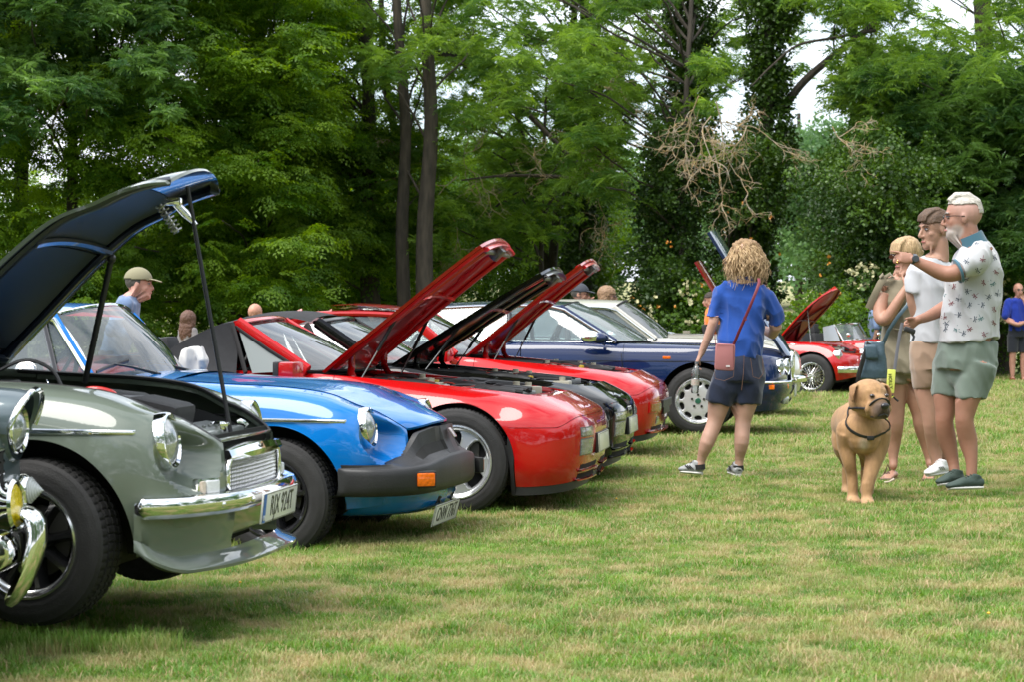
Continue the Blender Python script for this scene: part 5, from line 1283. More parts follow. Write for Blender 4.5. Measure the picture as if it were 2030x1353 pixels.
def remesh(mb, name, m, parent, voxel=.008, smooth=6, fold=0.0, fscale=(9, 9, 3), seed=0, col=None, post=None, fac=.5):
    me = bpy.data.meshes.new(name+'_src'); me.from_pydata(mb.v, [], mb.f); o = bpy.data.objects.new(name+'_src', me); COL.objects.link(o)
    md = o.modifiers.new('r', 'REMESH'); md.mode = 'VOXEL'; md.voxel_size = voxel; md.use_smooth_shade = True
    if smooth: sm = o.modifiers.new('s', 'SMOOTH'); sm.iterations = smooth; sm.factor = fac
    dg = bpy.context.evaluated_depsgraph_get(); out = bpy.data.meshes.new_from_object(o.evaluated_get(dg)); bpy.data.objects.remove(o); bpy.data.meshes.remove(me)
    n = len(out.vertices); co = np.empty(n*3); out.vertices.foreach_get('co', co); co = co.reshape(-1, 3)
    if fold:
        no = np.empty(n*3); out.vertices.foreach_get('normal', no); no = no.reshape(-1, 3); from mathutils import noise as NZ
        d = np.array([NZ.noise(Vector((p[0]*fscale[0]+seed, p[1]*fscale[1], p[2]*fscale[2]+p[0]*fscale[0]*.4))) for p in co]); d2 = np.array([NZ.noise(Vector((p[0]*fscale[0]*2.3+p[2]*5, p[1]*fscale[1]*2.3+seed, p[2]*fscale[2]*1.6))) for p in co]); d = 1-np.abs(d)*2.2-np.abs(d2)*1.1
        co = co+no*(d[:, None]*fold-fold*.4)
    if post is not None: co = post(co)
    out.vertices.foreach_set('co', co.ravel())
    if col is not None:
        c = col(co); a = out.color_attributes.new('Col', 'FLOAT_COLOR', 'POINT'); a.data.foreach_set('color', np.concatenate([c, np.ones((n, 1))], 1).astype(np.float32).ravel())
    out.polygons.foreach_set('use_smooth', np.ones(len(out.polygons), dtype=bool)); out.materials.clear(); out.materials.append(m); out.name = name
    out.update(); q = bpy.data.objects.new(name, out); COL.objects.link(q); q.parent = parent; return q
def tuck(body, cloths, skip=(), margin=.013, reach=.09):
    from mathutils.bvhtree import BVHTree
    from mathutils.geometry import intersect_point_line as ipl
    def free(v):
        for a, b in zip(skip[:-1], skip[1:]):
            if a is None or b is None: continue
            q, t = ipl(v, a, b); t = min(max(t, 0), 1)
            if (v-(a+(b-a)*t)).length < .075: return True
        return False
    for c in cloths:
        bt = BVHTree.FromPolygons([v.co.copy() for v in c.data.vertices], [tuple(p.vertices) for p in c.data.polygons])
        for v in body.data.vertices:
            loc, nrm, idx, dist = bt.find_nearest(v.co, reach)
            if loc is None or abs(nrm.z) > .8 or (v.co-loc).dot(nrm) <= -margin or free(v.co): continue
            v.co = loc-nrm*margin
def head_prims(mb, M, k=1.0, jaw=1.0):
    def e(c, r, rot=None): mb.ellipsoid(M @ (Vector(c)*k), tuple(x*k for x in r), n=18, m=12, M=M.to_3x3())
    e((-.012, 0, .028), (.096, .074, .088)); e((.022, 0, -.025), (.066, .058*jaw, .085)); e((.040, 0, -.076), (.052, .047*jaw, .034)); e((.0, 0, -.055), (.045, .055*jaw, .030))
    e((.076, 0, .030), (.014, .046, .010)); e((.083, 0, -.058), (.012, .022, .009)); e((.072, 0, -.092), (.022, .022*jaw, .018)); e((.080, 0, -.052), (.010, .020, .012))
    for s in (-1, 1):
        e((-.006, s*.074, -.006), (.017, .008, .030)); e((.050, s*.036, -.020), (.024, .019, .022)); e((.096, s*.009, -.030), (.008, .008, .007))
    mb.tube([M @ (Vector((.080, 0, .020))*k), M @ (Vector((.098, 0, -.005))*k), M @ (Vector((.110, 0, -.027))*k)], [.007*k, .009*k, .011*k], n=8); e((.105, 0, -.030), (.011, .011, .009))
def head_frame(pos, yaw, pitch=0, roll=0):
    """facing direction: yaw 0 = +x (photo right), 90 = away from camera, 180 = photo left, -90 = towards camera; pitch>0 looks down"""
    return Matrix.Translation(pos) @ Matrix.Rotation(R(yaw), 4, 'Z') @ Matrix.Rotation(R(pitch), 4, 'Y') @ Matrix.Rotation(R(roll), 4, 'X')
def face_bits(parent, M, k=1.0, iris=(.05,.06,.08), brow=(.12,.08,.05), glasses=None, lips=(.45,.16,.14)):
    ey = MB(); br = MB(); ir = MB(); lp = MB()
    for s in (-1, 1):
        ey.ellipsoid(M @ (Vector((.0745, s*.031, .009))*k), tuple(x*k for x in (.0085, .013, .0065)), n=10, m=8, M=M.to_3x3())
        ir.ellipsoid(M @ (Vector((.0815, s*.031, .008))*k), tuple(x*k for x in (.0028, .0068, .0062)), n=8, m=6, M=M.to_3x3())
        br.tube([M @ (Vector(p)*k) for p in ((.089, s*.014, .027), (.086, s*.032, .034), (.072, s*.050, .029))], [(.004*k, .0025*k)]*3, n=6)
        ir.tube([M @ (Vector(p)*k) for p in ((.082, s*.018, .014), (.0845, s*.031, .0175), (.075, s*.045, .013))], .0016*k, n=5)
    lp.tube([M @ (Vector(p)*k) for p in ((.088, -.021, -.061), (.0955, 0, -.058), (.088, .021, -.061))], [(.0022*k, .003*k), (.006*k, .0045*k), (.0022*k, .003*k)], n=8)
    ey.build('eyes', mat('eye_white', (.30,.26,.24), rough=.3), parent); ir.build('irises', mat('iris_dark', iris, rough=.3), parent); br.build('eyebrows', mat('brow_%d' % int(brow[0]*1000), brow, rough=.9), parent); lp.build('lips', mat('lips', lips, rough=.45), parent)
    if glasses:
        g = MB()
        for s in (-1, 1):
            ring = [M @ (Vector((.098, s*.033+.024*math.cos(a)*(1 if glasses != 'sun' else 1.08), .006+.017*math.sin(a)))*k) for a in np.linspace(0, 2*math.pi, 17)[:-1]]
            g.tube(ring, .0018*k, n=5, closed=True); g.tube([M @ (Vector(p)*k) for p in ((.096, s*.058, .010), (.05, s*.078, .012), (-.01, s*.082, .006))], .0022*k, n=5)
            if glasses == 'sun': g.add([tuple(p) for p in ring], [tuple(range(16))])
        g.tube([M @ (Vector(p)*k) for p in ((.098, -.010, .010), (.103, 0, .012), (.098, .010, .010))], .002*k, n=5)
        g.build('sunglasses' if glasses == 'sun' else 'glasses', mat('tortoise', (.05,.012,.008), rough=.15, coat=.8) if glasses == 'sun' else mat('spectacle_black', (.012,.012,.012), rough=.25), parent)
def hair_cap(parent, M, k, m, keep, grow=1.07, amp=.004, freq=60, name='hair', voxel=.006, extra=None, stretch=(1, 1, 1), seed=0):
    mb = MB(); mb.ellipsoid(M @ (Vector((-.012, 0, .030))*k), tuple(x*k*grow for x in (.096, .075, .089)), n=40, m=30, M=M.to_3x3())
    if extra: extra(mb)
    me = bpy.data.meshes.new('t'); me.from_pydata(mb.v, [], mb.f); o = bpy.data.objects.new('t', me); COL.objects.link(o)
    md = o.modifiers.new('r', 'REMESH'); md.mode = 'VOXEL'; md.voxel_size = voxel; sm = o.modifiers.new('s', 'SMOOTH'); sm.iterations = 3
    dg = bpy.context.evaluated_depsgraph_get(); out = bpy.data.meshes.new_from_object(o.evaluated_get(dg)); bpy.data.objects.remove(o)
    Mi = M.inverted(); bm = bmesh.new(); bm.from_mesh(out); from mathutils import noise as NZ
    dele = [v for v in bm.verts if not keep((Mi @ v.co)/k)]
    bmesh.ops.delete(bm, geom=dele, context='VERTS')
    bm.normal_update()
    for v in bm.verts:
        q = (Mi @ v.co)/k; v.co += v.normal*amp*(NZ.noise(Vector((q.x*freq*stretch[0]+seed, q.y*freq*stretch[1], q.z*freq*stretch[2]))))
    bm.to_mesh(out); bm.free(); out.polygons.foreach_set('use_smooth', np.ones(len(out.polygons), dtype=bool)); out.materials.clear(); out.materials.append(m); out.name = name
    q = bpy.data.objects.new(name, out); COL.objects.link(q); q.parent = parent; sd_ = q.modifiers.new('thick', 'SOLIDIFY'); sd_.thickness = .008; sd_.offset = -1; return q
def hairmat(name, c, c2, scale=(60, 60, 8)): return mat(name, c, color2=c2, nscale=3, stretch=scale, rough=.55, bump=.6, bscale=4)
def hand(mb, wrist, palm_end, side, curl=30, spread=8, k=1.0, thumb_dir=None, palm_n=None, fingers=(1, 1, 1, 1), curls=None, thumb=True):
    """wrist->palm_end gives the hand's axis; palm_n: direction the palm faces; side: direction to the thumb"""
    w = Vector(wrist); e = Vector(palm_end); ax = (e-w).normalized(); sd_ = Vector(side); sd_ = (sd_-ax*sd_.dot(ax)).normalized(); pn = Vector(palm_n) if palm_n else ax.cross(sd_); pn = (pn-ax*pn.dot(ax)); pn = (pn-sd_*pn.dot(sd_)).normalized()
    L = .088*k; e = w+ax*L
    mb.tube([w-ax*.02, w+ax*.01, w+ax*L*.5, e], [(.026*k, .019*k), (.030*k, .018*k), (.040*k, .016*k), (.040*k, .013*k)], n=14, up=tuple(sd_))
    for i, (off, ln) in enumerate(((.030, .072), (.010, .080), (-.010, .074), (-.029, .058))):
        c = (curls[i] if curls else curl); base = e+sd_*off*k-ax*.012; a = R(c); sp = R(spread)*(off/.03)*.6
        d = (ax*math.cos(sp)+sd_*math.sin(sp)); p = base; seg = [ln*.5*k, ln*.3*k, ln*.25*k]; pts = [p]; ang = a*.5
        for q in seg:
            dd = d*math.cos(ang)+pn*math.sin(ang); p = p+dd*q; pts.append(p); ang += a*.9
        mb.tube(pts, [.0092*k, .0086*k, .0078*k, .0065*k], n=8); mb.ellipsoid(pts[-1], .0066*k, n=8, m=6)
    if thumb:
        b = w+ax*.022*k+sd_*.026*k; d = Vector(thumb_dir).normalized() if thumb_dir else (ax*.75+sd_*.55+pn*.35).normalized()
        pts = [b-d*.01, b+d*.034*k, b+d*.056*k+ax*.006+pn*.006, b+d*.070*k+ax*.014+pn*.012]; mb.tube(pts, [.016*k, .0115*k, .0098*k, .0075*k], n=8); mb.ellipsoid(pts[-1], .0078*k, n=8, m=6)
def skin_col(base, red=(.56,.24,.18), spots=None):
    base = np.array(base)
    def f(co):
        c = np.tile(base, (len(co), 1)); n = np.sin(co[:, 0]*31+co[:, 2]*17)*np.sin(co[:, 2]*23+co[:, 1]*19)*.5+.5
        c = c*(1-.10*n[:, None])+np.array(red)*.10*n[:, None]
        if spots:
            for p, r, cc, st in spots:
                d = np.linalg.norm(co-np.array(p), axis=1); w = (1-ss(r*.5, r, d))[:, None]*st; c = c*(1-w)+np.array(cc)*w
        return c
    return f
def shoe(parent, heel, toe, ankle, upper, sole, k=1.0, lace=None, low=False, accent=None):
    """a trainer: heel, toe at sole level, ankle opening centre"""
    h, t = Vector(heel), Vector(toe); ax = (t-h); L = ax.length; ax.normalize(); lat = Vector((-ax.y, ax.x, 0)).normalized()
    prof = [(-.02, .030, .028), (.10, .036, .034), (.3, .034, .036), (.55, .036, .034), (.75, .043, .024), (.90, .040, .019), (1.0, .026, .014), (1.03, .012, .010)]
    u = MB(); pts = [h+ax*L*a+Vector((0, 0, .022+c)) for a, b, c in prof]; u.tube([p-Vector((0, 0, .008)) for p in pts], [(b, c) for a, b, c in prof], n=16, up=tuple(lat))
    a0 = Vector(ankle); u.tube([h+ax*L*.22+Vector((0, 0, .035)), h+ax*L*.20+Vector((0, 0, .075)), h+ax*L*.17+Vector((0, 0, .098))], [(.034, .055), (.032, .046), (.031, .040)], n=16, up=tuple(lat))
    u.tube([h+ax*L*.30+Vector((0, 0, .085)), h+ax*L*.60+Vector((0, 0, .052))], [(.024, .014), (.026, .012)], n=12, up=tuple(lat))
    o = remesh(u, 'shoe', upper, parent, voxel=.006, smooth=3)
    s_ = MB(); pts = [h+ax*L*(a*.93+.02)+Vector((0, 0, .016)) for a, b, c in prof]; s_.tube(pts, [(b*.93, .013) for a, b, c in prof], n=14, up=tuple(lat)); s_.build('sole', sole, o)
    if lace:
        l_ = MB()
        for i in range(5):
            c = h+ax*L*(.36+.07*i)+Vector((0, 0, .101-.009*i)); l_.tube([c-lat*.022-Vector((0, 0, .004)), c+Vector((0, 0, .002)), c+lat*.022-Vector((0, 0, .004))], .0028, n=5)
        l_.build('laces', lace, o)
    if accent:
        l_ = MB()
        for i in range(3):
            for sg in (-1, 1):
                c = h+ax*L*(.32+.10*i)+Vector((0, 0, .040)); l_.tube([c+lat*sg*.036, c+lat*sg*.036+ax*.03+Vector((0, 0, .026))], (.004), n=5)
        build_each(l_, 'side_stripe', accent, o)
    return o

def woman_in_blue():
    f = Fig('person', 1432, 946, 282, 'curly blonde woman in royal blue polo and denim shorts, seen from behind', z0=.0); J = f.J; rt = f.root
    b = MB()
    hip = J(1462, 722); chain(b, [J(1466, 752), hip, J(1470, 690), J(1473, 650), J(1475, 600), J(1475, 572)], [(.17, .12), (.175, .125), (.145, .105), (.135, .10), (.155, .11), (.12, .09)], up=(1, 0, 0), n=20)
    chain(b, [J(1475, 575), J(1477, 545), J(1478, 525)], [.060, .050, .050])
    M = head_frame(J(1479, 508, .015), 82, 8); head_prims(b, M)
    # arms
    chain(b, [J(1440, 575), J(1424, 600), J(1414, 640, -.01), J(1404, 668, .01), J(1390, 702, .03)], [.052, .043, .036, .032, .023])
    hand(b, J(1389, 704, .03), J(1378, 728, .05), (0, 1, .1), curl=55, palm_n=(1, .3, 0), k=.92)
    chain(b, [J(1512, 578), J(1526, 605), J(1538, 650, .05), J(1532, 662, .12), J(1510, 652, .28)], [.055, .050, .044, .040, .028])
    hand(b, J(1508, 651, .29), J(1498, 645, .36), (0, 0, 1), curl=30, palm_n=(-1, 0, 0), k=.92)
    # legs
    chain(b, [J(1440, 740), J(1428, 790), J(1419, 830), J(1413, 850, -.01), J(1401, 880, -.03), J(1391, 910, 0), J(1387, 930)], [.105, .086, .060, .054, .052, .032, .030], smooth=16)
    chain(b, [J(1492, 740), J(1481, 790), J(1474, 830), J(1472, 850, -.01), J(1470, 880, -.03), J(1466, 910, 0), J(1464, 932)], [.105, .086, .060, .054, .052, .032, .030], smooth=16)
    body = remesh(b, 'body', skinmat('skin_fair', (.60,.36,.27)), rt, voxel=.0065, smooth=4, col=skin_col((.50, .30, .225)))
    face_bits(rt, M)
    # polo shirt
    s = MB(); up = (1, 0, 0)
    chain(s, [J(1466, 712), J(1467, 690), J(1469, 660), J(1472, 620), J(1474, 590), J(1475, 572), J(1476, 560)], [(.172, .130), (.170, .130), (.160, .125), (.172, .127), (.188, .124), (.175, .108), (.11, .078)], up=up, n=24, cap=False)
    chain(s, [J(1450, 572), J(1434, 586), J(1420, 612), J(1415, 632)], [.072, .074, .066, .064], cap=False, n=18)
    chain(s, [J(1502, 572), J(1518, 588), J(1534, 620, .02), J(1539, 642, .05)], [.070, .072, .064, .062], cap=False, n=18)
    royal = cloth('royal_blue_pique', (.002,.055,.30), bump=.3, bscale=14)
    top = remesh(s, 'polo_shirt', royal, rt, voxel=.008, smooth=5, fold=.024, fscale=(5, 5, 3), seed=3)
    c = MB(); chain(c, [J(1476, 560), J(1477, 546)], [(.072, .066), (.064, .058)], up=up, cap=False); c.build('collar', royal, rt)
    # shorts
    d = MB(); chain(d, [J(1466, 702), J(1465, 720), J(1464, 745), J(1464, 758)], [(.158, .115), (.176, .135), (.190, .145), (.186, .140)], up=up, n=24, cap=False)
    chain(d, [J(1443, 745), J(1433, 775), J(1424, 803)], [(.108, .115), (.108, .112), (.104, .104)], up=up, n=20, cap=False); chain(d, [J(1488, 745), J(1483, 775), J(1481, 803)], [(.104, .115), (.102, .110), (.098, .100)], up=up, n=20, cap=False)
    d.ellipsoid(J(1464, 762), (.12, .11, .10), n=18, m=12)
    so = remesh(d, 'denim_shorts', DENIM, rt, voxel=.008, smooth=14, fold=.014, fscale=(5, 5, 3), seed=9)
    tuck(body, [top, so], [J(1413, 645), J(1404, 668, .01), J(1378, 728, .05), None, J(1477, 548), J(1479, 500), None, J(1539, 655, .06), J(1510, 652, .28), J(1498, 645, .4)])
    st = MB(); tan = mat('tan_stitch', (.16,.08,.05), rough=.8)
    def onb(px, py, out=-.152): return J(px, py, out)
    for pts in ([(1416, 735), (1418, 752), (1436, 756), (1454, 748), (1457, 710)], [(1488, 712), (1493, 748), (1505, 752), (1513, 742), (1512, 712)], [(1475, 705), (1474, 740), (1470, 775)]): st.tube([onb(*p) for p in pts], .0018, n=5)
    # hem stitching
    st.build('stitching', tan, so)
    # hair
    hm = hairmat('blonde_curls', (.42,.27,.13), (.14,.075,.035)); h = MB()
    h.ellipsoid(J(1479, 501, .0), (.112, .108, .100), n=24, m=16); h.ellipsoid(J(1458, 526, -.01), (.062, .078, .075)); h.ellipsoid(J(1499, 526, -.01), (.062, .078, .075)); h.ellipsoid(J(1477, 528, -.03), (.09, .06, .075))
    ho = remesh(h, 'hair', hm, rt, voxel=.010, smooth=6, fold=.02, fscale=(22, 22, 7), seed=4)
    cm = hairmat('blonde_locks', (.62,.45,.25), (.27,.16,.075), scale=(30, 30, 14)); cl = MB(); rnd = random.Random(5); ctr = J(1479, 505, 0)
    for k in range(620):
        a = rnd.uniform(0, 2*math.pi); el = 1.5*rnd.random()**.75-.05; st_ = Vector((math.cos(a)*math.cos(el)*.108, math.sin(a)*math.cos(el)*.104, math.sin(el)*.104-.01))+ctr
        out = Vector((math.cos(a), math.sin(a), 0)); L = rnd.uniform(.13, .27)*(1.15 if el > .5 else .8); ph = rnd.uniform(0, 6); rnd_f = rnd.uniform(.025, .060); pts = []; zend = ctr.z-.175
        w1 = rnd.uniform(.008, .016)
        for t in np.linspace(0, 1, 16):
            flare = rnd_f*math.sin(min(t*1.3, 1)*1.5)*(1-.2*t); p = st_+out*(flare*(.6+.6*math.cos(el)))+Vector((0, 0, -L*t**1.1*(.35+.65*t) if el > .7 else -L*t))
            tang = Vector((-out.y, out.x, 0)); p += tang*w1*math.sin(ph+t*12.5)+out*w1*.8*math.cos(ph+t*9)
            pts.append(p)
        r = rnd.uniform(.0022, .0050); cl.tube(pts, [(r*(1-.7*t), r*(1-.7*t)) for t in np.linspace(0, 1, 16)], n=5)
    cl.build('curls', cm, ho)
    # shoes
    grey = mat('silver_mesh_shoe', (.42,.43,.44), rough=.6, color2=(.25,.26,.27), nscale=60, bump=.3, bscale=160); wh = mat('white_sole', (.70,.69,.66), rough=.6); bk = mat('black_trim', (.015,.015,.016), rough=.7)
    shoe(rt, J(1392, 944, 0), J(1347, 940, .06), J(1387, 925), grey, wh, lace=bk, accent=bk); shoe(rt, J(1464, 948, -.03), J(1449, 941, .20), J(1464, 925), grey, wh, lace=bk, accent=bk)
    sk = MB(); chain(sk, [J(1387, 922), J(1388, 932)], [.037, .038], cap=False); chain(sk, [J(1464, 924), J(1464, 934)], [.037, .038], cap=False); sk.build('socks', bk, rt)
    # bag and strap
    bag = Fig('shoulder_bag', 1436, 735, 289, 'small dusty pink cross-body bag hanging at the hip of the woman in blue', cat='bag'); B = bag.J
    bb = MB(); bb.box(B(1437, 709, -.045), (.135, .055, .185), rot=(0, R(3), 0), bev=.022); pk = mat('dusty_pink_fabric', (.38,.15,.15), rough=.75, bump=.15, bscale=200); bo = bb.build('bag_body', pk, bag.root)
    z = MB(); z.tube([B(1420, 684, -.075), B(1454, 684, -.075), B(1454, 730, -.075)], .0022, n=5); z.build('zip', mat('zip_rose', (.20,.06,.07), rough=.5), bag.root)
    tg = MB(); tg.box(B(1443, 727, -.076), (.026, .003, .012)); tg.build('badge', mat('pale_tag', (.65,.6,.6), rough=.5), bag.root)
    stp = MB(); path = [B(1420, 688, -.02), B(1418, 676, 0), B(1417, 662, .06)]; red = mat('burgundy_strap', (.14,.012,.022), rough=.6)
    stp.tube([B(1452, 690, -.03), B(1464, 660, -.075), B(1476, 633, -.085), B(1490, 600, -.10), B(1500, 575, -.09), B(1505, 560, -.055), B(1504, 552, .0)], [(.010, .0025)]*7, n=6, up=(1, 0, 0)); stp.tube(path, [(.006, .002)]*3, n=6)
    stp.build('strap', red, bag.root); bk_ = MB(); bk_.box(B(1477, 632, -.09), (.028, .008, .016), rot=(0, R(60), 0)); bk_.build('strap_buckle', red, bag.root)
    # bottle
    bt = Fig('water_bottle', 1380, 782, 286, 'clear plastic bottle hanging from the left hand of the woman in blue', cat='bottle'); Q = bt.J
    g = glassmat('bottle_plastic', tint=(.90,.93,.93), body=.16, bodycol=(.55,.6,.6), refl=1.4, rough=.05)
    pr = [(.001, .0), (.022, .0), (.027, .008), (.028, .03), (.026, .036), (.028, .042), (.028, .10), (.024, .106), (.028, .112), (.028, .15), (.018, .185), (.012, .195), (.012, .21)]
    M3 = Matrix.Rotation(R(4), 3, 'Y'); m1 = MB(); m1.lathe(pr, o=Q(1377, 781, .05), axis='z', n=20, M=M3); m1.build('bottle_shell', g, bt.root)
    m2 = MB(); m2.lathe([(.0285, .055), (.0285, .098)], o=Q(1377, 781, .05), axis='z', n=20, M=M3); m2.build('label', mat('faded_label', (.40,.48,.42), color2=(.45,.25,.22), nscale=90, rough=.5), bt.root)
    m3 = MB(); m3.lathe([(.014, .205), (.014, .222), (.0001, .223)], o=Q(1377, 781, .05), axis='z', n=16, M=M3); m3.build('cap', mat('grey_cap', (.10,.11,.12), rough=.4), bt.root)
woman_in_blue()

def dragonfly_tex():
    """white jersey with scattered small dragonflies as flat print placed on the surface"""
def older_man():
    f = Fig('person', 1905, 972, 312, 'grey bearded man in white dragonfly-print polo and sage shorts, pointing with his arm', z0=.0); J = f.J; rt = f.root; up = (0, 1, 0)
    b = MB()
    chain(b, [J(1915, 735), J(1915, 700), J(1917, 660), J(1922, 600), J(1930, 540), J(1932, 500)], [(.165, .14), (.17, .15), (.165, .155), (.175, .15), (.185, .14), (.15, .11)], up=up, n=20)
    chain(b, [J(1928, 500), J(1918, 470), J(1912, 445)], [.085, .078, .074])
    M = head_frame(J(1908, 432, 0), 170, 4); head_prims(b, M, 1.19, jaw=1.08)
    b.ellipsoid(M @ Vector((.062, 0, -.098)), (.050, .046, .050), n=16, m=10)       # beard mass
    # near (left) arm: raised, pointing to the left
    chain(b, [J(1950, 500, -.17), J(1925, 522, -.22), J(1893, 541, -.26), J(1868, 541, -.25), J(1838, 528, -.25), J(1811, 515, -.25)], [.062, .058, .054, .050, .040, .029], smooth=20)
    hand(b, J(1811, 514, -.25), J(1786, 510, -.25), (0, .3, 1), curls=(8, 62, 75, 80), palm_n=(0, .4, -1), spread=4, thumb_dir=(-.85, .2, -.35))
    # far (right) arm: forearm forward with leash handle
    chain(b, [J(1925, 505, .17), J(1905, 560, .19), J(1888, 598, .16), J(1862, 616, .05), J(1838, 628, -.02), J(1820, 634, -.06)], [.060, .055, .050, .044, .034, .028], smooth=20)
    hand(b, J(1818, 636, -.06), J(1796, 648, -.08), (0, -.2, 1), curl=78, palm_n=(0, -.3, -1), spread=2)
    # legs
    chain(b, [J(1884, 720, .08), J(1876, 770, .07), J(1874, 815, .06), J(1872, 838, .06), J(1878, 875, .09), J(1889, 915, .08), J(1893, 940, .06)], [.105, .088, .066, .058, .060, .038, .034], smooth=18)
    chain(b, [J(1935, 720, -.08), J(1922, 770, -.09), J(1914, 815, -.09), J(1912, 838, -.09), J(1919, 875, -.06), J(1926, 915, -.08), J(1926, 950, -.09)], [.108, .090, .066, .058, .060, .038, .034], smooth=18)
    hc = M.translation; beard = (.42, .37, .34)
    sp = [(M @ Vector((.07, 0, -.105)), .090, beard, .92), (M @ Vector((.04, .055, -.080)), .055, beard, .75), (M @ Vector((.04, -.055, -.080)), .055, beard, .75), (M @ Vector((-.04, 0, .05)), .15, (.58, .36, .32), .5), (M @ Vector((.08, 0, .0)), .04, (.60, .28, .22), .4)]
    body = remesh(b, 'body', skinmat('skin_tanned', (.52,.27,.18)), rt, voxel=.0065, smooth=6, col=skin_col((.34, .17, .115), red=(.50, .18, .12), spots=[(tuple(p), r, c, w) for p, r, c, w in sp]))
    face_bits(rt, M, 1.19, glasses='clear', brow=(.30,.26,.24))
    sh = hairmat('silver_hair', (.62,.58,.52), (.30,.27,.24), scale=(10, 60, 60))
    def xt(mb):
        mb.tube([M @ (Vector(p)*1.19) for p in ((.060, 0, .090), (.025, 0, .120), (-.04, 0, .116), (-.085, 0, .078), (-.100, 0, .03))], [(.026, .05), (.026, .055), (.026, .055), (.024, .05), (.016, .04)], n=12, up=tuple(M.to_3x3() @ Vector((0, 0, 1))))
    hair_cap(rt, M, 1.19, sh, lambda q: (q.z > .070+.25*max(0, q.x-.03) or (q.x < -.055 and q.z > .015 and abs(q.y) < .05)), grow=1.05, amp=.004, stretch=(.25, 2.2, .5), freq=50, extra=xt)
    # polo shirt
    wht = cloth('white_seersucker', (.44,.44,.46), noise=.06, bump=.35, bscale=10); s = MB()
    chain(s, [J(1922, 676), J(1920, 650), J(1922, 610), J(1927, 570), J(1932, 535), J(1934, 505), J(1930, 484)], [(.19, .195), (.188, .195), (.182, .185), (.182, .182), (.190, .170), (.190, .135), (.11, .085)], up=up, n=26, cap=False)
    chain(s, [J(1948, 498, -.14), J(1935, 514, -.20), J(1908, 533, -.24), J(1900, 537, -.25)], [.082, .082, .078, .076], cap=False, n=20, smooth=10)
    chain(s, [J(1925, 502, .15), J(1908, 545, .19), J(1900, 565, .18)], [.082, .078, .072], cap=False, n=18)
    def noise_free(co): return co
    so = remesh(s, 'polo_shirt', wht, rt, voxel=.008, smooth=6, fold=.025, fscale=(4, 4, 2.6), seed=21)
    teal = cloth('teal_trim', (.045,.13,.18)); c = MB(); chain(c, [J(1931, 490), J(1921, 466, .0)], [(.098, .096), (.092, .086)], up=up, cap=False); c.build('collar', teal, rt)
    cf = MB(); a0, a1 = J(1901, 536.5, -.25), J(1897, 538, -.2515); cf.tube([a0, a1], .079, n=22, caps=False); cf.tube([a0+Vector((0,0,0)), a1], .072, n=22); cf.build('sleeve_band', teal, rt)
    # dragonfly print: flat marks laid 1 mm over the cloth
    dm = [mat('print_navy', (.03,.045,.07), rough=.9), mat('print_maroon', (.16,.02,.03), rough=.9), mat('print_teal', (.02,.12,.12), rough=.9)]
    bpy.context.view_layer.update(); dp = MB(); rnd = random.Random(3); from mathutils.bvhtree import BVHTree
    bt = BVHTree.FromPolygons([v.co.copy() for v in so.data.vertices], [tuple(p.vertices) for p in so.data.polygons]); camo = Vector((0, 0, CAM_H))-f.o
    def mark(px, py, ang, size, k):
        a = R(ang); c_, s_ = math.cos(a), math.sin(a); dp.cm = k
        def put(poly):
            V = []
            for x, y in poly:
                qx = px+(x*c_-y*s_)*size; qy = py+(x*s_+y*c_)*size; t = J(qx, qy, 0)
                hit = bt.ray_cast(camo, (t-camo).normalized())
                if hit[0] is None: return
                V.append(hit[0]+hit[1]*.0012*(1 if hit[1].dot(camo-hit[0]) > 0 else -1))
            if max((V[i]-V[0]).length for i in range(len(V))) < .09: dp.add(V, [tuple(range(len(V)))])
        put([(-1, -.07), (.9, -.05), (.9, .05), (-1, .07)]); put([(.85, -.14), (1.15, -.12), (1.15, .12), (.85, .14)])
        for sg in (-1, 1):
            put([(.55, 0), (.75, sg*.85), (.95, sg*.95), (.9, sg*.75), (.65, 0)]); put([(.30, 0), (.05, sg*.75), (.22, sg*.88), (.40, sg*.7), (.5, 0)])
    spots = [(1953,464,70,1),(1934,479,25,0),(1968,485,20,0),(1917,516,120,0),(1948,512,100,1),(1977,509,160,0),(1943,535,150,0),(1975,537,130,1),(1889,567,15,1),(1954,559,160,1),(1918,577,165,0),(1868,583,45,2),(1883,599,60,1),(1919,604,20,0),(1944,604,10,0),(1959,587,30,0),(1973,612,160,1),(1897,624,5,0),(1943,629,65,2),(1871,626,95,1),(1929,632,10,0),(1974,638,140,1),(1896,651,100,2),(1871,651,20,0),(1954,662,155,1),(1980,580,100,0),(1912,551,40,0),(1878,640,130,0),(1920,650,60,1),(1965,560,60,2),(1900,590,100,0),(1933,585,140,1),(1908,660,20,0),(1980,655,60,0)]
    for px, py, an, k in spots: mark(px+rnd.uniform(-2, 2), py, an, 6.6, k)
    dp.build('dragonfly_print', dm, so, smooth=False)
    # shorts
    sage = cloth('sage_cotton', (.145,.185,.155), noise=.12, bump=.3); d = MB()
    chain(d, [J(1922, 672), J(1920, 690), J(1916, 718), J(1914, 738)], [(.165, .170), (.175, .19), (.180, .195), (.170, .185)], up=up, n=24, cap=False)
    chain(d, [J(1888, 722, .08), J(1880, 755, .07), J(1877, 789, .06)], [(.115, .120), (.100, .108), (.094, .098)], up=up, n=20, cap=False); chain(d, [J(1938, 722, -.08), J(1930, 755, -.09), J(1926, 793, -.09)], [(.118, .130), (.104, .114), (.096, .100)], up=up, n=20, cap=False)
    d.ellipsoid(J(1908, 742), (.11, .13, .11), n=18, m=12)
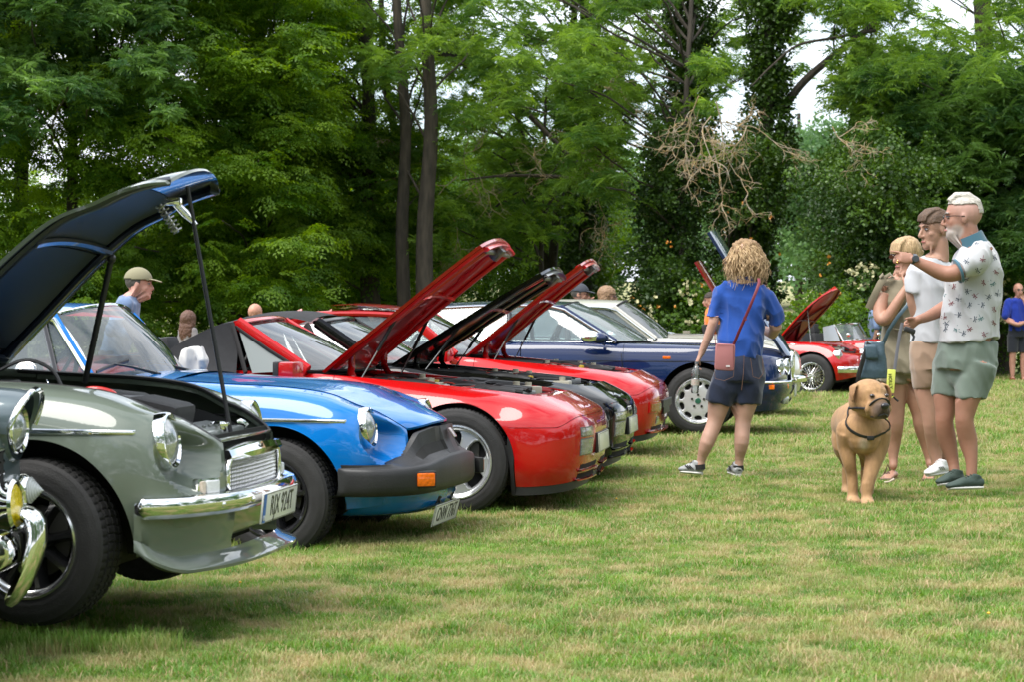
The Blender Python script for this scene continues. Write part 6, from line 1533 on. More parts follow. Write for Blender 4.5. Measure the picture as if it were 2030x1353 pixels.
    sho = remesh(d, 'shorts', sage, rt, voxel=.008, smooth=14, fold=.020, fscale=(5, 5, 3), seed=33); tuck(body, [so, sho], [J(1888, 541, -.26), J(1838, 528, -.25), J(1760, 505, -.25), None, J(1921, 468), J(1908, 430), None, J(1870, 610, .1), J(1838, 628, -.02), J(1790, 650, -.08)])
    gs = mat('dark_green_shoe', (.04,.065,.055), rough=.75, bump=.3, bscale=200); wh = mat('white_sole', (.70,.69,.66), rough=.6)
    shoe(rt, J(1946, 972, -.08), J(1878, 974, -.16), J(1926, 955), gs, wh, lace=gs); shoe(rt, J(1906, 962, .07), J(1858, 966, 0), J(1893, 945), gs, wh, lace=gs)
    w = MB(); wc = J(1812, 514, -.25); ax = (J(1786, 510, -.25)-wc).normalized(); w.tube([wc-ax*.012, wc+ax*.012], .034, n=18); w.lathe([(0, .008), (.020, .008), (.023, 0), (.023, -.01)], o=wc+Vector((.004, -.034, .004)), axis='y', n=20, M=Matrix.Rotation(R(180), 3, 'Z')); w.build('wristwatch', mat('watch_black', (.02,.03,.04), rough=.3, coat=.5), rt)
    rg = MB(); rp = J(1779, 518, -.262); rg.tube([rp+Vector((math.cos(a)*.0, math.cos(a)*.0105, math.sin(a)*.0105)) for a in np.linspace(0, 6.28, 13)[:-1]], .0025, n=5, closed=True); rg.build('ring', mat('gold', (.8,.5,.15), rough=.2, metal=1), rt)
    # lead: handle, strap, tag
    ld = Fig('dog_lead', 1790, 760, 318, 'grey dog lead with yellow sleeve, held in the bearded man\'s lower hand', cat='dog lead'); L = ld.J; gm = mat('lead_grey', (.10,.10,.115), rough=.8)
    m = MB(); m.tube([L(1789, 640, -.10), L(1784, 660, -.11), L(1778, 700, -.14), L(1773, 738, -.16)], [(.010, .002)]*4, n=6, up=(1, 0, 0)); m.tube([L(1806, 658, -.08), L(1812, 668, -.08), L(1809, 676, -.08)], [(.008, .002)]*3, n=6, up=(1, 0, 0)); m.build('strap', gm, ld.root)
    h = MB(); h.box(L(1803, 655, -.10), (.075, .028, .034), rot=(0, R(20), 0), bev=.012); h.build('handle', BLACKP, ld.root)
    t = MB(); t.box(L(1766, 757, -.17), (.050, .008, .145), rot=(0, R(4), 0), bev=.004); t.tube([L(1764, 778, -.17), L(1768, 790, -.17), L(1772, 786, -.17)], .005, n=6); t.build('yellow_sleeve', mat('hi_vis_yellow', (.62,.66,.12), rough=.6), ld.root)
    M4 = Matrix.Translation(L(1765, 757, -.176)) @ Matrix.Rotation(R(90), 4, 'X') @ Matrix.Rotation(R(-86), 4, 'Z'); font_mesh('HOLLY', .030, 'lettering', SEAM, ld.root, M4)
    e = MB(); e.tube([L(1768, 785, -.16), L(1776, 793, -.15), L(1781, 797, -.15)], [(.006, .003)]*3, n=6); e.build('loop_end', BLACKP, ld.root)
older_man()

def young_man():
    f = Fig('person', 1858, 945, 300, 'young man with cropped brown hair in plain white T-shirt and tan shorts', z0=.0); J = f.J; rt = f.root; up = (1, 0, 0)
    b = MB(); chain(b, [J(1850, 735), J(1850, 700), J(1849, 650), J(1849, 590), J(1850, 545), J(1852, 525)], [(.145, .12), (.145, .12), (.135, .11), (.15, .12), (.165, .11), (.12, .09)], up=up, n=18)
    chain(b, [J(1860, 530), J(1864, 505), J(1862, 478)], [.068, .058, .058]); M = head_frame(J(1853, 455, 0), 203, 8); head_prims(b, M, 1.15)
    chain(b, [J(1812, 542, -.02), J(1810, 590, -.02), J(1822, 640, .0), J(1830, 680, .02), J(1834, 715, .0)], [.055, .046, .040, .034, .026], smooth=14); hand(b, J(1834, 716, 0), J(1836, 740, 0), (0, -1, 0), curl=30, palm_n=(1, 0, 0))
    chain(b, [J(1888, 542, .06), J(1895, 595, .08), J(1892, 645, .06), J(1885, 700, 0)], [.055, .048, .038, .028]); hand(b, J(1885, 702, 0), J(1884, 725, 0), (0, -1, 0), curl=30, palm_n=(-1, 0, 0))
    chain(b, [J(1834, 735), J(1836, 780), J(1843, 820, -.02), J(1846, 850, -.02), J(1853, 885, .02), J(1857, 920, .02), J(1857, 932)], [.09, .076, .058, .051, .052, .034, .031], smooth=16)
    chain(b, [J(1868, 735, .05), J(1868, 780, .06), J(1866, 820, .06), J(1866, 850, .06), J(1870, 885, .1), J(1876, 915, .1), J(1877, 930, .1)], [.09, .076, .058, .051, .052, .034, .031], smooth=16)
    body = remesh(b, 'body', skinmat('skin_young', (.55,.31,.22)), rt, voxel=.0065, smooth=6, col=skin_col((.40, .23, .16), spots=[(tuple(M @ Vector((-.035, 0, .045))), .125, (.13, .085, .06), .85)]))
    face_bits(rt, M, 1.15, brow=(.10,.06,.04))
    hb = hairmat('brown_crop', (.13,.072,.038), (.05,.028,.016), scale=(25, 25, 60))
    def xt(mb): mb.tube([M @ (Vector(p)*1.15) for p in ((-.03, 0, .112), (.03, 0, .108), (.072, 0, .084), (.086, 0, .056))], [(.020, .055), (.022, .058), (.018, .055), (.010, .05)], n=12, up=tuple(M.to_3x3() @ Vector((0, 0, 1))))
    hair_cap(rt, M, 1.15, hb, lambda q: q.z > .046+.010*math.sin(q.y*70+q.x*25) or (q.x < .0 and q.z > -.012+.006*math.sin(q.x*120)), grow=1.06, amp=.005, stretch=(.4, 1.6, .4), freq=60, extra=xt, seed=2)
    wt = cloth('white_tshirt', (.46,.47,.50), noise=.04, bump=.2, bscale=8); s = MB()
    chain(s, [J(1850, 680), J(1849, 650), J(1849, 610), J(1850, 570), J(1851, 545), J(1854, 524), J(1857, 511)], [(.155, .135), (.150, .13), (.15, .13), (.17, .135), (.185, .125), (.16, .105), (.090, .088)], up=up, n=24, cap=False)
    chain(s, [J(1824, 540, -.03), J(1817, 556, -.03), J(1815, 582, -.03)], [.078, .078, .074], cap=False, n=18); chain(s, [J(1882, 538, .05), J(1892, 558, .07), J(1894, 578, .08)], [.068, .068, .064], cap=False, n=18)
    ts = remesh(s, 'tshirt', wt, rt, voxel=.008, smooth=6, fold=.017, fscale=(4, 4, 3), seed=41)
    tn = cloth('tan_cotton', (.31,.21,.145), noise=.08); d = MB(); chain(d, [J(1850, 676), J(1850, 700), J(1850, 735)], [(.148, .125), (.155, .14), (.155, .145)], up=up, n=22, cap=False)
    chain(d, [J(1834, 730, -.01), J(1834, 755), J(1836, 771)], [(.095, .11), (.088, .10), (.084, .092)], up=up, n=18, cap=False); chain(d, [J(1868, 730, .05), J(1868, 771, .06)], [(.095, .11), (.086, .095)], up=up, n=18, cap=False)
    d.ellipsoid(J(1850, 738), (.11, .11, .10), n=18, m=12)
    sh_ = remesh(d, 'shorts', tn, rt, voxel=.008, smooth=14, fold=.012, fscale=(5, 5, 3), seed=43); tuck(body, [ts, sh_], [J(1811, 595, -.02), J(1830, 680, .02), J(1836, 745), None, J(1864, 508), J(1853, 455), None, J(1894, 595, .08), J(1885, 720)])
    wh = mat('white_sole', (.70,.69,.66), rough=.6); ws = mat('white_trainer', (.72,.72,.72), rough=.5, bump=.2, bscale=100)
    shoe(rt, J(1876, 942, .02), J(1838, 948, -.16), J(1860, 925), ws, wh, lace=ws, accent=mat('pale_grey', (.45,.46,.48), rough=.6)); shoe(rt, J(1893, 938, .12), J(1862, 940, -.0), J(1876, 920), ws, wh)
young_man()

def woman_in_khaki():
    f = Fig('person', 1790, 938, 280, 'blonde woman in khaki playsuit and sunglasses with one hand raised to her face', z0=.0); J = f.J; rt = f.root; up = (1, 0, 0)
    b = MB(); chain(b, [J(1790, 735), J(1790, 700), J(1790, 650), J(1790, 600), J(1790, 565), J(1792, 550)], [(.165, .125), (.165, .13), (.135, .11), (.15, .12), (.155, .105), (.11, .085)], up=up, n=18)
    chain(b, [J(1793, 560), J(1796, 540), J(1797, 525)], [.060, .052, .052]); M = head_frame(J(1797, 506, 0), 208, 10); head_prims(b, M, 1.08)
    chain(b, [J(1756, 566, -.02), J(1747, 595, -.05), J(1745, 628, -.10), J(1757, 632, -.14), J(1780, 598, -.17), J(1797, 570, -.17)], [.060, .055, .048, .044, .036, .026], smooth=20)
    hand(b, J(1798, 568, -.17), J(1806, 545, -.16), (-1, 0, .2), curl=45, palm_n=(0, 1, 0), k=.9)
    chain(b, [J(1825, 566, .05), J(1835, 600, .05), J(1838, 640, .0), J(1825, 690, -.03)], [.058, .050, .042, .028])
    chain(b, [J(1771, 740), J(1773, 790), J(1776, 822, -.01), J(1776, 845, -.01), J(1772, 875, .03), J(1771, 908, .02), J(1771, 925, 0)], [.105, .082, .062, .054, .052, .033, .030], smooth=16)
    chain(b, [J(1815, 740, .02), J(1818, 790), J(1824, 822, -.01), J(1826, 845, -.01), J(1836, 875, .02), J(1842, 908, .02), J(1844, 922, 0)], [.105, .080, .060, .053, .051, .032, .030], smooth=16)
    for hx, hy, tx, ty, d in ((1772, 928, 1757, 938, -.12), (1845, 925, 1840, 936, -.12)):
        a = J(hx, hy, .03); t = J(tx, ty, d); t.z = .02; a.z = .035; b.tube([a, (a+t)/2+Vector((0, 0, .008)), t], [(.034, .030), (.040, .022), (.040, .012)], n=12, up=(1, 0, 0))
        for k in range(5): q = t+Vector(((k-2)*.017, .0, .0)); b.ellipsoid(q+(t-a).normalized()*.018, (.009, .016, .008), n=8, m=6)
    body = remesh(b, 'body', skinmat('skin_warm', (.58,.32,.23)), rt, voxel=.0065, smooth=6, col=skin_col((.40, .215, .145), red=(.55, .20, .14)))
    face_bits(rt, M, 1.08, glasses='sun')
    kh = cloth('khaki_linen', (.21,.18,.12), noise=.12, bump=.35, bscale=10); s = MB()
    chain(s, [J(1790, 700), J(1790, 672), J(1790, 648), J(1790, 610), J(1790, 578), J(1791, 558), J(1795, 549)], [(.178, .135), (.160, .13), (.148, .125), (.162, .135), (.165, .125), (.15, .10), (.08, .07)], up=up, n=24, cap=False)
    chain(s, [J(1765, 562, -.02), J(1754, 575, -.03)], [.070, .064], cap=False, n=18); chain(s, [J(1820, 562, .03), J(1830, 575, .04)], [.070, .064], cap=False, n=18)
    chain(s, [J(1790, 690), J(1790, 720), J(1790, 740)], [(.170, .135), (.190, .155), (.188, .155)], up=up, n=24, cap=False)
    chain(s, [J(1771, 732), J(1769, 760)], [(.112, .12), (.115, .115)], up=up, n=18, cap=False); chain(s, [J(1814, 732, .02), J(1819, 758)], [(.108, .12), (.108, .112)], up=up, n=18, cap=False)
    s.ellipsoid(J(1792, 738), (.13, .12, .09), n=18, m=12)
    ps = remesh(s, 'playsuit', kh, rt, voxel=.008, smooth=4, fold=.026, fscale=(6, 6, 3), seed=51); tuck(body, [ps], [J(1748, 598, -.06), J(1745, 628, -.10), J(1757, 632, -.14), J(1797, 570, -.17), J(1808, 540, -.16), None, J(1796, 545), J(1797, 505), None, J(1835, 600, .05), J(1825, 700)])
    bw = MB(); bw.tube([J(1756, 548, -.08), J(1746, 560, -.10), J(1734, 585, -.10), J(1723, 612, -.08)], [(.018, .004), (.024, .005), (.026, .005), (.030, .004)], n=8, up=(1, 0, 0)); bw.tube([J(1752, 552, -.08), J(1765, 543, -.10), J(1772, 549, -.09), J(1758, 556, -.09)], [(.014, .005)]*4, n=8); bw.tube([J(1752, 552, -.08), J(1750, 543, -.10), J(1744, 550, -.09)], [(.012, .005)]*3, n=8); bw.build('shoulder_bow', kh, rt)
    bl = MB(); bl.tube([J(1770, 652, -.13), J(1790, 655, -.14), J(1812, 652, -.12)], .006, n=6); bl.build('waist_seam', kh, rt)
    bh = hairmat('straight_blonde', (.55,.38,.20), (.26,.16,.08), scale=(50, 50, 6))
    def xt(mb):
        for s in (-1, 1): mb.ellipsoid(M @ Vector((-.01, s*.060, -.005)), (.060, .026, .070), n=14, m=10, M=M.to_3x3())
        mb.ellipsoid(M @ Vector((-.07, 0, -.03)), (.05, .065, .07)); mb.tube([M @ Vector(p) for p in ((.02, 0, .12), (.075, 0, .09), (.098, 0, .045), (.100, 0, .022))], [(.018, .055), (.020, .062), (.012, .060), (.007, .055)], n=12, up=tuple(M.to_3x3() @ Vector((0, 0, 1)))); mb.ellipsoid(M @ Vector((-.115, 0, .0)), .035, n=10, m=8)
    hair_cap(rt, M, 1.08, bh, lambda q: not (q.x > .040 and q.z < .022), grow=1.09, amp=.006, freq=45, extra=xt, stretch=(1.2, 1.2, .15), seed=8)
    sn = MB()
    for tx, ty in ((1757, 936), (1840, 934)):
        t = J(tx, ty, -.12); t.z = .012; sn.box(t+Vector((.02, .09, 0)), (.085, .27, .014), rot=(0, 0, R(-12)), bev=.006); sn.tube([t+Vector((-.02, .06, 0)), t+Vector((.02, .04, .05)), t+Vector((.06, .06, 0))], [(.008, .003)]*3, n=6); sn.tube([t+Vector((-.0, .14, 0)), t+Vector((.03, .11, .095)), t+Vector((.07, .14, 0))], [(.008, .003)]*3, n=6)
    sn.build('sandals', mat('taupe_leather', (.14,.09,.06), rough=.6), rt)
    # handbag
    hb = Fig('handbag', 1730, 755, 282, 'slate blue leather handbag hanging at the khaki-dressed woman\'s side', cat='bag'); B = hb.J; bl = mat('slate_leather', (.055,.095,.125), rough=.42, bump=.25, bscale=40, coat=.2)
    m = MB(); m.tube([B(1732, 752, -.14), B(1732, 735, -.14), B(1733, 700, -.14), B(1734, 678, -.14)], [(.095, .045), (.098, .055), (.078, .045), (.072, .028)], n=20, up=(1, 0, 0)); remesh(m, 'bag_body', bl, hb.root, voxel=.008, smooth=4, fold=.006, fscale=(8, 8, 5))
    fl = MB(); fl.grid(np.array([[tuple(B(1713+24*u+4*v, 684+30*v, -.195-.005*math.sin(v*3))) for v in np.linspace(0, 1, 6)] for u in np.linspace(0, 1, 6)])); fo = fl.build('pocket_flap', bl, hb.root); fo.modifiers.new('t', 'SOLIDIFY').thickness = .004
    st = MB(); st.tube([B(1750, 684, -.14), B(1762, 655, -.17), B(1780, 628, -.185), B(1798, 606, -.18), B(1806, 590, -.14), B(1815, 560, -.02)], [(.013, .003)]*6, n=6, up=(1, 0, 0)); st.build('strap', bl, hb.root)
    s2 = MB(); s2.tube([B(1722, 680, -.17), B(1712, 710, -.20), B(1702, 745, -.20), B(1700, 765, -.18)], [(.016, .006)]*4, n=6, up=(1, 0, 0)); s2.tube([B(1720, 678, -.19), B(1706, 722, -.22), B(1704, 755, -.2)], [(.006, .003)]*3, n=6); s2.build('black_straps', BLACKP, hb.root)
woman_in_khaki()

def dog():
    f = Fig('dog', 1710, 980, 325, 'large tan mastiff-type dog with black muzzle strap and collar walking towards the camera', z0=.0, cat='dog'); J = f.J; rt = f.root
    b = MB(); up = (1, 0, 0)
    # trunk: chest near camera, rump farther and to the left
    chain(b, [J(1712, 866, -.02), J(1710, 850, .08), J(1702, 840, .30), J(1690, 839, .52), J(1680, 842, .72), J(1677, 848, .84)], [(.112, .120), (.140, .146), (.136, .146), (.112, .125), (.108, .12), (.08, .095)], up=up, n=40, smooth=60)
    b.ellipsoid(J(1711, 852, -.03), (.118, .10, .116), n=18, m=12)
    # neck, head
    chain(b, [J(1710, 835, .08), J(1718, 818, .0), J(1725, 800, -.08)], [.112, .100, .092], smooth=8)
    M = head_frame(J(1722, 789, -.14), -66, 12) @ Matrix.Scale(1.12, 4); k = 1.12
    def e(c, r): b.ellipsoid(M @ Vector(c), r, n=18, m=12, M=M.to_3x3())
    e((0, 0, .015), (.100, .098, .085)); e((.02, 0, -.03), (.09, .088, .075)); e((.075, 0, .0), (.06, .062, .048)); e((.105, 0, -.030), (.060, .056, .044)); e((.118, .030, -.052), (.042, .026, .040)); e((.118, -.030, -.052), (.042, .026, .040)); e((.150, 0, -.016), (.020, .028, .020)); e((.10, 0, -.072), (.045, .038, .022))
    for s in (-1, 1):
        e((.058, s*.042, .052), (.022, .024, .014)); b.tube([M @ Vector((.040, s*.012, .094)), M @ Vector((.078, s*.020, .066)), M @ Vector((.088, s*.010, .045))], [.007, .009, .007], n=8); b.tube([M @ Vector((.10, s*.062, .0)), M @ Vector((.105, s*.072, -.04)), M @ Vector((.10, s*.060, -.075))], [.012, .018, .012], n=8); e((-.01, s*.075, -.02), (.055, .030, .06))
        b.tube([M @ Vector(p) for p in ((-.01, s*.078, .072), (.0, s*.108, .062), (.018, s*.122, .020), (.030, s*.118, -.020))], [(.020, .010), (.034, .009), (.032, .008), (.012, .006)], n=10, up=tuple(M.to_3x3() @ Vector((1, 0, 0))))
    # front legs (near one reaching forward) and hind legs
    chain(b, [J(1680, 855, .02), J(1679, 885, .05), J(1683, 915, .03), J(1688, 940, .05), J(1690, 962, .05)], [(.072, .09), (.060, .07), (.044, .048), (.035, .037), (.034, .034)], up=up, smooth=16)
    chain(b, [J(1740, 856, .02), J(1738, 888, .02), J(1730, 922, -.02), J(1723, 950, -.06), J(1719, 972, -.08)], [(.085, .10), (.072, .08), (.052, .055), (.042, .045), (.040, .040)], up=up, smooth=16)
    chain(b, [J(1676, 850, .72), J(1670, 880, .66), J(1672, 902, .78), J(1679, 925, .88), J(1679, 945, .80)], [(.085, .13), (.070, .10), (.042, .05), (.032, .036), (.034, .036)], up=up, smooth=16)
    chain(b, [J(1712, 850, .74), J(1712, 880, .62), J(1714, 902, .72), J(1716, 925, .80), J(1716, 950, .70)], [(.080, .13), (.068, .10), (.042, .05), (.032, .036), (.034, .036)], up=up, smooth=16)
    chain(b, [J(1688, 838, .84), J(1684, 860, .94), J(1682, 890, .96)], [.035, .026, .012])
    def paw(c, w=.044):
        b.ellipsoid(c+Vector((0, -.02, .030)), (w, .06, .030), n=14, m=8)
        for i in range(4): b.ellipsoid(c+Vector(((i-1.5)*w*.48, -.062-.010*(i in (1, 2)), .020)), (.0135, .024, .019), n=8, m=6)
    for px, py, d in ((1690, 972, .05), (1718, 984, -.08), (1679, 952, .80), (1716, 956, .70)):
        c = J(px, py, d); t0 = c+Vector((0, 0, .02)); c.z = .005; paw(c); t0.z = max(t0.z, .06)+.06; b.tube([t0, c+Vector((0, -.01, .035))], .034, n=16)
    c0 = M @ Vector((.135, 0, -.04)); muz = M @ Vector((.125, 0, -.055))
    def col(co):
        c = np.tile(np.array([.40, .225, .10]), (len(co), 1))
        n = np.sin(co[:, 0]*18+co[:, 2]*11)*np.sin(co[:, 1]*15)*.5+.5; c = c*(.88+.16*n)[:, None]
        d = np.linalg.norm(co-np.array(c0), axis=1); w = (1-ss(.045, .092, d))[:, None]*.9; c = c*(1-w)+np.array([.045, .030, .026])*w
        ch = np.array(J(1714, 885, -.14)); d = np.linalg.norm((co-ch)*np.array([1.6, .6, 1]), axis=1); w = (1-ss(.01, .08, d))[:, None]*.6; c = c*(1-w)+np.array([.62, .52, .42])*w
        for s in (-1, 1):
            ep = np.array(M @ Vector((.012, s*.112, .02))); d = np.linalg.norm(co-ep, axis=1); w = (1-ss(.03, .075, d))[:, None]*.55; c = c*(1-w)+np.array([.26, .12, .05])*w
            ep = np.array(M @ Vector((.092, s*.038, .022))); d = np.linalg.norm(co-ep, axis=1); w = (1-ss(.012, .030, d))[:, None]*.75; c = c*(1-w)+np.array([.12, .06, .03])*w
        z = co[:, 2]; w = (1-ss(.03, .10, z))[:, None]*.35; c = c*(1-w)+np.array([.60, .38, .22])*w
        return c
    bd = remesh(b, 'body', mat('tan_coat', (.5,.3,.14), rough=.75, vcol=True, noise=.22, nscale=34, bump=.35, bscale=90, sheen=.1, stretch=(1, 1, .35)), rt, voxel=.0065, smooth=16, col=col)
    ey = MB()
    for s in (-1, 1): ey.ellipsoid(M @ Vector((.097, s*.045, .034)), (.013, .015, .010), n=10, m=8, M=M.to_3x3())
    ey.build('eyes', mat('dog_eye', (.02,.008,.004), rough=.1, coat=1), rt)
    ns = MB(); ns.ellipsoid(M @ Vector((.162, 0, -.008)), (.016, .026, .018), n=14, m=10, M=M.to_3x3()); ns.build('nose', mat('nose_black', (.012,.010,.012), rough=.3, coat=.4), rt)
    mo = MB(); mo.tube([M @ Vector(p) for p in ((.12, -.056, -.078), (.158, -.028, -.062), (.166, 0, -.050), (.158, .028, -.062), (.12, .056, -.078))], .004, n=6); mo.build('mouth_line', mat('nose_black', (.01,)*3), rt)
    hl = MB(); pts = [M @ Vector((.108+.016*math.sin(a), .064*math.cos(a), -.030+.052*math.sin(a))) for a in np.linspace(0, 2*math.pi, 25)[:-1]]; hl.tube(pts, [(.004, .008)]*24, n=6, closed=True)
    hl.tube([M @ Vector(p) for p in ((.105, -.064, -.035), (.03, -.096, -.05), (-.04, -.095, -.07))], [(.007, .003)]*3, n=6); hl.tube([M @ Vector(p) for p in ((.105, .064, -.035), (.03, .096, -.05), (-.04, .095, -.07))], [(.007, .003)]*3, n=6); hl.build('muzzle_strap', BLACKP, rt)
    from mathutils.bvhtree import BVHTree
    bt = BVHTree.FromPolygons([v.co.copy() for v in bd.data.vertices], [tuple(p.vertices) for p in bd.data.polygons])
    cl = MB(); cc = J(1717, 826, .03); ax = Vector((.15, -.62, .77)).normalized(); u_ = Vector((1, 0, 0)); u_ = (u_-ax*u_.dot(ax)).normalized(); v_ = ax.cross(u_); pts = []
    for a in np.linspace(0, 2*math.pi, 41)[:-1]:
        d = u_*math.cos(a)+v_*math.sin(a); h = bt.ray_cast(cc+d*.32, -d); pts.append((h[0] if h[0] is not None and (h[0]-cc).length < .2 else cc+d*.11)+d*.004)
    cl.tube(pts, [(.012, .004)]*40, n=6, closed=True, up=tuple(ax)); fr_ = min(pts, key=lambda p: p.z); cl.box(fr_+Vector((.0, -.008, .0)), (.045, .018, .026), bev=.006); cl.build('collar', BLACKP, rt)
dog()

# ---------------------------------------------------------------- people farther off
def simple_person(px, py_head, py_foot, sc, label, hair, top, bottom, yaw, skin=(.40,.23,.16), pose='stand', hat=None, lean=0, bald=False, glasses=None, jacket=None, sleeve=True, wide=1.0, shoes=None, hx=0, hk=1.12):
    f = Fig('person', px, py_foot, sc, label, z0=.0); rt = f.root; Y = f.Y
    zt = CAM_H-(py_head-HZ_PX)/sc; k = zt/1.75; Z = lambda z: z*k
    V = lambda x, y, z: Vector((x*k*wide, y*k*wide, Z(z)))
    fx = Matrix.Rotation(R(yaw), 3, 'Z'); P = lambda x, y, z: fx @ V(x, y, z); b = MB(); upv = tuple(fx @ Vector((0, 1, 0)))
    ln = lambda z: lean*max(0, z-.9)
    chain(b, [P(0, 0, .88), P(ln(1.1), 0, 1.1), P(ln(1.35), 0, 1.35), P(ln(1.45), 0, 1.45)], [(.15*k, .11*k), (.14*k, .10*k), (.17*k, .11*k), (.10*k, .08*k)], up=upv)
    chain(b, [P(ln(1.42), 0, 1.42), P(ln(1.6)+.02, 0, 1.56)], [.058*k, .052*k]); M = head_frame(P(ln(1.63)+.03+hx, 0, 1.75)-Vector((0, 0, .125*hk)), yaw, 4); head_prims(b, M, hk)
    for s in (-1, 1):
        chain(b, [P(0, s*.09, .86), P(.01, s*.10, .5), P(-.01, s*.10, .30), P(0, s*.10, .09)], [.085*k, .058*k, .054*k, .036*k]); a = P(0, s*.10, .05); t = P(.14, s*.11, .04); b.tube([a, t], [(.04*k, .035*k), (.04*k, .02*k)], n=10, up=upv)
        if pose == 'chin' : arm = [P(ln(1.4), s*.19, 1.38), P(.06, s*.25, 1.12), P(.22, s*.10, 1.25 if s > 0 else 1.02), P(.20 if s > 0 else .2, .02, 1.45 if s > 0 else 1.05)]
        elif pose == 'reach': arm = [P(ln(1.4), s*.19, 1.38), P(.20+ln(1.1), s*.24, 1.12), P(.42, s*.16, 1.02), P(.50, s*.10, 1.0)]
        else: arm = [P(ln(1.4), s*.19, 1.38), P(.0, s*.24, 1.12), P(.06, s*.24, .90), P(.08, s*.23, .80)]
        chain(b, arm, [.05*k, .042*k, .034*k, .026*k], smooth=10)
        hand(b, arm[-1], arm[-1]+(arm[-1]-arm[-2]), fx @ Vector((0, -s, .3)), curl=45, k=k)
    body = remesh(b, 'body', skinmat('skin_far', skin), rt, voxel=.011, smooth=3, col=skin_col(skin)); face_bits(rt, M, hk, glasses=glasses)
    s_ = MB(); chain(s_, [P(0, 0, .90), P(ln(1.1), 0, 1.1), P(ln(1.3), 0, 1.3), P(ln(1.44), 0, 1.44), P(ln(1.5), 0, 1.49)], [(.175*k, .135*k), (.165*k, .135*k), (.195*k, .135*k), (.17*k, .11*k), (.07*k, .06*k)], up=upv, cap=False, n=20)
    if sleeve:
        for s in (-1, 1):
            e = P(.0, s*.245, 1.14) if pose == 'stand' else P(.05, s*.25, 1.17)
            chain(s_, [P(ln(1.4), s*.17, 1.40), e], [.085*k, .070*k], n=16)
            if sleeve == 'long':
                q = P(.42, s*.16, 1.02) if pose == 'reach' else P(.06, s*.24, .90); chain(s_, [e, q], [.060*k, .045*k], cap=False)
    to_ = remesh(s_, 'top', top, rt, voxel=.012, smooth=4, fold=.012)
    d = MB(); chain(d, [P(0, 0, .98), P(0, 0, .80)], [(.165*k, .12*k), (.18*k, .14*k)], up=upv, cap=False)
    for s in (-1, 1): chain(d, [P(0, s*.09, .82), P(0, s*.10, .52)], [.105*k, .088*k], cap=False)
    bo_ = remesh(d, 'shorts', bottom, rt, voxel=.014, smooth=2); tuck(body, [to_, bo_], arm[1:] if sleeve != 'long' else ()); k = hk
    if hair == 'cap':
        hair_cap(rt, M, k, hairmat('dark_grey_hair', (.12,.10,.09), (.05,.045,.04)), lambda q: q.x < .02 and q.z > -.03, grow=1.03, voxel=.009)
        c = hair_cap(rt, M, k, hat, lambda q: q.z > .032, grow=1.14, amp=.0, name='cap', voxel=.009)
        v = MB(); v.tube([M @ (Vector(p)*k) for p in ((.075, 0, .045), (.12, 0, .040), (.165, 0, .030))], [(.055*k, .006*k), (.056*k, .006*k), (.035*k, .005*k)], n=12, up=upv); v.build('cap_peak', hat, c)
    elif hair == 'long':
        def xt(mb): mb.ellipsoid(M @ (Vector((-.05, 0, -.09))*k), (.06*k, .085*k, .15*k), n=14, m=10, M=M.to_3x3()); mb.ellipsoid(M @ (Vector((-.02, 0, -.02))*k), (.085*k, .088*k, .09*k), n=14, m=10, M=M.to_3x3())
        hair_cap(rt, M, k, hat, lambda q: not (q.x > .035 and q.z < .03), grow=1.10, amp=.008, extra=xt, voxel=.009)
    elif hair == 'short':
        hair_cap(rt, M, k, hat, lambda q: q.z > .04 or (q.x < -.02 and q.z > -.03), grow=1.07, voxel=.009)
    sl = MB()
    for s in (-1, 1):
        a = P(-.04, s*.10, .03); t = P(.17, s*.12, .03); sl.tube([a, (a+t)/2, t], [(.045*k, .045*k), (.048*k, .040*k), (.035*k, .025*k)], n=12, up=upv)
    sl.build('shoes', shoes or mat('dark_shoes', (.03,.025,.025), rough=.7), rt)
    return f, M
SB = cloth('pale_blue_shirt', (.14,.21,.36)); NV = cloth('dark_navy_cloth', (.012,.015,.025)); GR = cloth('grey_cloth', (.12,.12,.13))
simple_person(222, 531, 985, 235, 'man in beige baseball cap and pale blue shirt leaning forward behind the blue coupe', 'cap', SB, NV, 0, hat=mat('beige_cap', (.24,.22,.14), rough=.9), pose='reach', lean=.28, sleeve='long', skin=(.58,.30,.24), wide=1.1)
simple_person(372, 615, 830, 165, 'girl with long brown hair and patterned strappy top seen from behind', 'long', cloth('patterned_top', (.34,.30,.30), noise=.9), cloth('white_skirt', (.60,.58,.55)), 70, hat=hairmat('chestnut_hair', (.16,.075,.045), (.07,.03,.02)), sleeve=False)
simple_person(505, 600, 870, 165, 'bald man in a dark collar seen behind the red cabriolet\'s soft top', 'none', NV, NV, 75, skin=(.52,.25,.17))
simple_person(742, 604, 870, 165, 'person whose pale bald head shows over the raised red tailgate', 'none', GR, NV, 60, skin=(.58,.34,.27))
simple_person(858, 596, 850, 165, 'person in a red baseball cap standing behind the red coupe', 'cap', cloth('pink_top', (.45,.20,.17)), NV, 200, hat=mat('red_cap', (.5,.01,.015), rough=.8))
simple_person(1146, 562, 850, 160, 'bearded man in dark cap and sunglasses with a hand at his mouth, behind the saloons', 'cap', SB, NV, -12, hat=mat('navy_cap', (.04,.045,.06), rough=.8), pose='chin', glasses='sun', skin=(.50,.26,.18))
simple_person(1200, 566, 850, 160, 'woman with straight light brown hair and glasses in profile, behind the white saloon', 'long', GR, NV, -8, hat=hairmat('light_brown_hair', (.36,.22,.12), (.16,.09,.05)), glasses='sun')
simple_person(1412, 578, 800, 130, 'person in orange top mostly hidden by the woman in blue', 'short', cloth('hi_vis_orange', (.75,.20,.01)), NV, 180, hat=mat('dark_hair', (.04,.03,.025), rough=.8))
simple_person(1735, 585, 770, 118, 'person in pale blue top behind the red open roadster', 'short', SB, NV, 180, hat=mat('dark_hair', (.04,.03,.025), rough=.8))
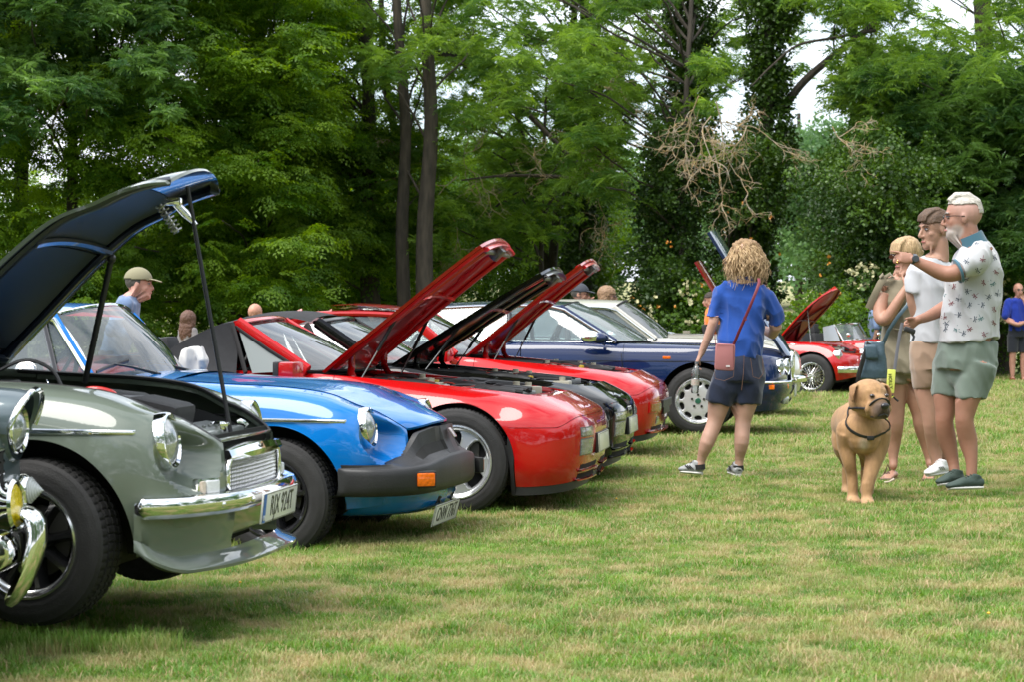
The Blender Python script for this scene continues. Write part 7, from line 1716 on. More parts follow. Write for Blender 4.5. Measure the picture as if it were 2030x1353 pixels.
simple_person(2018, 560, 750, 112, 'bald man in blue polo, navy shorts and burgundy trainers, hand on his chin', 'none', cloth('royal_far', (.004,.03,.32)), NV, -80, pose='chin', glasses='clear', skin=(.50,.26,.19), shoes=mat('burgundy_shoes', (.22,.012,.02), rough=.6))
jk = Fig('jacket', 385, 760, 345, 'white jacket draped over something behind the blue coupe\'s windscreen', cat='jacket'); q = MB()
q.tube([jk.J(378, 690, 0), jk.J(382, 710, 0), jk.J(380, 745, 0)], [(.050, .05), (.085, .06), (.075, .06)], n=16, up=(1, 0, 0)); q.tube([jk.J(395, 690, -.05), jk.J(402, 715, -.08), jk.J(398, 740, -.05)], [.03, .036, .03], n=12)
remesh(q, 'jacket_cloth', cloth('white_jacket', (.50,.49,.47), noise=.04), jk.root, voxel=.008, smooth=6, fold=.010, fscale=(14, 14, 5))
q = MB(); q.tube([jk.J(380, 700, .1), jk.J(380, 790, .1)], .04, n=8); q.box(jk.J(380, 740, .1), (.12, .12, .05)); q.build('chair_back', BLACKP, jk.root)
# folding chair frame behind the woman in khaki
fc = Fig('folding_chair', 1808, 800, 235, 'low folding camp chair with blue seat behind the khaki-dressed woman\'s legs', cat='chair'); q = MB(); Jc = fc.J
for a, c in (((1795, 798), (1822, 762)), ((1795, 762), (1822, 798)), ((1795, 770), (1822, 770))): q.tube([Jc(*a), Jc(*c)], .010, n=6); q.tube([Jc(*a, .4), Jc(*c, .4)], .010, n=6)
q.build('chair_frame', STEEL, fc.root); q = MB(); q.box(Jc(1809, 756, .2), (.20, .45, .05), bev=.01); q.build('seat', cloth('chair_blue', (.03,.06,.12)), fc.root)
# ---------------------------------------------------------------- foliage
def leafmat(name, c1, c2, back=.35, rough=.45, yellow=0.0, spec=.35, patch=.55):
    """green with clump-scale colour variation and light passing through the blade"""
    if name in MATS: return MATS[name]
    m = bpy.data.materials.new(name); m.use_nodes = True; nt = m.node_tree; n = nt.nodes; l = nt.links; n.clear()
    out = n.new('ShaderNodeOutputMaterial'); geo = n.new('ShaderNodeNewGeometry'); ns = n.new('ShaderNodeTexNoise'); ns.inputs['Scale'].default_value = patch; ns.inputs['Detail'].default_value = 3
    l.new(geo.outputs['Position'], ns.inputs['Vector']); oi = n.new('ShaderNodeObjectInfo'); at = n.new('ShaderNodeAttribute'); at.attribute_name = 'tint'; at.attribute_type = 'INSTANCER'
    ad = n.new('ShaderNodeMath'); ad.operation = 'ADD'; mr = n.new('ShaderNodeMapRange'); mr.inputs['From Min'].default_value = .30; mr.inputs['From Max'].default_value = 1.15
    l.new(ns.outputs['Fac'], ad.inputs[0]); l.new(at.outputs['Fac'], ad.inputs[1]); l.new(ad.outputs[0], mr.inputs['Value'])
    mx = n.new('ShaderNodeMix'); mx.data_type = 'RGBA'; mx.inputs['A'].default_value = (*c1, 1); mx.inputs['B'].default_value = (*c2, 1); l.new(mr.outputs['Result'], mx.inputs['Factor'])
    b = n.new('ShaderNodeBsdfPrincipled'); b.inputs['Roughness'].default_value = rough; b.inputs['Specular IOR Level'].default_value = spec; l.new(mx.outputs['Result'], b.inputs['Base Color'])
    tr = n.new('ShaderNodeBsdfTranslucent'); hs = n.new('ShaderNodeHueSaturation'); hs.inputs['Hue'].default_value = .485; hs.inputs['Saturation'].default_value = 1.15; hs.inputs['Value'].default_value = 1.6; l.new(mx.outputs['Result'], hs.inputs['Color']); l.new(hs.outputs['Color'], tr.inputs['Color'])
    ms = n.new('ShaderNodeMixShader'); ms.inputs[0].default_value = back; l.new(b.outputs[0], ms.inputs[1]); l.new(tr.outputs[0], ms.inputs[2]); l.new(ms.outputs[0], out.inputs['Surface']); MATS[name] = m; return m
BARK = mat('bark', (.085,.068,.054), color2=(.035,.030,.025), nscale=5, stretch=(3, 3, .6), rough=.95, bump=1.0, bscale=9)
BARK_G = mat('bark_mossy', (.055,.060,.035), color2=(.035,.030,.022), nscale=4, stretch=(3, 3, .6), rough=.95, bump=1.0, bscale=9)
LICHEN = mat('lichen_twig', (.30,.28,.25), color2=(.44,.29,.12), nscale=7, rough=.95)
def leaf(V, Fc, p, ax, side, L, w, droop=.25):
    ax = ax.normalized(); n = ax.cross(side).normalized(); s_ = n.cross(ax); b = len(V)
    V += [p, p+ax*L*.45+s_*w*.5-n*L*.02, p+ax*L*.45-s_*w*.5-n*L*.02, p+ax*L-n*L*droop]; Fc += [(b, b+1, b+3, b+2)]
def spray_mesh(name, kind, m, rnd, n=26, L=.5, lw=.075):
    """a twig with leaves, about L long, lying along +x, roughly flat"""
    V = []; Fc = []
    if kind == 'flat':       # beech / hornbeam: layered flat sprays
        for b in range(5):
            a0 = (b-2)*.42+rnd.uniform(-.1, .1); ln = L*(1-.16*abs(b-2)); st = Vector((L*.10*b*.3, 0, 0))
            for k in range(n//5+2):
                t = (k+1)/(n//5+2); sg = 1 if k % 2 else -1; d = Vector((math.cos(a0), math.sin(a0), -.28*t))
                p = st+d*ln*t+Vector((0, 0, rnd.uniform(-.02, .02))); aa = a0+sg*rnd.uniform(.5, 1.0)
                leaf(V, Fc, p, Vector((math.cos(aa), math.sin(aa), rnd.uniform(-.5, .1))), Vector((-math.sin(aa), math.cos(aa), rnd.uniform(-.45, .45))), lw*rnd.uniform(.8, 1.25), lw*.62)
    elif kind == 'pinnate':  # ash: leaflets in pairs along drooping stalks
        for b in range(7):
            a0 = rnd.uniform(0, 6.28); el = rnd.uniform(-.1, .7); ln = L*rnd.uniform(.5, .8); d0 = Vector((math.cos(a0)*math.cos(el), math.sin(a0)*math.cos(el), math.sin(el)))
            for k in range(5):
                t = (k+1.2)/6; p = d0*ln*t+Vector((0, 0, -.30*ln*t*t)); dd = (d0+Vector((0, 0, -.6*t))).normalized(); sd_ = Vector((-math.sin(a0), math.cos(a0), 0))
                for sg in ((-1, 1) if k < 4 else (0,)):
                    ax = (dd*.6+sd_*sg*.8+Vector((0, 0, -.25))) if sg else dd; leaf(V, Fc, p, ax, dd.cross(ax) if sg else sd_, lw*rnd.uniform(.9, 1.3), lw*.36)
    else:                    # ivy / mixed clump
        for k in range(n):
            a0 = rnd.uniform(0, 6.28); el = rnd.uniform(-.9, 1.2); r = L*.5*rnd.uniform(.2, 1)**.5; p = Vector((math.cos(a0)*math.cos(el), math.sin(a0)*math.cos(el), math.sin(el)))*r
            a1 = rnd.uniform(0, 6.28); ax = Vector((math.cos(a1), math.sin(a1), rnd.uniform(-1, .2))); leaf(V, Fc, p, ax, Vector((rnd.uniform(-1, 1), rnd.uniform(-1, 1), rnd.uniform(-.3, 1))), lw*rnd.uniform(.7, 1.2), lw*.85, .15)
    me = bpy.data.meshes.new(name); me.from_pydata([tuple(v) for v in V], [], Fc); me.materials.append(m); me.update(); return me
def gn_scatter(name, pts, rots, scales, tints, protos, parent=None, idx=None):
    """one object: vertices carry rotation/scale/variant, geometry nodes put a leaf spray or tuft on each"""
    me = bpy.data.meshes.new(name); n = len(pts); me.vertices.add(n); me.vertices.foreach_set('co', np.asarray(pts, np.float32).ravel())
    def at(nm, tp, data, key='value'): a = me.attributes.new(nm, tp, 'POINT'); a.data.foreach_set(key, np.asarray(data).ravel())
    at('rot', 'FLOAT_VECTOR', np.asarray(rots, np.float32), 'vector'); at('scl', 'FLOAT', np.asarray(scales, np.float32)); at('tint', 'FLOAT', np.asarray(tints, np.float32))
    at('idx', 'INT', np.asarray(idx if idx is not None else np.random.randint(0, len(protos), n), np.int32)); me.update()
    o = bpy.data.objects.new(name, me); COL.objects.link(o)
    if parent: o.parent = parent
    key = tuple(p.name for p in protos)
    if key not in gn_scatter.cache:
        c = bpy.data.collections.new('protos_'+protos[0].name)
        for i, p in enumerate(protos): q = bpy.data.objects.new('%02d_%s' % (i, p.name), p); c.objects.link(q)
        g = bpy.data.node_groups.new('scatter_'+protos[0].name, 'GeometryNodeTree'); g.interface.new_socket('Geometry', in_out='INPUT', socket_type='NodeSocketGeometry'); g.interface.new_socket('Geometry', in_out='OUTPUT', socket_type='NodeSocketGeometry')
        N = g.nodes; L = g.links; gi = N.new('NodeGroupInput'); go = N.new('NodeGroupOutput'); mp = N.new('GeometryNodeMeshToPoints'); ip = N.new('GeometryNodeInstanceOnPoints'); ci = N.new('GeometryNodeCollectionInfo')
        ci.inputs['Collection'].default_value = c; ci.inputs['Separate Children'].default_value = True; ci.inputs['Reset Children'].default_value = True
        def na(nm, dt): a = N.new('GeometryNodeInputNamedAttribute'); a.data_type = dt; a.inputs['Name'].default_value = nm; return a
        r = na('rot', 'FLOAT_VECTOR'); s = na('scl', 'FLOAT'); ix = na('idx', 'INT')
        L.new(gi.outputs[0], mp.inputs[0]); L.new(mp.outputs[0], ip.inputs['Points']); L.new(ci.outputs[0], ip.inputs['Instance']); ip.inputs['Pick Instance'].default_value = True
        L.new(ix.outputs[0], ip.inputs['Instance Index']); e2r = N.new('FunctionNodeEulerToRotation'); L.new(r.outputs[0], e2r.inputs[0]); L.new(e2r.outputs[0], ip.inputs['Rotation']); L.new(s.outputs[0], ip.inputs['Scale']); L.new(ip.outputs[0], go.inputs[0])
        gn_scatter.cache[key] = g
    md = o.modifiers.new('scatter', 'NODES'); md.node_group = gn_scatter.cache[key]; return o
gn_scatter.cache = {}
rf = random.Random(11)
LM = {'beech': leafmat('beech_leaf', (.075,.165,.022), (.300,.450,.050), back=.55, patch=1.3), 'ash': leafmat('ash_leaf', (.070,.155,.028), (.320,.480,.080), back=.52), 'ashdark': leafmat('ash_leaf_blue', (.040,.110,.028), (.250,.420,.090), back=.45, spec=.4),
      'ivy': leafmat('ivy_leaf', (.018,.050,.008), (.110,.210,.024), back=.28, spec=.5), 'hedge': leafmat('hedge_leaf', (.050,.115,.018), (.160,.280,.035), back=.42), 'far': leafmat('far_leaf', (.070,.150,.055), (.150,.260,.090), back=.4)}
SP = {k: [spray_mesh('%s_spray' % k, kd, LM[k], random.Random(i*7+3), n, L, lw) for i in range(4)] for k, kd, n, L, lw in (('beech', 'flat', 30, .50, .085), ('ash', 'pinnate', 0, .46, .085), ('ashdark', 'pinnate', 0, .46, .10), ('ivy', 'clump', 34, .50, .085), ('hedge', 'clump', 34, .55, .085), ('far', 'clump', 26, .9, .17))}
DENS, LEAF = 1.45, .78
def spray_cloud(name, clumps, kind, parent, per=60, size=1.0, droop=.25, seed=0, flat=.45, label=None, shell=.35, outward=True):
    """clumps: list of (centre, radius); sprays sit in the outer part of every clump, lighter towards its top"""
    rs = np.random.RandomState(seed); P = []; Rr = []; S = []; T = []
    for (c, r) in clumps:
        m = max(6, int(DENS*per*(r**1.8))); d = rs.normal(size=(m, 3)); d /= np.linalg.norm(d, axis=1)[:, None]; rad = r*(shell+(1-shell)*rs.rand(m)**.5)
        p = np.array(c)+d*rad[:, None]*np.array([1.15, 1.15, flat])+rs.normal(size=(m, 3))*np.array([.34, .34, .26])*r; az = np.arctan2(d[:, 1], d[:, 0])+rs.uniform(-.6, .6, m)
        P.append(p); Rr.append(np.stack([rs.uniform(-.5, .5, m), rs.uniform(-.45, .55, m)+droop*.4, az], 1)); S.append(size*LEAF*rs.uniform(.7, 1.3, m)); T.append(rs.uniform(-.22, .34, m)+.12*d[:, 2]+rs.uniform(-.12, .12))
    o = gn_scatter(name, np.concatenate(P), np.concatenate(Rr), np.concatenate(S), np.concatenate(T), SP[kind], parent); o['kind'] = 'stuff'; return o
def limb(mb, pts, r0, r1, n=9, wob=.0, seed=0):
    c = pcurve(pts, max(6, len(pts)*5)); rs = np.random.RandomState(seed); c = c+rs.normal(size=c.shape)*wob*.3; K = len(c); mb.tube([tuple(p) for p in c], [r0+(r1-r0)*(i/(K-1))**.8 for i in range(K)], n=n)
def PX(px, py, Y): s = F_PX/Y; return np.array(((px-CX_PX)/s, Y, CAM_H-(py-HZ_PX)/s))
def tree(name, label, cat, trunk_pts, r0, kind, clumps, bark=None, limbs=(), per=60, size=1.0, group=None, flat=.45, seed=0, ivy=None, droop=.25, shell=.35):
    """trunk_pts, clumps and limbs in world metres"""
    o = np.array(trunk_pts[0], float); rt = empty(name, tuple(o), 0, label, cat, group); tr = MB()
    T = np.array(trunk_pts, float)-o; limb(tr, T, r0, r0*.35, n=14)
    for pts, a, b in limbs: limb(tr, np.array(pts, float)-o, a, b, n=8, seed=seed)
    # boughs to the bigger clumps
    top = T[-1]; rs = np.random.RandomState(seed+5)
    for c, r in clumps[::(2 if len(clumps) < 40 else 7)]:
        c = np.array(c)-o; h = min(c[2]*.75, top[2]*.95); f = h/max(top[2], .1); base = np.array([np.interp(h, T[:, 2], T[:, i]) for i in range(3)])
        mid = (base+c)/2+np.array([0, 0, .15])+rs.normal(size=3)*.15; limb(tr, [base, mid, c], .055*max(.5, r), .014, n=6, wob=.03)
    tr.build('trunk', bark or BARK, rt)
    if clumps: spray_cloud('crown', [(np.array(c)-o, r) for c, r in clumps], kind, rt, per, size, seed=seed, flat=flat, droop=droop, shell=shell)
    if ivy: 
        P = []; rs = np.random.RandomState(seed+9); m = ivy[1]; t = rs.rand(m)*ivy[2]; a = rs.uniform(0, 6.28, m); ra = ivy[0]*(1.15-.5*t/ivy[2])*(.75+.35*rs.rand(m)+.25*np.sin(t*23))
        base = np.stack([np.interp(t*top[2], T[:, 2], T[:, i]) for i in range(3)], 1); P = base+np.stack([ra*np.cos(a), ra*np.sin(a), rs.uniform(-.1, .1, m)], 1)
        gn_scatter('ivy', P, np.stack([rs.uniform(-.5, .5, m), rs.uniform(-.5, .5, m), a], 1), rs.uniform(.7, 1.2, m), rs.uniform(-.2, .25, m), SP['ivy'], rt)['kind'] = 'stuff'
    return rt
def clumps_in(poly, Y0, Y1, n, r0, r1, seed, dens=None):
    """clump centres filling a pixel-space polygon (x0,y0,x1,y1) between two depths"""
    rs = np.random.RandomState(seed); out = []
    x0, y0, x1, y1 = poly
    for k in range(n):
        Y = rs.uniform(Y0, Y1); px = rs.uniform(x0, x1); py = rs.uniform(y0, y1)
        out.append((PX(px, py, Y), rs.uniform(r0, r1)))
    return out
G_ = 'trees along the edge of the field'
# left: big beech with layered boughs
tree('beech_tree', 'large beech at the left with layered bright green boughs reaching over the cars', 'tree', [(-5.0, 43, 0), (-5.1, 43, 4), (-5.0, 43.2, 9), (-5, 43.5, 13)], .26, 'beech', clumps_in((230, -260, 640, 600), 37.5, 43, 330, .16, .52, 1), per=120, seed=1, group=G_, flat=.42)
tree('beech_tree', 'beech at the far left whose lower boughs hang behind the open grey bonnet', 'tree', [(-9.6, 42, 0), (-9.5, 42, 4), (-9.6, 42.2, 12)], .22, 'beech', clumps_in((-260, -260, 240, 640), 37, 42, 330, .16, .52, 2), per=115, seed=2, group=G_, flat=.42)
tree('beech_tree', 'darker beech between the layered beech and the two straight trunks', 'tree', [(-2.75, 43, 0), (-2.8, 43, 3), (-2.9, 43.3, 8), (-2.9, 43.5, 12)], .20, 'beech', clumps_in((430, -200, 700, 540), 41.5, 45, 130, .18, .5, 3)+clumps_in((700, 260, 800, 520), 42, 44, 18, .4, .7, 43)+clumps_in((430, -200, 700, 540), 41, 44, 90, .15, .4, 44), per=110, seed=3, group=G_, flat=.36)
tree('hazel_bush', 'dense low undergrowth bush behind the bonnets at the left', 'bush', [(-6.0, 47, 0), (-6, 47, 2)], .08, 'beech', clumps_in((-150, 380, 420, 660), 45, 48, 46, .8, 1.4, 4), per=40, seed=4, flat=.6)
tree('hazel_bush', 'dense undergrowth bush in shade behind the parked cabriolets', 'bush', [(-2.6, 48, 0), (-2.6, 48, 2)], .08, 'beech', clumps_in((330, 400, 860, 680), 46, 49, 52, .8, 1.3, 5), per=38, seed=5, flat=.6)
# straight trunks in the middle left
def stem(px0, px1, Y, r, label, top=12.5, py0=700, py1=-240, clumps=(), kind='ash', limbs=(), per=50, seed=0, bark=None, ivy=None, name='ash_tree', size=1.0):
    a = PX(px0, 700, Y); b = PX(px1, -200, Y); mid = (a+b)/2; q1 = a*.75+b*.25; q3 = a*.25+b*.75; return tree(name, label, 'tree', [(a[0], Y, 0), (q1[0]-.05, Y, q1[2]), (mid[0]+.07, Y+.05, mid[2]), (q3[0]-.03, Y, q3[2]), tuple(b), (b[0]+.1, Y+.3, b[2]+3)], r, kind, list(clumps), bark, limbs, per, size, group=G_, seed=seed, ivy=ivy)
def lm(pts, Y, a, b): return ([tuple(PX(x, y, Y+dy)) for x, y, dy in pts], a, b)
stem(846, 848, 40.5, .19, 'thick straight trunk rising behind the red open bonnet to the top of the picture', clumps=clumps_in((700, -260, 960, 250), 39, 44, 60, .14, .42, 11)+clumps_in((780, 230, 900, 520), 41.2, 43, 24, .2, .4, 62), seed=11, per=80,
     limbs=[lm([(852, 75, 0), (900, 110, -.5), (980, 165, -1), (1060, 235, -1.2)], 44, .075, .03), lm([(846, 60, 0), (800, 120, .5), (790, 200, .6)], 44, .06, .03)])
stem(808, 785, 41, .15, 'darker slimmer trunk just left of the thick straight trunk', clumps=clumps_in((640, -260, 900, 330), 41, 49, 50, .18, .5, 12), kind='beech', seed=12, per=46, limbs=[lm([(800, 480, 0), (815, 380, 0), (870, 330, -.5)], 45, .07, .03), lm([(790, 300, 0), (760, 120, 0), (755, -100, 0)], 45, .09, .05)])
stem(738, 715, 43, .18, 'broad trunk in shade behind the bald man and the soft tops', clumps=clumps_in((600, 40, 760, 420), 43.5, 46, 18, .4, .8, 13), kind='beech', seed=13, per=52)
# middle: leaning limbs, dead twigs, thin foliage with sky showing
stem(1085, 1160, 46, .12, 'slender leaning ash with dead lichen-covered twigs above the middle cars', clumps=clumps_in((880, -200, 1280, 230), 42, 49, 34, .25, .60, 14), seed=14, per=26,
     limbs=[lm([(1100, 640, 0), (1075, 480, 0), (1050, 330, 0), (1000, 160, 0), (920, 90, 0)], 46, .09, .04), lm([(1190, 365, 0), (1100, 350, -.6), (1000, 348, -.9), (915, 357, -1)], 43, .055, .018), lm([(860, 100, 0), (960, 150, 0), (1045, 225, 0), (1120, 300, 0), (1165, 345, 0)], 43, .06, .045), lm([(1165, 345, 0), (1195, 380, 0), (1200, 385, 0)], 43, .05, .03),
            lm([(960, 440, 0), (1000, 395, 0), (1060, 375, 0), (1110, 400, 0)], 44, .03, .015), lm([(1000, 120, 0), (1130, 150, 0), (1260, 175, 0)], 45, .07, .04)])
tree('ash_sapling', 'bright young ash foliage between the red bonnets and the ivy-clad trunks', 'tree', [(.6, 44, 0), (.6, 44, 3), (.7, 44, 6)], .07, 'ash', clumps_in((900, 230, 1160, 470), 42.5, 47, 38, .35, .75, 15), per=44, seed=15, group=G_)
tree('hedge_bush', 'dense mid-green bush behind the middle cars', 'bush', [(.9, 49, 0), (.9, 49, 2)], .06, 'hedge', clumps_in((820, 330, 1180, 610), 47, 51, 46, .7, 1.2, 16), per=38, seed=16, flat=.8)
# ivy-clad trunks
def ivy_tree(px, px1, Y, r, label, seed, clumps=(), n=560, ir=.55, top=1.0, kind='ash'): return stem(px, px1, Y, r, label, clumps=clumps, seed=seed, ivy=(ir, n, top), bark=BARK_G, per=36, kind=kind)
ivy_tree(1165, 1160, 45.5, .17, 'ivy-clad trunk standing in the middle behind the saloons', 21, clumps_in((1110, -200, 1260, 360), 43.5, 46, 18, .3, .6, 21), n=620, ir=.42)
ivy_tree(1310, 1395, 42, .22, 'stout ivy-covered trunk behind the white saloon', 22, clumps_in((1240, -200, 1440, 280), 40.5, 46, 20, .3, .6, 22), n=1000, ir=.48)
ivy_tree(1480, 1545, 42, .20, 'tall ivy-covered trunk rising above the woman in blue', 23, clumps_in((1400, -220, 1600, 40), 40.5, 44, 9, .3, .5, 23), n=1000, ir=.42)
def shrub(px0, py0, px1, py1, Y0, Y1, n, kind, label, seed, r=(.5, .95), per=44, flat=.75, name='hedge_bush', cat='bush'):
    c = PX((px0+px1)/2, 700, (Y0+Y1)/2); return tree(name, label, cat, [(c[0], c[1], 0), (c[0], c[1], 1.2)], .05, kind, clumps_in((px0, py0, px1, py1), Y0, Y1, n, r[0], r[1], seed), per=per, seed=seed, flat=flat)
shrub(1310, 260, 1370, 640, 39.5, 42, 40, 'ivy', 'dark ivy mass wrapping the stout trunk down to the ground behind the cars', 31, r=(.3, .6), name='ivy_mass')
shrub(1450, 300, 1520, 520, 40, 42.5, 26, 'ivy', 'dark ivy mass around the tall trunk behind the woman in blue', 32, r=(.3, .6), name='ivy_mass')
shrub(1340, 610, 1520, 700, 39, 41, 18, 'hedge', 'low scrub behind the white saloon and the woman in blue', 33, r=(.35, .7))
shrub(1700, 330, 1800, 700, 38, 41, 56, 'ivy', 'tall very dark evergreen bush behind the red open roadster', 34, per=52)
shrub(1580, 640, 1760, 720, 36.5, 38.5, 22, 'hedge', 'green bramble scrub right behind the red open roadster', 35, r=(.4, .75))
shrub(1760, 480, 2120, 740, 41, 43.5, 42, 'hedge', 'brambles and nettles at the field edge behind the group with the dog', 36, r=(.5, .95))
tree('ash_tree', 'light airy ash foliage hanging in front of the ivy trunks', 'tree', [(3.2, 40.5, 0), (3.2, 40.5, 4), (3.5, 41, 9)], .09, 'ash', clumps_in((1120, 80, 1250, 400), 38.5, 41, 34, .14, .42, 51)+clumps_in((1395, 120, 1440, 330), 38.5, 41, 10, .12, .3, 57)+clumps_in((880, -200, 1290, 220), 38, 46, 130, .10, .36, 52)+clumps_in((1290, -200, 1600, 160), 43, 47, 50, .10, .34, 58), per=85, seed=51, group=G_, flat=.6)
tree('ash_tree', 'blue-green leafy crown in the top left corner above the open bonnet', 'tree', [(-8.0, 39.5, 0), (-8.0, 39.5, 5), (-7.9, 39.5, 11)], .14, 'ashdark', clumps_in((-120, -240, 330, 240), 35.5, 38.5, 120, .15, .5, 53), per=80, seed=53, group=G_, flat=.6)
# right ash
tree('ash_tree', 'big leafy ash filling the top right with drooping foliage', 'tree', [(9.4, 42, 0), (9.3, 42, 4), (9.0, 42, 9), (8.9, 42, 13)], .28, 'ashdark', clumps_in((1720, 130, 2180, 520), 39, 43, 270, .2, .55, 41), per=95, seed=41, group=G_, flat=.6,
     limbs=[lm([(1800, -20, 0), (1735, 45, 0), (1650, 112, 0), (1590, 165, 0), (1548, 222, 0)], 42, .045, .085), lm([(1735, 60, 0), (1650, 75, -.4), (1580, 90, -.5), (1530, 130, -.6), (1490, 170, -.6)], 42, .035, .015)])
tree('ash_tree', 'upper ash crown at the top right, lighter green with small sky gaps', 'tree', [(11.5, 45, 0), (11.4, 45, 5), (11, 45, 13)], .22, 'ash', clumps_in((1680, -260, 2180, 160), 37, 42, 90, .2, .5, 42), per=60, seed=42, group=G_, flat=.6)
tree('ash_tree', 'thin leafy branches closing round the small sky gap at the upper right', 'tree', [(6.9, 44, 0), (6.9, 44, 5), (7.1, 44, 10)], .10, 'ash', clumps_in((1660, -120, 1790, 330), 40, 44, 70, .14, .42, 54)+clumps_in((1520, -220, 1700, 30), 40, 44, 34, .12, .36, 55), per=85, seed=54, group=G_, flat=.6)
tree('ash_tree', 'pale green tree farther back, in the gap right of the ivy trunk', 'tree', [(8.2, 62, 0), (8.2, 62, 4), (8.2, 62, 7)], .14, 'far', clumps_in((1530, 270, 1720, 520), 58, 64, 44, .5, 1.1, 56), per=22, seed=56, group=G_, flat=.8)
# dead lichen twigs hanging down
def dead_twigs(name, label, starts, Y, seed, n=5):
    rs = np.random.RandomState(seed); o = PX(starts[0][0], starts[0][1], Y); rt = MB()
    def grow(p, d, L, r, lev):
        q = [p]; dd = d.copy()
        for k in range(5): dd = dd+rs.normal(size=3)*.38+np.array([0, 0, -.10+.10*(k > 2)]); dd /= np.linalg.norm(dd); q.append(q[-1]+dd*L/5)
        rt.tube([tuple(x-o) for x in pcurve(q, 12)], [r*(1-.6*t) for t in np.linspace(0, 1, 12)], n=6)
        if lev > 0:
            for k in range(4): i = rs.randint(1, 6); grow(q[i], dd+rs.normal(size=3)*.9, L*rs.uniform(.35, .7), r*.70, lev-1)
    for (x, y, dx, dy, L) in starts: grow(PX(x, y, Y), np.array([dx, rs.uniform(-.3, .3), -dy]), L, .0115, 3)
    ob = rt.build(name, LICHEN, None); ob.location = tuple(o); tag(ob, label, 'branch', 'dead hanging branches'); return ob
dead_twigs('dead_branch', 'tangle of dead orange-lichened twigs hanging above the woman in blue', [(1385, 190, .2, .8, 1.5), (1420, 200, -.1, 1, 1.9), (1440, 240, .9, .3, 1.2), (1370, 235, -.5, .8, 1.0), (1400, 250, .3, .9, 1.4), (1480, 250, .2, .8, 1.0), (1410, 230, -.3, .9, 1.3)], 38, 3)
dead_twigs('dead_branch', 'dead twigs at the end of the long leaning limb in the middle', [(1130, 300, .6, .6, 1.5), (1170, 330, .4, .8, 1.3), (1190, 280, -.4, .6, 1.3), (1150, 160, .6, .4, 1.3), (1060, 290, -.6, .5, 1.4)], 41, 4)
dead_twigs('dead_branch', 'pale dead twigs drooping beside the thick straight trunk', [(920, 220, .1, .9, 1.5), (905, 350, -.2, .9, 1.6), (830, 360, -.1, 1, 1.2), (800, 270, -.3, .9, 1.1), (880, 400, .4, .8, 1.3)], 42, 5)
dead_twigs('dead_branch', 'thin dead twigs hanging in front of the dark evergreen bush', [(1650, 250, .05, 1, 1.1)], 37, 6)
# cream blossom spots in the right-hand scrub, orange leaves on the ivy
def spots(name, label, cat, boxes, m, size, seed):
    rs = np.random.RandomState(seed); V = []; Fc = []; o = PX(boxes[0][0], boxes[0][1], boxes[0][4])
    for x0, y0, x1, y1, Y, n in boxes:
        for k in range(n):
            c = PX(rs.uniform(x0, x1), rs.uniform(y0, y1), Y+rs.uniform(-.3, .3))-o
            for j in range(5): a = rs.normal(size=3)*size*.7+c; u = rs.normal(size=3); u /= np.linalg.norm(u); w = np.cross(u, rs.normal(size=3)); w /= np.linalg.norm(w); b = len(V); V += [a-u*size, a+w*size, a+u*size, a-w*size]; Fc.append((b, b+1, b+2, b+3))
    ob = mesh_obj(name, V, Fc, m, None, False); ob.location = tuple(o); tag(ob, label, cat, kind='stuff'); return ob
spots('elder_blossom', 'cream blossom dotted through the scrub', 'blossom', [(1680, 520, 1740, 575, 37.6, 26), (1265, 585, 1300, 690, 38.6, 18), (1345, 560, 1385, 640, 38.4, 14), (1950, 545, 2030, 640, 40.2, 60)], mat('cream_blossom', (.55,.52,.30), rough=.8), .030, 2)
spots('turned_leaves', 'scattered orange leaves in the ivy', 'leaves', [(1240, 480, 1420, 660, 38.8, 11), (1400, 380, 1560, 520, 39.2, 7), (1620, 470, 1680, 600, 37.4, 8)], mat('orange_leaf', (.50,.20,.02), rough=.6), .022, 3)
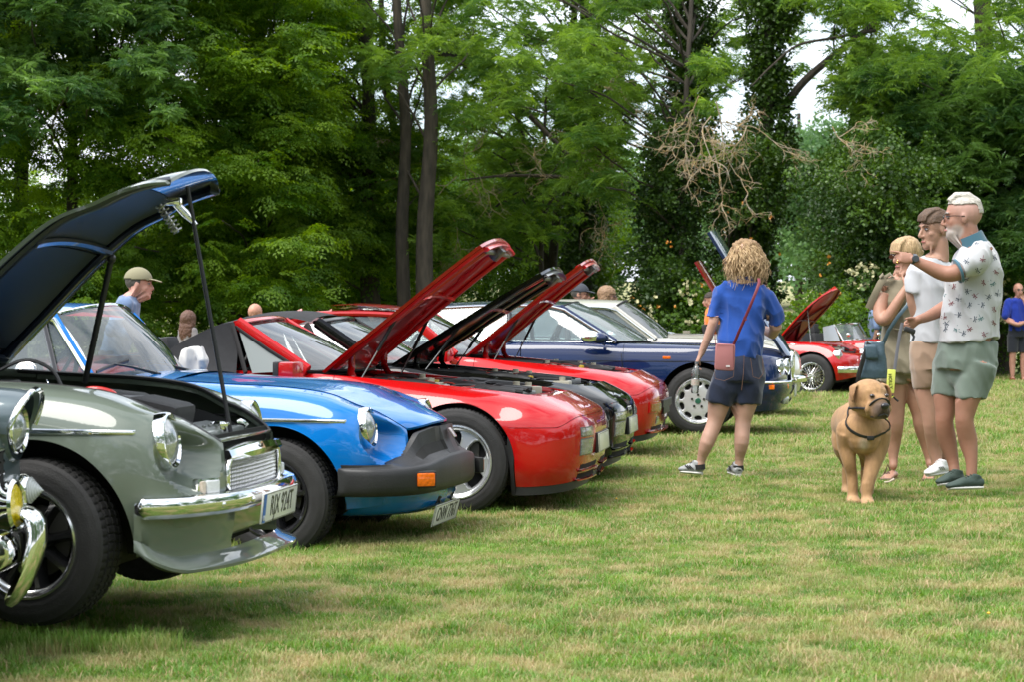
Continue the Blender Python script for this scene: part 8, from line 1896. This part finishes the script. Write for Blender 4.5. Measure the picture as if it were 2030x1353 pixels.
# ---------------------------------------------------------------- field, hill, far hedge
GN_ = None
def ground_h(x, y): return 0.012*math.sin(x*.9+.4)*math.cos(y*.5)+.010*math.sin(x*2.1+y*.8)
def turfmat():
    m = bpy.data.materials.new('turf'); m.use_nodes = True; nt = m.node_tree; n = nt.nodes; l = nt.links; b = n['Principled BSDF']; b.inputs['Roughness'].default_value = .95; b.inputs['Specular IOR Level'].default_value = .1
    geo = n.new('ShaderNodeNewGeometry')
    def noise(sc, det, sx=1): mp = n.new('ShaderNodeMapping'); mp.inputs['Scale'].default_value = (sx, 1, 1); l.new(geo.outputs['Position'], mp.inputs['Vector']); q = n.new('ShaderNodeTexNoise'); q.inputs['Scale'].default_value = sc; q.inputs['Detail'].default_value = det; l.new(mp.outputs[0], q.inputs['Vector']); return q
    def ramp(src, a, b_): r = n.new('ShaderNodeMapRange'); r.inputs['From Min'].default_value = a; r.inputs['From Max'].default_value = b_; l.new(src, r.inputs['Value']); return r.outputs['Result']
    def mix(f, A, B):
        x = n.new('ShaderNodeMix'); x.data_type = 'RGBA'; l.new(f, x.inputs['Factor'])
        for s_, v in (('A', A), ('B', B)):
            if isinstance(v, tuple): x.inputs[s_].default_value = (*v, 1)
            else: l.new(v, x.inputs[s_])
        return x.outputs['Result']
    n1 = noise(3.4, 9); n2 = noise(11, 7); n3 = noise(80, 4); n4 = noise(.35, 3)
    c = mix(ramp(n2.outputs['Fac'], .35, .65), (.095,.16,.035), (.19,.25,.07)); c = mix(ramp(n1.outputs['Fac'], .45, .67), c, (.38,.32,.16)); c = mix(ramp(n4.outputs['Fac'], .45, .62), c, (.105,.140,.032)) if False else c
    c = mix(ramp(n3.outputs['Fac'], .40, .70), c, (.07,.09,.03)); l.new(c, b.inputs['Base Color'])
    bp = n.new('ShaderNodeBump'); bp.inputs['Distance'].default_value = .03; bp.inputs['Strength'].default_value = .6; l.new(n3.outputs['Fac'], bp.inputs['Height']); l.new(bp.outputs['Normal'], b.inputs['Normal']); return m
TURF = turfmat()
def make_ground():
    xs = np.concatenate([np.linspace(-400, -30, 12), np.linspace(-24, 24, 90), np.linspace(30, 400, 12)]); ys = np.concatenate([np.linspace(-300, -8, 10), np.linspace(-4, 60, 110), np.linspace(66, 600, 20)])
    V = []; Fc = []; nx = len(xs)
    for y in ys:
        for x in xs:
            z = ground_h(x, y)*(1 if abs(x) < 30 and -5 < y < 62 else 0)
            if y > 62: z += 3.6*float(ss(62, 190, y))+7*float(ss(190, 600, y))-.0
            V.append((x, y, z))
    for j in range(len(ys)-1):
        for i in range(nx-1): Fc.append((j*nx+i, j*nx+i+1, (j+1)*nx+i+1, (j+1)*nx+i))
    me = [TURF, mat('dry_meadow', (.30,.27,.12), color2=(.20,.22,.08), nscale=.4, rough=.95, bump=.5, bscale=3)]
    mi = [1 if ys[k//(nx-1)] > 55 else 0 for k in range(len(Fc))]
    g = mesh_obj('ground', V, Fc, me, None, True, mi); tag(g, 'mown show field with green and straw-coloured patches', kind='structure'); return g
make_ground()
# far trees beyond the meadow, seen through the gap, and the tree line behind the photographer (seen in the paintwork)
def treeline(label, pts, r, kind, per, seed, name='distant_tree', size=2.0, h=8):
    rs = np.random.RandomState(seed)
    for i, (x, y, z) in enumerate(pts):
        hh = h*rs.uniform(.8, 1.2); cl = []
        for k in range(16): a = rs.uniform(0, 6.28); q = rs.uniform(.1, 1)**.5; cl.append((np.array([x+r*q*math.cos(a), y+r*.7*q*math.sin(a), z+hh*rs.uniform(.15, .85)]), rs.uniform(.28, .45)*r))
        tree(name, label, 'tree', [(x, y, z), (x, y, z+hh*.5), (x, y, z+hh*.8)], .3, kind, cl, per=per, size=size, seed=seed+i, flat=.8, group=label.split(' standing')[0]+'s')
_rs = np.random.RandomState(61); _cl = []
for i in range(-2, 7):
    for k in range(26): a = _rs.uniform(0, 6.28); q = _rs.uniform(.1, 1)**.5; _cl.append((np.array([2+6.5*i+5*q*math.cos(a), 126+5*math.sin(i*2.2)+4*q*math.sin(a), 2.2+_rs.uniform(0, 8.6)]), _rs.uniform(1.1, 2.1)))
tag(spray_cloud('distant_woodland', _cl, 'far', None, 12, 1.7, seed=61, flat=.8), 'hazy green wood beyond the pale meadow', 'wood', kind='stuff')
treeline('tall broad tree standing behind the photographer', [(-66+15*i, -30+3*math.sin(i*1.7), 0) for i in range(10)], 9, 'far', 3.0, 81, size=3.2, h=20)
treeline('tall broad tree standing out of view to the right, added to darken car reflections', [(40+3*math.sin(i*2.1), -16+15*i, 0) for i in range(5)], 9, 'far', 3.0, 91, size=3.2, h=18)  # unseen trees added on the right to give the paintwork darker reflections
# ---------------------------------------------------------------- grass
def bladeset(name, n, h, m, rnd, spread=.05, w=.0035, lean=.5, dry=.3):
    V = []; Fc = []; mi = []
    for k in range(n):
        a = rnd.uniform(0, 6.28); r = spread*rnd.random()**.5; p = Vector((r*math.cos(a), r*math.sin(a), 0)); hh = h*rnd.uniform(.45, 1.15); b = rnd.uniform(0, 6.28); ln = lean*rnd.uniform(.2, 1.2); d = Vector((math.cos(b), math.sin(b), 0)); s_ = Vector((-d.y, d.x, 0)).normalized(); ww = w*rnd.uniform(.6, 1.4)
        q = [p, p+d*ln*hh*.25+Vector((0, 0, hh*.45)), p+d*ln*hh*.62+Vector((0, 0, hh*.80)), p+d*ln*hh*1.15+Vector((0, 0, hh*.98))]; i = len(V)
        V += [q[0]-s_*ww, q[0]+s_*ww, q[1]-s_*ww, q[1]+s_*ww, q[2]-s_*ww*.7, q[2]+s_*ww*.7, q[3]]; Fc += [(i, i+1, i+3, i+2), (i+2, i+3, i+5, i+4), (i+4, i+5, i+6)]; mt = 1 if rnd.random() < dry else 0; mi += [mt]*3
    me = bpy.data.meshes.new(name); me.from_pydata([tuple(v) for v in V], [], Fc)
    for q in m: me.materials.append(q)
    me.polygons.foreach_set('material_index', np.array(mi, np.int32)); me.update(); return me
def grassmat(name, c1, c2, c3):
    m = leafmat(name, c1, c2, back=.35, rough=.5, patch=3.0, spec=.25); nt = m.node_tree; n = nt.nodes; l = nt.links
    # broad straw patches shared with the turf below
    geo = n.new('ShaderNodeNewGeometry'); q = n.new('ShaderNodeTexNoise'); q.inputs['Scale'].default_value = 3.4; q.inputs['Detail'].default_value = 9; l.new(geo.outputs['Position'], q.inputs['Vector'])
    r = n.new('ShaderNodeMapRange'); r.inputs['From Min'].default_value = .43; r.inputs['From Max'].default_value = .66; r.inputs['To Max'].default_value = .74; l.new(q.outputs['Fac'], r.inputs['Value'])
    x = n.new('ShaderNodeMix'); x.data_type = 'RGBA'; l.new(r.outputs['Result'], x.inputs['Factor']); x.inputs['B'].default_value = (*c3, 1)
    pb = [k for k in n if k.type == 'BSDF_PRINCIPLED'][0]; src = pb.inputs['Base Color'].links[0].from_socket; hs = [k for k in n if k.type == 'HUE_SAT'][0]
    l.new(src, x.inputs['A']); l.new(x.outputs['Result'], pb.inputs['Base Color']); l.new(x.outputs['Result'], hs.inputs['Color']); return m
gm = [grassmat('grass_green', (.070,.165,.028), (.260,.420,.085), (.48,.39,.21)), grassmat('grass_straw', (.33,.27,.13), (.52,.42,.23), (.52,.40,.25))]
TU = [bladeset('grass_tuft', 60, .026, gm, random.Random(i), spread=.065, lean=.85, dry=.17, w=.0016) for i in range(5)]+[bladeset('long_grass_tuft', 26, .085, gm, random.Random(50+i), spread=.05, lean=.5, dry=.10, w=.0018) for i in range(3)]
def make_grass():
    from mathutils import noise as NZ
    rs = np.random.RandomState(4); P = []; S = []; I = []; T = []
    def inside(y, marg=.3): return (1015/F_PX)*y+marg
    def lay(y0, y1, dens, sc):
        y = y0
        n = int(dens*(1015/F_PX*(y1*y1-y0*y0)+3.6*(y1-y0)))
        yy = np.sqrt(rs.rand(n)*(y1*y1-y0*y0)+y0*y0); xx = (rs.rand(n)*2-1)*(1015/F_PX*yy+1.8)
        for x, y in zip(xx, yy):
            nv = NZ.noise(Vector((x*1.3, y*1.3, 3.1))); nf = NZ.noise(Vector((x*5, y*5, 9.1)))
            I.append(rs.randint(0, 5)); P.append((x, y, ground_h(x, y)-.004)); S.append(sc*(1+.45*nv+.35*nf)*rs.uniform(.75, 1.25)); T.append(.28*nf+rs.uniform(-.1, .2))
    lay(6.0, 11, 460, 1.0); lay(11, 18, 210, 1.25); lay(18, 30, 60, 1.9); lay(30, 42, 18, 2.8)
    # longer tufts: round the tyres and scattered
    def longs(n, fx, sc=1.0):
        for k in range(n):
            x, y = fx(); I.append(rs.randint(5, 8)); P.append((x, y, ground_h(x, y)-.005)); S.append(sc*rs.uniform(.45, 1.1)); T.append(rs.uniform(0, .3))
    longs(330, lambda: (rs.uniform(-2.2, -1.15), rs.normal(7.46, .09)), .85)
    for root in (r2, r3, r4, r5, r6, r7, r9):
        for lx in (0, -2.4):
            for sy in (-1, 1):
                c = root.matrix_basis @ Vector((lx, sy*.68, 0)); longs(45, lambda: (c.x+rs.uniform(-.32, .32), c.y+rs.normal(0, .12)-.08), .75)
    def clus():
        while True:
            y = rs.uniform(6.2, 15)**1.0; x = (rs.rand()*2-1)*.25*y
            if NZ.noise(Vector((x*1.1, y*1.1, 5.5)))+.5*NZ.noise(Vector((x*3.3, y*3.3, 1.5))) > .10: return x, y
    longs(5200, clus, .46); longs(300, lambda: (lambda y: ((rs.rand()*2-1)*.25*y, y))(rs.uniform(6.4, 13)), .75)
    n = len(P); o = gn_scatter('grass', P, np.stack([rs.uniform(-.1, .1, n), rs.uniform(-.1, .1, n), rs.uniform(0, 6.28, n)], 1), S, T, TU, None, I); tag(o, 'short mown grass with longer tufts round the tyres', 'grass', kind='stuff')
    print('tufts', n)
make_grass()
# a few yellow wild flowers and bits of straw lying about
fl_ = MB(); rs_ = np.random.RandomState(9)
for px, py in ((476, 1172), (1115, 985), (1222, 1001), (1340, 990), (1574, 808), (1960, 1235)):
    s = (py-HZ_PX)/CAM_H; p = W(px, py, s); p.z += .035; fl_.ellipsoid(p, (.007, .007, .005), n=8, m=4)
ob = fl_.build('wild_flowers', mat('buttercup', (.75,.42,.01), rough=.5), None); tag(ob, 'tiny yellow wild flowers dotted in the grass', 'flowers', kind='stuff')
bn = MB(); p = W(1763, 962, (962-HZ_PX)/CAM_H); p.z += .02; bn.tube([p-Vector((.035, 0, .006)), p, p+Vector((.035, 0, .018))], [.008, .006, .009], n=8); ob = bn.build('stick', mat('pale_wood', (.5,.42,.34), rough=.8), None); tag(ob, 'short pale stick lying in the grass beside the dog', 'stick')
# post of the old fence seen under the scrub
pt = MB(); p = PX(1361, 690, 37.5); pt.box((0, 0, .45), (.12, .12, .95), bev=.01); ob = pt.build('fence_post', mat('weathered_wood', (.28,.25,.20), rough=.9, noise=.4, stretch=(8, 8, 1)), None); ob.location = (p[0], p[1], 0); tag(ob, 'weathered wooden fence post under the scrub behind the white saloon', 'fence post')
